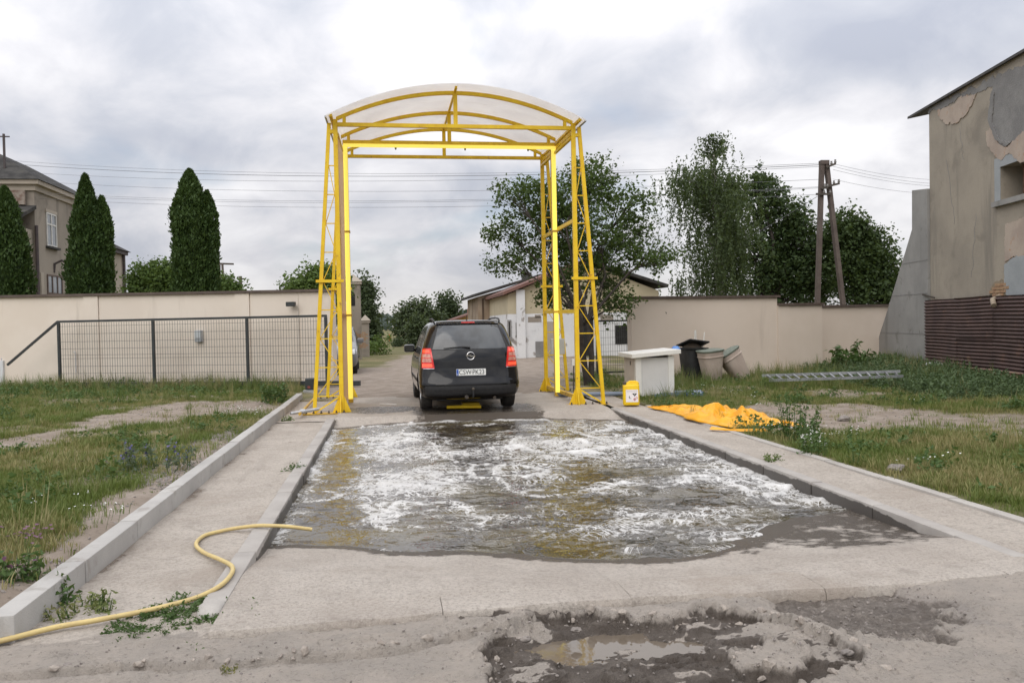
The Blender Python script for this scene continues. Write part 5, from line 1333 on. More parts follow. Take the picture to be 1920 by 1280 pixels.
# ================================================================== BUILDINGS BEYOND THE GATE
YB = 37.0
M_WHT = mat('peeling_whitewash', (.70, .70, .70), (.62, .63, .64), .9, .95, .3, 14, fine=.06, fscale=12, spots=(1.6, .58, .66, (.30, .275, .25)))
M_CRM = mat('yellowed_render', (.50, .44, .31), (.44, .385, .27), .7, .95, .2, 14, fine=.06, fscale=10, streak=((1.4, 1.4, .2), .58, .76, (.36, .31, .225)))
M_BRN = mat('brown_stained_wall', (.27, .20, .14), (.36, .29, .22), .8, .95, .3, 8, fine=.1, fscale=8, streak=((1.6, 1.6, .10), .50, .68, (.13, .09, .065)))
M_REDR = mat('red_brown_fascia', (.15, .075, .06), (.19, .10, .08), 2, .8)
wbld = thing('white_outbuilding', 'whitewashed outbuilding with yellowed gable behind the tree', 'building', (float(atY(1100, 660, YB)[0]), YB, 0))
bx = lambda x, y=600: float(atY(x, y, YB)[0]); bz = lambda y, x=1000: float(atY(x, y, YB)[2])
xa, xb = bx(953), bx(1236); zm = bz(588, 1000); ze = bz(552, 960); zp = bz(492, 1100); xp = bx(1098)
W = lambda n_, mb, m, par=None: part(n_, mb, m, par or wbld, world=True)
W('lower_wall', MB().box(xa, xb, YB, YB+9, -.3, zm), M_WHT)
W('gable', MB().prism([(xa, zm+.002), (xb, zm+.002), (xb, bz(545, 1236)), (xp, zp), (xa, ze)], (0, YB+9, 0), (1, 0, 0), (0, 0, 1), 9.0), M_CRM)
for (x0, z0, x1, z1) in ((xp, zp, xb+.35, bz(540, 1243)), (xp, zp, xa-.25, ze-.05)):
    mb = MB()
    for y in (YB-.35, YB+9.3):
        mb.v += [(x0, y, z0+.02), (x1, y, z1+.02), (x1, y, z1+.16), (x0, y, z0+.16)]
    mb.f += [(0, 1, 2, 3), (7, 6, 5, 4), (0, 4, 5, 1), (1, 5, 6, 2), (2, 6, 7, 3), (3, 7, 4, 0)]
    W('roof', mb, M_REDR if x1 < x0 else M_SLATE)
W('wall_pier', MB().box(bx(968), bx(984), YB-.14, YB-.002, -.3, ze+.2), M_WHT)
def bwin(x0, x1, y0, y1, m=M_HOLE):
    a, c, z0, z1 = bx(x0), bx(x1), bz(y1, x0), bz(y0, x0)
    wn = W('window', MB().box(a-.06, c+.06, YB-.06, YB-.003, z1, z1+.08).box(a-.08, c+.08, YB-.12, YB-.003, z0-.07, z0).box(a-.06, a, YB-.05, YB-.003, z0, z1).box(c, c+.06, YB-.05, YB-.003, z0, z1), M_CEM)
    W('pane', MB().box(a, c, YB-.02, YB-.004, z0, z1), m, wn)
bwin(953.5, 956, 603, 632); bwin(968+1, 974, 608, 629, M_PANE)
for (x0, x1, y0, y1, mm) in ((1153, 1178, 610, 645, M_HOLE), (1090, 1112, 600, 680, M_HOLE), (1019, 1038, 603, 668, M_HSE2)):
    W('doorway', MB().box(bx(x0), bx(x1), YB-.03, YB-.004, bz(y1, x0), bz(y0, x0)), mm)
W('bare_patch', MB().box(bx(1003), bx(1018), YB-.016, YB-.003, 0.02, bz(640, 1003)), M_CEM)
for (x0, x1, y0, y1) in ((990, 1015, 594, 604), (1003, 1014, 590, 596), (1126, 1150, 590, 601), (1178, 1190, 590, 600)):
    W('bare_patch', MB().box(bx(x0), bx(x1), YB-.015, YB-.003, bz(y1, x0), bz(y0, x0), .004), M_HSE)
# brown barn behind it
YC = 44.0; cxx = lambda x: float(atY(x, 600, YC)[0]); cz = lambda y, x=920: float(atY(x, y, YC)[2])
bb = thing('brown_barn', 'stained brown barn with thin dark roof left of the whitewashed building', 'barn', (cxx(920), YC, 0))
C_ = lambda n_, mb, m, par=None: part(n_, mb, m, par or bb, world=True)
C_('wall', MB().prism([(cxx(897), -.3), (cxx(1012), -.3), (cxx(1012), cz(524, 1005)), (cxx(897), cz(556, 895))], (0, YC+6, 0), (1, 0, 0), (0, 0, 1), 6.0), M_BRN)
mb = MB()
for y in (YC-.5, YC+6.4): mb.v += [(cxx(884), y, cz(558, 884)), (cxx(1014), y, cz(518, 1010)), (cxx(1014), y, cz(514, 1010)), (cxx(884), y, cz(553, 884))]
mb.f += [(0, 1, 2, 3), (7, 6, 5, 4), (0, 4, 5, 1), (1, 5, 6, 2), (2, 6, 7, 3), (3, 7, 4, 0)]
C_('roof', mb, M_SLATE)
C_('chimney', MB().box(cxx(988), cxx(1002), YC+1, YC+1.6, cz(530), cz(513), .03).box(cxx(986), cxx(1004), YC+.95, YC+1.65, cz(512), cz(509)), M_ROOFD)
for x in (906, 920, 936): C_('board_seam', MB().box(cxx(x)-.05, cxx(x)+.05, YC-.03, YC-.003, .4, cz(560)), mat('dark_board', (.10, .07, .05), None, rough=.9) if x == 906 else bpy.data.materials['dark_board'])
C_('door', MB().box(cxx(937), cxx(946), YC-.05, YC-.003, -.1, cz(592)), M_HOLE)
YD = 70.0; dx = lambda x: float(atY(x, 600, YD)[0]); dz = lambda y, x=880: float(atY(x, y, YD)[2])
ob = thing('far_house', 'small far ochre house with red chimney beyond the barn', 'house', (dx(880), YD, 0))
mb = MB().prism([(dx(850), 0), (dx(930), 0), (dx(930), dz(575)), (dx(850), dz(600, 850))], (0, YD+6, 0), (1, 0, 0), (0, 0, 1), 6.0)
part('wall', mb, mat('ochre_wall', (.50, .31, .10), (.45, .28, .10), 1, .9), ob, world=True)
mb = MB()
for y in (YD-.4, YD+6.4): mb.v += [(dx(846), y, dz(602, 850)), (dx(932), y, dz(574)), (dx(932), y, dz(571)), (dx(846), y, dz(599, 850))]
mb.f += [(0, 1, 2, 3), (7, 6, 5, 4), (0, 4, 5, 1), (1, 5, 6, 2), (2, 6, 7, 3), (3, 7, 4, 0)]
part('roof', mb, M_REDR, ob, world=True)
part('chimney', MB().box(dx(882), dx(896), YD+2, YD+2.6, dz(590), dz(578)), mat('red_brick_far', (.38, .13, .08), None, rough=.9), ob, world=True)
# gate pillars on the left of the drive
def pillar(label, x0, x1, ytop, ycap, Yp, niche, brick_):
    a, c = float(atY(x0, 620, Yp)[0]), float(atY(x1, 620, Yp)[0]); z1, z2 = float(atY(x0, ycap, Yp)[2]), float(atY(x0, ytop, Yp)[2]); wd = c-a
    p_ = thing('gate_pillar', label, 'pillar', ((a+c)/2, Yp+wd/2, 0), group='old plastered gate pillars')
    part('shaft', MB().box(a, c, Yp, Yp+wd, -.2, z1, .02), M_HSE, p_, world=True)
    part('cap', MB().add([(a-.1, Yp-.1, z1), (c+.1, Yp-.1, z1), (c+.1, Yp+wd+.1, z1), (a-.1, Yp+wd+.1, z1), ((a+c)/2, Yp+wd/2, z2)], [(3, 2, 1, 0), (0, 1, 4), (1, 2, 4), (2, 3, 4), (3, 0, 4)]), M_HSE2, p_, world=True)
    part('cap_moulding', MB().box(a-.06, c+.06, Yp-.06, Yp+wd+.06, z1-.12, z1-.003), M_HSE2, p_, world=True)
    if niche:
        part('niche', MB().prism([(a+wd*.28, z1-1.15), (a+wd*.62, z1-1.15), (a+wd*.62, z1-.6), (a+wd*.45, z1-.45), (a+wd*.28, z1-.6)], (0, Yp+.004, 0), (1, 0, 0), (0, 0, 1), .012), M_HOLE, p_, world=True)
    if brick_:
        for r_ in range(9):
            for k_ in range(4):
                if random.random() < .75:
                    x = a+.08+k_*.2+(.1 if r_ % 2 else 0); part('brick', MB().box(x, x+.18, Yp-.02-random.random()*.01, Yp-.002, .55+r_*.085, .62+r_*.085), M_BRICK, p_, world=True)
    return p_
pillar('tall plastered gate pillar with niche and bare bricks, just right of the left gate post', 651, 677, 513, 528, 40.0, True, True)
pillar('short plastered gate pillar behind the tall one', 678, 692, 590, 601, 43.0, False, False)

# ================================================================== POLES AND WIRES
M_POLE = mat('old_concrete_pole', (.095, .075, .066), (.135, .11, .095), 2, .95, .2, 20, streak=((3, 3, .3), .5, .7, (.11, .085, .075)))
M_INS = mat('insulator', (.20, .19, .18), None, rough=.4)
M_WIRE = mat('wire', (.16, .165, .18), None, rough=.6, fine=0)
DP = 30.0
ap_ = thing('utility_pole', 'A shaped old power pole behind the beige wall among the trees', 'pole', tuple(D(1557, 640, DP)*np.array([1, 1, 0])))
def pl(x, y, dd=0): return D(x, y, DP+dd)
for (xa_, ya_), (xb_, yb_) in (((1541, 304), (1532, 590)), ((1549, 304), (1584, 600))):
    a, c = pl(xa_, ya_), pl(xb_, yb_); d_ = (c-a); c = a+d_*((a[2]+.1)/(a[2]-c[2]))
    part('leg', MB().bar(a, c, .14, .17), M_POLE, ap_, world=True)
part('cap', MB().bar(pl(1537, 305), pl(1553, 305), .24, .14), M_POLE, ap_, world=True)
for i, (x0, y0, x1, y1) in enumerate(((1549, 314, 1567, 307), (1551, 350, 1574, 344), (1530, 364, 1558, 364), (1540, 353, 1552, 352))):
    ca = part('cross_arm', MB().bar(pl(x0, y0, -.15), pl(x1, y1, -.15), .06, .07), M_DARK, ap_, world=True)
    for s in (.55, .95):
        q = pl(x0+(x1-x0)*s, y0+(y1-y0)*s-1, -.15); part('insulator', MB().lathe([(.03, 0), (.05, .05), (.03, .09), (.04, .13)], 8, tuple(q)), M_INS, ca, world=True)
def wire(pa, pb, sag, label, r=.013, grp='overhead wires'):
    pa, pb = np.array(pa), np.array(pb)
    pts_ = [pa+(pb-pa)*s-np.array([0, 0, sag*4*s*(1-s)]) for s in np.linspace(0, 1, 22)]
    single('power_line', MB().tube(pts_, r, 5), M_WIRE, label, 'wire', grp)
LY = [(281, 285, 'topmost'), (288, 291, 'second, thickest'), (304, 296, 'third from the top'), (318, 318, 'fourth from the top'), (340, 333, 'fifth from the top'), (344, 336, 'sixth from the top'), (350, 346, 'lowest')]
for i, (y0, y1, nm_) in enumerate(LY):
    wire(D(-260, y0-8, 52), pl(1546, [306, 309, 312, 336, 350, 352, 364][i]), .95, '%s overhead wire running from the left house to the A pole' % nm_, .012 if i == 1 else .007)
for i, (y0, y1, nm_) in enumerate(((307, 322, 'topmost'), (312, 330, 'second'), (318, 334, 'third'), (336, 347, 'lowest'))):
    wire(pl(1562, y0), D(1830, y1+14, 40), .25, '%s wire from the A pole towards the plastered building' % nm_, .006)
wire(pl(1533, 368), D(1330, 480, 34), .1, 'slanting wire from the A pole down into the birch', .009)
fp = D(418, 640, 60)
p_ = thing('far_pole', 'far lattice power pole with crossbar right of the tall thuja', 'pole', (float(fp[0]), float(fp[1]), 0)); t0 = D(418, 494, 60)
part('mast', MB().bar((fp[0]-.25, fp[1], -.1), (fp[0]-.1, fp[1], t0[2]), .14, .14).bar((fp[0]+.3, fp[1], -.1), (fp[0]+.1, fp[1], t0[2]), .14, .14), M_POLE, p_, world=True)
part('crossbar', MB().bar(D(405, 494, 60), D(438, 495, 60), .12, .12), M_DARK, p_, world=True)
fp = D(454, 640, 70); p_ = thing('far_pole', 'thin far wooden pole left of the gate above the wall', 'pole', (float(fp[0]), float(fp[1]), 0)); t0 = D(454, 518, 70)
part('mast', MB().tube([(fp[0], fp[1], -.1), (fp[0], fp[1], t0[2])], [.16, .13], 8), M_POLE, p_, world=True); part('crossbar', MB().bar(D(449, 523, 70), D(459, 523, 70), .1, .1), M_DARK, p_, world=True)

# ================================================================== TREES
M_BARK = mat('bark', (.040, .033, .028), (.065, .055, .047), 9, .95, .6, 30)
M_BIRCHB = mat('birch_bark', (.45, .43, .40), (.10, .09, .085), 7, .9, .3, 20)
LM_ELM = leaf_mat('dark_elm_leaf', (.032, .055, .018), (.085, .135, .036), trans=.28)
LM_MAPLE = leaf_mat('maple_leaf', (.032, .056, .022), (.080, .120, .040), trans=.25)
LM_BIRCH = leaf_mat('birch_leaf', (.045, .068, .032), (.105, .140, .060), trans=.3)
LM_THUJA = leaf_mat('thuja_spray', (.024, .050, .013), (.066, .112, .028), trans=.12)
LM_LIGHT = leaf_mat('light_green_leaf', (.065, .11, .03), (.15, .22, .06), trans=.3)
LM_FAR = leaf_mat('far_tree_leaf', (.038, .058, .030), (.080, .108, .050), trans=.2)

def leaf_cloud(cen, size, rng, droop=0.0, aspect=.55, updir=None):
    """a diamond leaf at every centre; returns vertices, quads, per-vertex tint"""
    n = len(cen); d = rng.normal(size=(n, 3)); d[:, 2] = d[:, 2]*.7-droop
    if updir is not None: d = d*.45+updir
    d /= np.linalg.norm(d, axis=1, keepdims=True)
    s = np.cross(d, rng.normal(size=(n, 3))); s /= np.linalg.norm(s, axis=1, keepdims=True)+1e-9
    nn = np.cross(d, s); L_ = (size*rng.uniform(.45, 1.55, n))[:, None]; W_ = L_*aspect
    v = np.stack([cen-d*L_*.5, cen+s*W_*.5+nn*L_*.08, cen+d*L_*.5, cen-s*W_*.5+nn*L_*.08], 1).reshape(-1, 3)
    q = np.arange(4*n).reshape(n, 4)
    return v, q, np.repeat(rng.uniform(0, 1, n), 4)
def twig_points(rng, c, r, ntw, per, tw_r, shell=.45):
    """leaf centres gathered in twigs inside an ellipsoid"""
    d = rng.normal(size=(ntw, 3)); d /= np.linalg.norm(d, axis=1, keepdims=True)
    rr = (shell+(1-shell)*rng.uniform(0, 1, ntw)**.6)[:, None]
    tw = np.array(c)+d*rr*np.array(r)
    dirs = d*.8+rng.normal(size=(ntw, 3))*.55; dirs /= np.linalg.norm(dirs, axis=1, keepdims=True)
    t_ = rng.uniform(-1, 1, (ntw, per, 1)); pts = tw[:, None, :]+dirs[:, None, :]*t_*tw_r*1.7+rng.normal(size=(ntw, per, 3))*tw_r*.42
    return pts.reshape(-1, 3), tw
def tree(name, label, base, trunk_h, trunk_r, clumps, lm, leaf, ntw, per, tw_r, seed, bark=None, group=None, lean=(0, 0), stems=1, droop=.15):
    rng = np.random.default_rng(seed); base = np.array(base, float)
    t_ = thing(name, label, 'tree', tuple(base), 0, group)
    tot = sum(c[1][0]*c[1][2] for c in clumps); P_, T_ = [], []
    mb = MB()
    for s in range(stems):
        a0 = s*2.1; top = base+np.array([lean[0]+.18*s*math.cos(a0), lean[1]+.18*s*math.sin(a0), trunk_h])
        st = base+np.array([.05*math.cos(a0), .05*math.sin(a0), -.15])*(1 if stems > 1 else np.array([0, 0, 1]))
        mid = (st+top)/2+rng.normal(size=3)*.05*trunk_h*np.array([1, 1, 0])*.4
        mb.tube([st, st+(mid-st)*.15+np.array([0, 0, .05]), mid, top], [trunk_r*1.5, trunk_r*1.05, trunk_r*.85, trunk_r*.6], 10)
    for c, r in clumps:
        c = base+np.array(c); k = max(4, int(ntw*(r[0]*r[2])/tot))
        p, tw = twig_points(rng, c, r, k, per, tw_r); P_.append(p)
        q = base+np.array([lean[0], lean[1], trunk_h])+rng.normal(size=3)*.05
        m_ = (q+c)/2+rng.normal(size=3)*.08*np.linalg.norm(c-q)
        mb.tube([q-np.array([0, 0, .2]), m_, c], [trunk_r*.5, trunk_r*.32, trunk_r*.12], 6)
        for e_ in tw[:min(len(tw), 9)]: mb.tube([(m_+c)/2, (c+e_)/2+rng.normal(size=3)*.06, e_], [trunk_r*.16, trunk_r*.10, trunk_r*.04], 4)
    part('trunk', mb, bark or M_BARK, t_, world=True, smooth=True)
    v, q, lc = leaf_cloud(np.concatenate(P_)-base, leaf, rng, droop)
    link('crown', raw_mesh('crown', v, q, {'lc': lc}), lm, t_)
    return t_
def ell(px0, px1, py0, py1, dep, base, depth=None):
    """clump spanning a pixel box at a given distance, relative to the tree base"""
    c = D((px0+px1)/2, (py0+py1)/2, dep); r = (px1-px0)/2*dep/F_PX; rz_ = (py1-py0)/2*dep/F_PX
    return (tuple(c-np.array(base)), (r, depth or r*.9, rz_))

# big loose tree right of the gate
B0 = G(1104, 722, .0); dd = 21.3
E_ = lambda a, c, e_, f_, o=0.0: ell(a, c, e_, f_, dd+o, B0)
cl_ = [E_(1020, 1150, 310, 430), E_(1060, 1160, 292, 380, .5), E_(960, 1070, 335, 430, .4), E_(915, 1010, 335, 385, .2), E_(905, 990, 400, 465, .3), E_(910, 1010, 470, 520, -.2), E_(970, 1080, 420, 520, .6),
       E_(1060, 1180, 400, 500, -.4), E_(1130, 1225, 350, 420), E_(1150, 1230, 400, 460, .6), E_(1160, 1275, 450, 500, .2), E_(1090, 1180, 470, 560, .8), E_(1185, 1262, 470, 510, -.4), E_(1010, 1100, 500, 580), E_(1120, 1200, 540, 600, -.2), E_(1000, 1060, 540, 575, .3), E_(990, 1080, 360, 440, 1.0), E_(1030, 1130, 410, 520, 1.0)]
tree('elm_tree', 'dark spreading deciduous tree right behind the yellow gate', (B0[0], B0[1], 0), 1.75, .075, cl_, LM_ELM, .088, 1200, 20, .15, 3, lean=(-.05, .05), stems=3)
# dark mass right of the birch
def tree_px(name, label, bx_, dep, boxes, lm, leaf, ntw, per, tw_r, seed, trunk_h, trunk_r, group='trees behind the right wall', bark=None, droop=.15):
    b0 = D(bx_, 640, dep); b0 = np.array([b0[0], b0[1], 0.0])
    return tree(name, label, b0, trunk_h, trunk_r, [ell(*bb_[:4], dep+(bb_[4] if len(bb_) > 4 else 0), b0) for bb_ in boxes], lm, leaf, ntw, per, tw_r, seed, bark, group, droop=droop)
tree_px('maple_tree', 'dense dark tree between the birch and the A pole', 1440, 35, [(1380, 1470, 330, 430), (1400, 1445, 316, 370), (1430, 1510, 365, 450), (1450, 1540, 400, 500), (1370, 1460, 420, 520), (1430, 1530, 470, 560), (1380, 1470, 500, 590), (1470, 1545, 500, 590), (1420, 1500, 430, 530, 1), (1480, 1560, 420, 520, 1), (1500, 1575, 480, 580, 1)], LM_MAPLE, .15, 1150, 22, .26, 4, 2.2, .22)
tree_px('maple_tree', 'dark spreading tree right of the A pole behind the low wall', 1610, 34, [(1550, 1620, 390, 460), (1570, 1650, 410, 500), (1600, 1675, 430, 510), (1620, 1690, 480, 570), (1545, 1620, 460, 560), (1580, 1670, 510, 590), (1590, 1650, 460, 540, 1), (1535, 1600, 420, 520, .5), (1640, 1700, 520, 600)], LM_MAPLE, .15, 950, 22, .26, 5, 2.0, .2)
# birch with hanging twigs
b0 = D(1348, 640, 28.5); b0 = np.array([b0[0], b0[1], 0]); rng = np.random.default_rng(8)
bt_ = thing('birch_tree', 'tall weeping birch with drooping twigs behind the beige wall', 'tree', tuple(b0), 0, 'trees behind the right wall')
mb = MB(); top = D(1338, 290, 28.5); mb.tube([b0+np.array([0, 0, -.2]), b0+(top-b0)*.5+np.array([.15, 0, 0]), top], [.20, .13, .04], 10)
cen = []
heads = [(1330, 290, 12), (1320, 305, 24), (1352, 320, 26), (1285, 322, 24), (1262, 330, 12), (1305, 345, 26), (1370, 350, 30), (1390, 335, 16), (1330, 380, 36), (1295, 420, 22), (1360, 420, 30), (1385, 400, 26), (1310, 470, 26), (1340, 500, 30), (1375, 480, 26), (1300, 520, 18)]
for hx, hy, ns in heads:
    hd = D(hx, hy, 28.5)+rng.normal(size=3)*np.array([.2, .6, .1]); fr = b0+(top-b0)*np.clip((hd[2]-1.2)/top[2], .3, .95)
    mb.tube([fr, (fr+hd)/2+np.array([0, 0, .25]), hd], [.05, .03, .012], 5)
    for k in range(int(ns*2.2)):
        s0 = hd+rng.normal(size=3)*np.array([.36, .5, .22]); ln = rng.uniform(.5, 2.0); npt = int(ln*30)
        tt = np.linspace(0, 1, npt)[:, None]; sw = rng.normal(size=3)*.18
        cen.append(s0+np.array([0, 0, -1])*tt*ln+sw*tt+rng.normal(size=(npt, 3))*.032)
for k in range(70):      # wind-blown tip
    s0 = D(rng.uniform(1310, 1345), rng.uniform(262, 300), 28.5); ln = rng.uniform(.4, 1.0); tt = np.linspace(0, 1, 16)[:, None]
    cen.append(s0+np.array([.62, 0, .30])*tt*ln+rng.normal(size=(16, 3))*.05)
for bxs in ((1310, 1380, 340, 430), (1330, 1400, 400, 500), (1310, 1390, 470, 570), (1345, 1395, 330, 400)):
    c_, r_ = ell(*bxs, 28.9, (0, 0, 0)); p_, _t = twig_points(rng, c_, r_, 60, 18, .2); cen.append(p_)
part('trunk', mb, M_BIRCHB, bt_, world=True, smooth=True)
cen = np.concatenate(cen); cen = cen[cen[:, 2] > 1.2]; v, q, lc = leaf_cloud(cen-b0, .10, rng, .9, .45)
link('crown', raw_mesh('crown', v, q, {'lc': lc}), LM_BIRCH, bt_)
# thujas behind the left wall
def thuja(label, pxc, top_y, wpx, dep, seed, taper=.62, n=20000):
    rng = np.random.default_rng(seed); tp_ = D(pxc, top_y, dep); b0 = np.array([tp_[0], tp_[1], 0.0]); h = tp_[2]; R = wpx/2*dep/F_PX
    t_ = thing('thuja', label, 'tree', tuple(b0), 0, 'columnar thujas behind the left wall')
    part('trunk', MB().tube([(b0[0], b0[1], -.1), (b0[0], b0[1], h*.9)], [.10, .02], 8), M_BARK, t_, world=True)
    u = rng.uniform(0, 1, n)**.8; an = rng.uniform(0, 2*math.pi, n)
    prof = lambda u_: R*np.minimum(1, (np.clip(1-u_, 0, 1)/taper))**.62*np.minimum(1, .80+u_*1.2)
    lump = 1+.42*(fbm(an*2.2, u*16, seed, 4)-.5)+.26*(fbm(an*5, u*40, seed+5, 3)-.5)
    rr = prof(u)*lump*(1-.22*rng.uniform(0, 1, n)**2+.16*rng.uniform(0, 1, n)**6+.14*(rng.uniform(0, 1, n) < .05))
    cen = np.stack([rr*np.cos(an), rr*np.sin(an), u*h], -1)
    up_ = np.stack([np.cos(an)*.45, np.sin(an)*.45, np.ones(n)], -1)
    v, q, lc = leaf_cloud(cen, .125, rng, 0, .45, up_)
    link('crown', raw_mesh('crown', v, q, {'lc': lc}), LM_THUJA, t_)
    prof_pts = [(max(.01, float(prof(np.array([s]))[0])*.74), s*h*.97) for s in np.linspace(0, 1, 14)]
    part('inner_growth', MB().lathe(prof_pts, 16), LM_THUJA, t_, smooth=True)
thuja('dark thuja cut off by the left picture edge before the house', 8, 350, 84, 28, 21, .4)
thuja('pointed tall thuja directly in front of the old house', 159, 327, 72, 28, 22, .46)
thuja('shorter thuja growing against the right side of the pointed one', 190, 368, 36, 28.3, 23, .18, 8000)
thuja('tallest blunt thuja standing alone against the sky', 355, 318, 66, 28, 24, .24, 20000)
thuja('shorter thuja growing against the right side of the tallest one', 388, 358, 36, 28.2, 25, .16, 9000)
# greenery further off
tree_px('leafy_tree', 'light green leafy tree between the old house and the tall thuja', 285, 48, [(245, 300, 495, 560), (280, 330, 490, 560), (240, 270, 525, 575), (300, 345, 510, 570)], LM_LIGHT, .20, 500, 18, .34, 31, 2.5, .2, 'trees behind the left wall')
tree_px('leafy_tree', 'low leafy tree behind the far lattice pole', 425, 46, [(400, 440, 520, 570), (425, 455, 530, 575)], LM_LIGHT, .18, 220, 16, .3, 32, 1.6, .15, 'trees behind the left wall')
tree_px('leafy_tree', 'light green tree behind the left gate tower', 580, 36, [(530, 575, 522, 575), (560, 625, 500, 570), (590, 650, 505, 580)], LM_LIGHT, .16, 480, 18, .28, 33, 2.0, .18, 'trees behind the left wall')
tree_px('dark_tree', 'dark narrow tree right behind the plastered gate pillars', 688, 48, [(668, 705, 530, 590), (672, 708, 560, 640), (678, 712, 590, 660), (664, 694, 518, 560)], LM_FAR, .17, 420, 18, .3, 34, 1.2, .18, 'trees along the drive')
tree_px('broad_tree', 'broad dark tree at the end of the drive, left of the car', 775, 76, [(742, 782, 572, 622), (768, 810, 562, 612), (738, 770, 595, 642), (758, 822, 592, 645), (795, 835, 585, 640)], LM_FAR, .26, 560, 16, .42, 35, 2.2, .3, 'trees along the drive')
tree_px('broad_tree', 'round dark tree just above the car roof', 842, 80, [(822, 860, 550, 592), (830, 864, 570, 620), (815, 850, 575, 625), (840, 878, 595, 628)], LM_FAR, .26, 400, 16, .42, 36, 2.2, .3, 'trees along the drive')
tree_px('willow_bush', 'dark hanging bush at the drive bend left of the car', 780, 58, [(768, 800, 590, 650), (770, 796, 610, 660)], LM_FAR, .18, 260, 18, .28, 37, .8, .1, 'trees along the drive')
tree_px('round_shrub', 'small round shrub on the far green by the drive', 747, 62, [(737, 757, 636, 650)], LM_FAR, .12, 90, 18, .2, 38, .3, .06, 'trees along the drive')
# distant woods on the horizon
rng = np.random.default_rng(40); n = 14000
xw = rng.uniform(-420, 520, n); yw = 330+rng.normal(size=n)*25+40*np.sin(xw*.01); hh_ = 3+7*fbm(xw*.02, yw*.01, 41, 3)
cen = np.stack([xw, yw, rng.uniform(0, 1, n)**.7*hh_], -1); v, q, lc = leaf_cloud(cen, 2.6, rng, 0, .8)
o = link('distant_woods', raw_mesh('distant_woods', v, q, {'lc': lc}), leaf_mat('woods', (.045, .062, .055), (.07, .09, .07), trans=.1)); o['kind'] = 'stuff'; o['label'] = 'distant line of woods on the horizon'
hy_ = thing('traffic_marker', 'small orange marker on the far green left of the car', 'marker', tuple(G(731, 640)))
part('post', MB().box(-.12, .12, -.06, .06, 0, .75, .02), mat('orange_plastic', (.60, .13, .03), None, rough=.5), hy_); part('foot', MB().box(-.25, .25, -.2, .2, -.05, .06, .02), M_DARK, hy_)

# ================================================================== GRASS AND WEEDS
M_GRASS = leaf_mat('grass_blade', (.095, .135, .030), (.185, .235, .065), (.36, .295, .15), .25, .62)
M_TALL = leaf_mat('tall_grass_blade', (.09, .135, .035), (.175, .225, .075), (.38, .31, .17), .25, .5)
M_WEED = leaf_mat('weed_leaf', (.050, .095, .028), (.11, .175, .058), None, .25)
M_DWEED = leaf_mat('nettle_leaf', (.060, .100, .045), (.130, .185, .085), None, .2)
M_PETAL = mat('white_petal', (.78, .78, .74), None, rough=.7, fine=.05)
M_MAUVE = mat('mauve_petal', (.13, .055, .10), (.18, .09, .14), 40, .7)
M_BUGL = mat('bluish_petal', (.10, .10, .24), (.16, .14, .28), 40, .7)
M_STONE = mat('stone', (.27, .24, .215), (.19, .17, .155), 14, .9, .5, 40, fine=.15)
SRC = bpy.data.collections.new('sources')
def src(name, v, q, lc, mats, mi=None):
    me = raw_mesh(name, v, q, {'lc': lc}); 
    for m_ in mats: me.materials.append(m_)
    if mi is not None: me.polygons.foreach_set('material_index', np.asarray(mi, np.int32))
    return bpy.data.objects.new(name, me)
def blades(rng, n, h, spread, wd, bend=.6):
    """n bent blades, two quads each (the upper one pinched)"""
    a = rng.uniform(0, 2*math.pi, n); r = spread*np.sqrt(rng.uniform(0, 1, n)); b0 = np.stack([r*np.cos(a), r*np.sin(a), np.zeros(n)], -1)
    a2 = a+rng.normal(size=n)*.9; out = np.stack([np.cos(a2), np.sin(a2), np.zeros(n)], -1); sd_ = np.stack([-np.sin(a2), np.cos(a2), np.zeros(n)], -1)
    H_ = (h*rng.uniform(.45, 1.15, n))[:, None]; bd_ = (bend*rng.uniform(.1, 1, n))[:, None]; W_ = wd*rng.uniform(.7, 1.3, n)[:, None]
    up_ = np.array([0, 0, 1.0]); m1 = b0+up_*H_*.55+out*H_*bd_*.25; t1 = b0+up_*H_*(1-.25*bd_)+out*H_*bd_*.85
    v = np.stack([b0-sd_*W_*.5, b0+sd_*W_*.5, m1+sd_*W_*.45, m1-sd_*W_*.45, t1+sd_*W_*.08, t1-sd_*W_*.08], 1).reshape(-1, 3)
    i = np.arange(n)[:, None]*6; q = np.concatenate([i+np.array([0, 1, 2, 3]), i+np.array([3, 2, 4, 5])], 0)
    return v, q, np.repeat(rng.uniform(0, 1, n), 6)
def broad(rng, n, h, spread, leaf, stems=5):
    """leafy weed: leaves along several upright stems"""
    cs = []
    for s in range(stems):
        a = rng.uniform(0, 2*math.pi); b0 = np.array([math.cos(a), math.sin(a), 0])*spread*rng.uniform(0, .6); tp_ = b0+np.array([math.cos(a)*spread*.5, math.sin(a)*spread*.5, h*rng.uniform(.6, 1.05)])
        k = n//stems; tt = rng.uniform(.08, 1, k)[:, None]; w_ = (1.15-tt)*leaf*1.1
        cs.append(b0+(tp_-b0)*tt+rng.normal(size=(k, 3))*w_)
    c = np.concatenate(cs); c[:, 2] = np.abs(c[:, 2])
    return leaf_cloud(c, leaf, rng, -.1, .5)
rng = np.random.default_rng(60)
GRS = [src('grass_tuft', *blades(rng, 16, hh, .07, .0055), [M_GRASS]) for hh in (.04, .055, .07, .095)]
TAL = [src('tall_tuft', *blades(rng, 14, hh, .06, .006, .4), [M_TALL]) for hh in (.28, .38, .48)]
WED = [src('weed_tuft', *broad(rng, 46, hh, .13, .05), [M_WEED]) for hh in (.10, .16, .22)]
NET = [src('nettle_tuft', *broad(rng, 80, hh, .20, .075, 7), [M_DWEED]) for hh in (.28, .36, .44)]
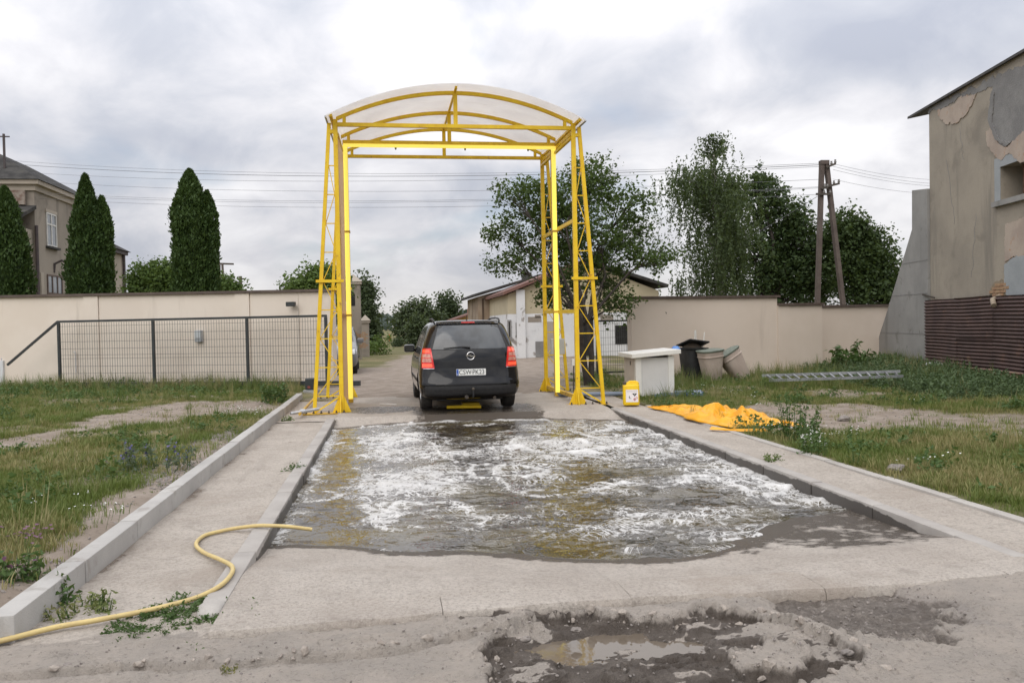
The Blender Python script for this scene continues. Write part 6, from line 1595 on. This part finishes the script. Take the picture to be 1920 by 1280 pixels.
def flower_src(name, m_, n, h, rr, spread):
    V, Q, C, MI = [], [], [], []; o = 0
    for k in range(n):
        x, y = rng.normal(size=2)*spread; z = h*rng.uniform(.7, 1.1)
        ring = [(x+rr*math.cos(a), y+rr*math.sin(a), z+.25*rr*math.sin(a*2)) for a in np.linspace(0, 2*math.pi, 7)[:-1]]
        V += ring+[(x-.001, y, 0), (x+.0015, y, 0), (x+.0015, y, z), (x-.001, y, z)]
        Q += [(o, o+1, o+2, o+3), (o, o+3, o+4, o+5), (o+6, o+7, o+8, o+9)]; MI += [0, 0, 1]; o += 10
    return src(name, np.array(V), np.array(Q), np.full(len(V), .5), [m_, M_WEED], MI)
DAI = [flower_src('daisy_tuft', M_PETAL, 5, .16, .010, .08) for _ in range(2)]
CLO = [flower_src('clover_tuft', M_MAUVE, 4, .13, .014, .06)]
def stone_src(seed, s):
    bm_ = bmesh.new(); bmesh.ops.create_icosphere(bm_, subdivisions=1, radius=1); r_ = random.Random(seed)
    V = np.array([[c*(.7+.5*r_.random()) for c in v.co] for v in bm_.verts])*np.array([1, .8, .55])*s
    bm_.verts.index_update(); Q = [[v.index for v in f.verts] for f in bm_.faces]; bm_.free()
    me = bpy.data.meshes.new('pebble'); me.from_pydata(V.tolist(), [], Q); me.materials.append(M_STONE); return bpy.data.objects.new('pebble', me)
PEB = [stone_src(i, .016) for i in range(4)]
def scatter(name, label, sources, pts, scl, rng, tilt=.12):
    if len(pts) == 0: return
    n = len(pts); c_ = bpy.data.collections.new(name+'_sources')
    for s in sources: c_.objects.link(s)
    me = bpy.data.meshes.new(name); me.vertices.add(n); me.vertices.foreach_set('co', np.asarray(pts, np.float32).ravel())
    rot = np.stack([rng.normal(size=n)*tilt, rng.normal(size=n)*tilt, rng.uniform(0, 6.28, n)], -1)
    a = me.attributes.new('rot', 'FLOAT_VECTOR', 'POINT'); a.data.foreach_set('vector', rot.astype(np.float32).ravel())
    a = me.attributes.new('scl', 'FLOAT', 'POINT'); a.data.foreach_set('value', np.asarray(scl, np.float32))
    a = me.attributes.new('pick', 'INT', 'POINT'); a.data.foreach_set('value', rng.integers(0, len(sources), n).astype(np.int32))
    o = bpy.data.objects.new(name, me); col.objects.link(o); o['kind'] = 'stuff'; o['label'] = label
    ng = bpy.data.node_groups.new(name, 'GeometryNodeTree')
    ng.interface.new_socket('Geometry', in_out='INPUT', socket_type='NodeSocketGeometry'); ng.interface.new_socket('Geometry', in_out='OUTPUT', socket_type='NodeSocketGeometry')
    gi = ng.nodes.new('NodeGroupInput'); go = ng.nodes.new('NodeGroupOutput'); ip = ng.nodes.new('GeometryNodeInstanceOnPoints')
    ci = ng.nodes.new('GeometryNodeCollectionInfo'); ci.inputs['Collection'].default_value = c_; ci.inputs['Separate Children'].default_value = True; ci.inputs['Reset Children'].default_value = True
    def na(nm, ty):
        x = ng.nodes.new('GeometryNodeInputNamedAttribute'); x.data_type = ty; x.inputs['Name'].default_value = nm; return x.outputs['Attribute']
    l_ = ng.links.new
    l_(gi.outputs[0], ip.inputs['Points']); l_(ci.outputs[0], ip.inputs['Instance']); ip.inputs['Pick Instance'].default_value = True
    l_(na('pick', 'INT'), ip.inputs['Instance Index']); l_(na('rot', 'FLOAT_VECTOR'), ip.inputs['Rotation']); l_(na('scl', 'FLOAT'), ip.inputs['Scale'])
    l_(ip.outputs[0], go.inputs[0])
    o.modifiers.new('scatter', 'NODES').node_group = ng
    return o
def in_view(x, y, m=1.5):
    d = np.stack([x, y, np.zeros_like(x)], -1)-CAM; w_ = d@_f; u_ = (d@_r)/np.maximum(w_, .1)
    return (w_ > .5) & (np.abs(u_) < 960/F_PX+m/np.maximum(w_, 1))
def lawn_pts(n, x0, x1, y0, y1, keep):
    x = rng.uniform(x0, x1, n); y = y0+(y1-y0)*rng.uniform(0, 1, n)
    k = in_view(x, y) & (rng.uniform(0, 1, n) < keep(x, y)); x, y = x[k], y[k]
    return x, y, gz(x, y)
ok_l = lambda x: (x < -2.08)
blocked = lambda x, y: ((x > 4.9) & (x < 5.85) & (y > 16.1) & (y < 17.4)) | ((y > 21.4+(x-6.4)*.147) & (x > 6.3))
def dens_l(x, y): return ok_l(x)*(1-soil(x, y)*.97)*(.25+.75*sstep(.40, .58, fbm(x*1.3, y*1.3, 80, 3)))*(y < 25.6-.36*(x+12.6))
def dens_r(x, y): return ((x > 4.74)*(1-soil(x, y)*.95)*(.22+.78*sstep(.40, .58, fbm(x*1.3, y*1.3, 81, 3))))*~blocked(x, y)
xl, yl, zl = lawn_pts(70000, -11, -2.05, 4.5, 25, dens_l)
x2, y2, z2 = lawn_pts(14000, -5, -2.05, 4.4, 9, dens_l)
xr, yr_, zr = lawn_pts(70000, 4.7, 16, 5, 24, dens_r)
x3, y3, z3 = lawn_pts(16000, 4.7, 9, 5, 10.5, dens_r)
gx_a = np.concatenate([xl, x2, xr, x3]); gy_a = np.concatenate([yl, y2, yr_, y3]); gz_a = np.concatenate([zl, z2, zr, z3])
scatter('grass', 'short patchy lawn grass on both sides of the walkways', GRS, np.stack([gx_a, gy_a, gz_a-.005], -1), rng.uniform(.6, 1.35, len(gx_a))*(.75+.6*fbm(gx_a*.8, gy_a*.8, 82, 3)), rng)
# taller grass: along the gate, the walls, round the cabinet and the lawn edges
def tall_d(x, y):
    wl_ = np.abs((y-26.0)+.357*(x+12.6)); a = sstep(2.3, .6, wl_)*(x < -2.3)*.9
    b_ = sstep(1.5, .2, np.abs(y-(21.2+(x-6.4)*.147)))*(x > 6.4)*.55
    c = sstep(1.0, .2, np.hypot((x-5.5)/1.1, (y-15.75)/.5))*.5
    d_ = sstep(.55, .75, fbm(x*1.1, y*1.1, 84, 3))*.10+(x < -2.1)*sstep(.56, .7, fbm(x*.8, y*.8, 85, 3))*.12
    e_ = sstep(9, 12, x)*sstep(15, 17.5, y)*.25+(x > 4.8)*(y > 16.5)*.25
    return np.clip(a+b_+c+d_+e_, 0, 1)*(1-soil(x, y))*np.where(x > 0, (x > 4.74)*~blocked(x, y), ok_l(x)*(wl_*(x < 0) > .12))
xt, yt, zt_ = lawn_pts(42000, -12, 16, 4.6, 26, lambda x, y: tall_d(x, y)*((x < -2.08) | (x > 4.74)))
scatter('tall_grass', 'taller seeding grass along the walls and the gate', TAL, np.stack([xt, yt, zt_-.01], -1), rng.uniform(.5, 1.15, len(xt)), rng, .18)
# clumps of leafy weeds in the lawns
def weed_d(x, y): return (sstep(.54, .68, fbm(x*1.5, y*1.5, 86, 3))*.5+.4*sstep(-3.2, -6, x)*sstep(18, 22, y))*(1-soil(x, y))*np.where(x > 0, (x > 4.8)*~blocked(x, y), ok_l(x))
xw, yw, zw_ = lawn_pts(20000, -11, 16, 4.6, 25, weed_d)
scatter('weeds', 'low leafy weeds among the lawn grass', WED, np.stack([xw, yw, zw_-.01], -1), rng.uniform(.5, 1.2, len(xw)), rng, .15)
# dark nettles before the building
def net_d(x, y):
    al = (x-14.42)*bdir[0]+(y-20.38)*bdir[1]; out = (x-14.42)*bn_[0]+(y-20.38)*bn_[1]
    return sstep(3.6, 2.2, out+.9*(fbm(x, y, 87, 3)-.5)*2)*(out > .35)*(al > -3)*sstep(13.2, 14.6, y+.6*(fbm(x*.9, y*.9, 88, 3)-.5))
xn, yn, zn = lawn_pts(9000, 8, 17, 12, 23, lambda x, y: net_d(x, y)*~blocked(x, y))
scatter('nettles', 'dark green nettle thicket in front of the plastered building', NET, np.stack([xn, yn, zn-.02], -1), rng.uniform(.35, .85, len(xn)), rng, .2)
# flowers
def spots(lst, z=.03):
    out = []
    for x, y, r, n in lst:
        c = G(x, y, z); out.append(np.stack([c[0]+rng.normal(size=n)*r, c[1]+rng.normal(size=n)*r*1.3], -1))
    a = np.concatenate(out); return np.stack([a[:, 0], a[:, 1], gz(a[:, 0], a[:, 1])-.01], -1)
pd_ = spots([(1500, 815, .25, 16), (1540, 822, .3, 10), (1385, 750, .4, 9), (1320, 738, .4, 5), (1700, 870, .15, 1), (1740, 880, .15, 1), (450, 785, .3, 16), (470, 775, .3, 10), (60, 1010, .3, 2), (120, 980, .3, 2), (1600, 745, .6, 5)])
pd_ = pd_[((pd_[:, 0] < -2.1) | (pd_[:, 0] > 4.76))]
scatter('daisies', 'small white daisies dotted in the grass', DAI, pd_, rng.uniform(.7, 1.2, len(pd_)), rng)
pc_ = spots([(30, 1045, .10, 6), (60, 1030, .12, 2), (200, 900, .3, 3)]); pc_ = pc_[pc_[:, 0] < -2.1]
scatter('clover_flowers', 'mauve clover heads in the left lawn', CLO, pc_, rng.uniform(.8, 1.3, len(pc_)), rng)
# pebbles: gravel along the kerb, on the soil and round the potholes
n = 26000; x = rng.uniform(-9, 14, n); y = rng.uniform(4.6, 24, n); s_ = soil(x, y)
k = in_view(x, y) & (rng.uniform(0, 1, n) < s_*.5) & ((x < -2.07) | (x > 4.72)) & ~blocked(x, y); x, y = x[k], y[k]
xk = rng.uniform(-2.75, -2.08, 5200); yk = rng.uniform(4.5, 13, 5200); kk = rng.uniform(0, 1, 5200) < sstep(.38, .55, fbm(xk*1.8, yk*.9, 89, 3)); xk, yk = xk[kk], yk[kk]
x = np.concatenate([x, xk]); y = np.concatenate([y, yk])
scatter('gravel', 'loose gravel along the kerb and on the bare soil', PEB, np.stack([x, y, gz(x, y)+.002], -1), rng.uniform(.3, 1.3, len(x)), rng, .5)
n = 9000; x = rng.uniform(-1.6, 3.6, n); y = rng.uniform(2.8, 4.38, n)
dd1 = sdf_poly(x, y, HOLE1); dd2 = sdf_poly(x, y, HOLE2); dc, _s = dist_line(x, y, CRACK)
pr_ = .05+.7*np.exp(-(dd1/.05)**2)+.55*(dd2 < .06)+.5*np.exp(-(dc/.035)**2)+.25*(dd1 < -.05)
k = rng.uniform(0, 1, n) < pr_*.7; x, y = x[k], y[k]
scatter('road_grit', 'small broken stones around the potholes', PEB, np.stack([x, y, Z_AT(x, y)+.002], -1), rng.uniform(.15, .75, len(x))**1.2, rng, .6)

RUB = [stone_src(20+i, .03) for i in range(5)]
M_RUB = mat('road_crumb', (.41, .36, .31), (.31, .27, .235), 12, .95, .8, 60, fine=.2, fscale=60)
for o_ in RUB: o_.data.materials[0] = M_RUB
n = 7000; x = rng.uniform(-1.6, 3.4, n); y = rng.uniform(2.9, 4.36, n)
q1 = np.exp(-((sdf_poly(x, y, HOLE1)-.02)/.03)**2); dc, sd_c = dist_line(x, y, CRACK); q2 = np.exp(-((dc*sd_c-.02)/.02)**2); q3 = np.exp(-(sdf_poly(x, y, ISLE)/.04)**2)
k = rng.uniform(0, 1, n) < np.clip(q1*.9*(y > 3.3)+q2*.6+q3*.5, 0, 1)*.45; x, y = x[k], y[k]
scatter('road_rubble', 'crumbled road lumps along the crack and the pothole rim', RUB, np.stack([x, y, Z_AT(x, y)-.004], -1), rng.uniform(.25, 1.0, len(x))**1.5*1.25, rng, .6)

# ================================================================== SINGLE PLANTS AND STONES
def plant(name, label, base, stems, h, spread, leaf, lm, seed, per=26, flower=None, nfl=0, group=None, aspect=.4, lean=.25):
    rng = np.random.default_rng(seed); base = np.array(base, float); mb = MB(); cen = []; tips = []
    for s in range(stems):
        a = rng.uniform(0, 6.28); r0 = spread*math.sqrt(rng.uniform(0, 1)); b0 = np.array([math.cos(a)*r0, math.sin(a)*r0, -.02])
        hh = h*rng.uniform(.55, 1.05); tp_ = b0+np.array([math.cos(a)*lean*hh*rng.uniform(.2, 1), math.sin(a)*lean*hh*rng.uniform(.2, 1), hh])
        mb.tube([base+b0, base+(b0+tp_)/2+rng.normal(size=3)*.01, base+tp_], [.006, .004, .002], 5)
        tt = rng.uniform(.06, 1, per)[:, None]; cen.append(b0+(tp_-b0)*tt+rng.normal(size=(per, 3))*leaf*(1.05-.6*tt)); tips.append((b0, tp_))
    t_ = thing(name, label, 'plant', tuple(base), 0, group)
    part('stems', mb, M_WEED, t_, world=True)
    c = np.concatenate(cen); c[:, 2] = np.maximum(c[:, 2], .005)
    v, q, lc = leaf_cloud(c, leaf, rng, -.1, aspect); link('leaves', raw_mesh('leaves', v, q, {'lc': lc}), lm, t_)['kind'] = 'stuff'
    if flower:
        fc = np.concatenate([b0+(tp_-b0)*rng.uniform(.6, 1.05, (nfl//stems+1, 1))+rng.normal(size=(nfl//stems+1, 3))*.012 for b0, tp_ in tips])
        v, q, lc = leaf_cloud(fc, flower[1], rng, 0, .9); link('flowers', raw_mesh('flowers', v, q, {'lc': lc}), flower[0], t_)['kind'] = 'stuff'
    return t_
def at_g(x, y, z=None):
    p = G(x, y, 0 if z is None else z); return (p[0], p[1], float(gz(p[0], p[1])) if z is None else z)
plant('weed_plant', 'tall leafy weed at the right end of the yellow tarpaulin', at_g(1486, 826), 9, .62, .13, .050, M_WEED, 71, 60)
plant('weed_plant', 'second tall weed just right of the one by the tarpaulin', at_g(1516, 834), 6, .52, .09, .048, M_WEED, 72, 56)
plant('weed_plant', 'bushy weed with white blossoms below the tall weeds by the tarpaulin', at_g(1530, 850), 9, .28, .18, .045, M_WEED, 73, 44, (M_PETAL, .024), 46)
plant('weed_plant', 'thin weed standing alone on the right lawn near the walkway', at_g(1603, 872), 2, .42, .03, .05, M_WEED, 74, 22)
plant('bugloss_plant', 'bluish flowering bugloss clump in the left lawn', at_g(300, 880, .07), 14, .34, .34, .05, leaf_mat('bugloss_leaf', (.07, .10, .06), (.13, .16, .11)), 75, 36, (M_BUGL, .026), 90)
plant('weed_plant', 'green bushy weed beside the far end of the left kerb', at_g(522, 752, .04), 14, .42, .30, .085, M_WEED, 76, 36)
plant('weed_plant', 'broad leaved weed growing at the near end of the tall left kerb', (G(112, 1128, -.03)[0], G(112, 1128, -.03)[1], -.03), 8, .13, .05, .055, M_WEED, 77, 20)
plant('clover_plant', 'clover clump with mauve heads at the left picture edge', at_g(30, 1085, .08), 16, .17, .13, .045, M_WEED, 78, 18, (M_MAUVE, .028), 18)
plant('weed_plant', 'low creeping weed between the hose and the kerb end', (G(330, 1140, -.035)[0], G(330, 1140, -.035)[1], -.04), 36, .06, .15, .020, M_WEED, 79, 26, lean=1.4)
plant('weed_plant', 'creeping weed in front of the hose, largest of the mats', (G(290, 1172, -.04)[0], G(290, 1172, -.04)[1], -.042), 60, .05, .22, .018, M_WEED, 80, 30, lean=1.8)
plant('weed_plant', 'creeping weed under the broken kerb end', (G(425, 1152, -.04)[0], G(425, 1152, -.04)[1], -.042), 48, .055, .14, .020, M_WEED, 81, 30, lean=1.6)
plant('weed_plant', 'small weed mat just right of the broken kerb end', (G(455, 1165, -.04)[0], G(455, 1165, -.04)[1], -.042), 24, .05, .09, .018, M_WEED, 82, 24, lean=1.6)
plant('weed_plant', 'small yellowish weed in the road crack', (G(432, 1262, -.04)[0], G(432, 1262, -.04)[1], -.045), 9, .05, .03, .020, leaf_mat('yellow_weed', (.12, .13, .04), (.22, .20, .07)), 83, 18, lean=1.0)
plant('weed_plant', 'little weed left of the road crack', (G(385, 1215, -.04)[0], G(385, 1215, -.04)[1], -.042), 8, .04, .04, .018, M_WEED, 84, 18, lean=1.2)
plant('weed_plant', 'small weed tuft on top of the low left kerb', (G(550, 880, -.03)[0], G(550, 880, -.03)[1], -.03), 10, .07, .10, .03, M_WEED, 85, 20, lean=1.0)
plant('weed_plant', 'thin grassy weed in the middle of the right walkway', (G(1445, 862)[0], G(1445, 862)[1], -.005), 10, .08, .10, .03, M_TALL, 86, 16, lean=.9)
plant('weed_plant', 'leafy weed left of the kerb foot beneath the silver tube', (G(538, 785)[0], G(538, 785)[1], -.03), 8, .10, .08, .03, M_TALL, 87, 20)
plant('weed_plant', 'weed by the grass ears at the near kerb corner', (G(160, 1150, -.035)[0], G(160, 1150, -.035)[1], -.04), 22, .10, .16, .03, M_TALL, 88, 20, lean=.6)
plant('leafy_shrub', 'broad leaved green shrub under the low wall beside the buttress', at_g(1590, 700), 12, .75, .5, .16, M_WEED, 89, 40)
plant('leafy_shrub', 'overgrown green bank left of the drive beyond the gate', (G(722, 665)[0]-1.2, G(722, 665)[1], 0), 30, 1.2, 1.4, .17, LM_LIGHT, 90, 60)
def boulder(label, x, y, s, seed, zz=-.04):
    bm_ = bmesh.new(); bmesh.ops.create_icosphere(bm_, subdivisions=3, radius=1); c = G(x, y, zz)
    for v in bm_.verts:
        n = .55+.9*float(fbm(np.array(v.co.x*2.1+seed), np.array(v.co.y*2.1+v.co.z*1.7-seed), seed, 4)); v.co = Vector((v.co.x*s*n, v.co.y*s*.8*n, max(-.5*s, v.co.z*s*.55*n)))
    o = link('stone', MB().bm(bm_).mesh('stone', None, True), M_STONE); o.location = (c[0], c[1], zz+s*.22); tag(o, label, 'stone', 'loose stones')
boulder('flat grey stone nearest the left picture edge in the dusty foreground', 122, 1252, .030, 1); boulder('dark grey stone, largest of the foreground group', 140, 1232, .028, 2); boulder('small round stone in the middle of the foreground group', 158, 1240, .018, 3)
boulder('pale flat stone right in the foreground group', 180, 1236, .028, 4); boulder('pale stone a little apart, right of the foreground group', 224, 1246, .030, 5)
boulder('crusted grey lump at the pothole rim', 985, 1200, .028, 6, -.04); boulder('crusted lump left of the puddle on the pothole rim', 1080, 1182, .026, 7, -.04); boulder('broken lump at the right rim of the pothole', 1590, 1225, .03, 8, -.04)
boulder('brown stone lying on the bare soil right of the tarpaulin', 1583, 788, .10, 9, .0)
boulder('whitish rubble lump in the right lawn near the walkway', 1680, 882, .09, 10, .02)
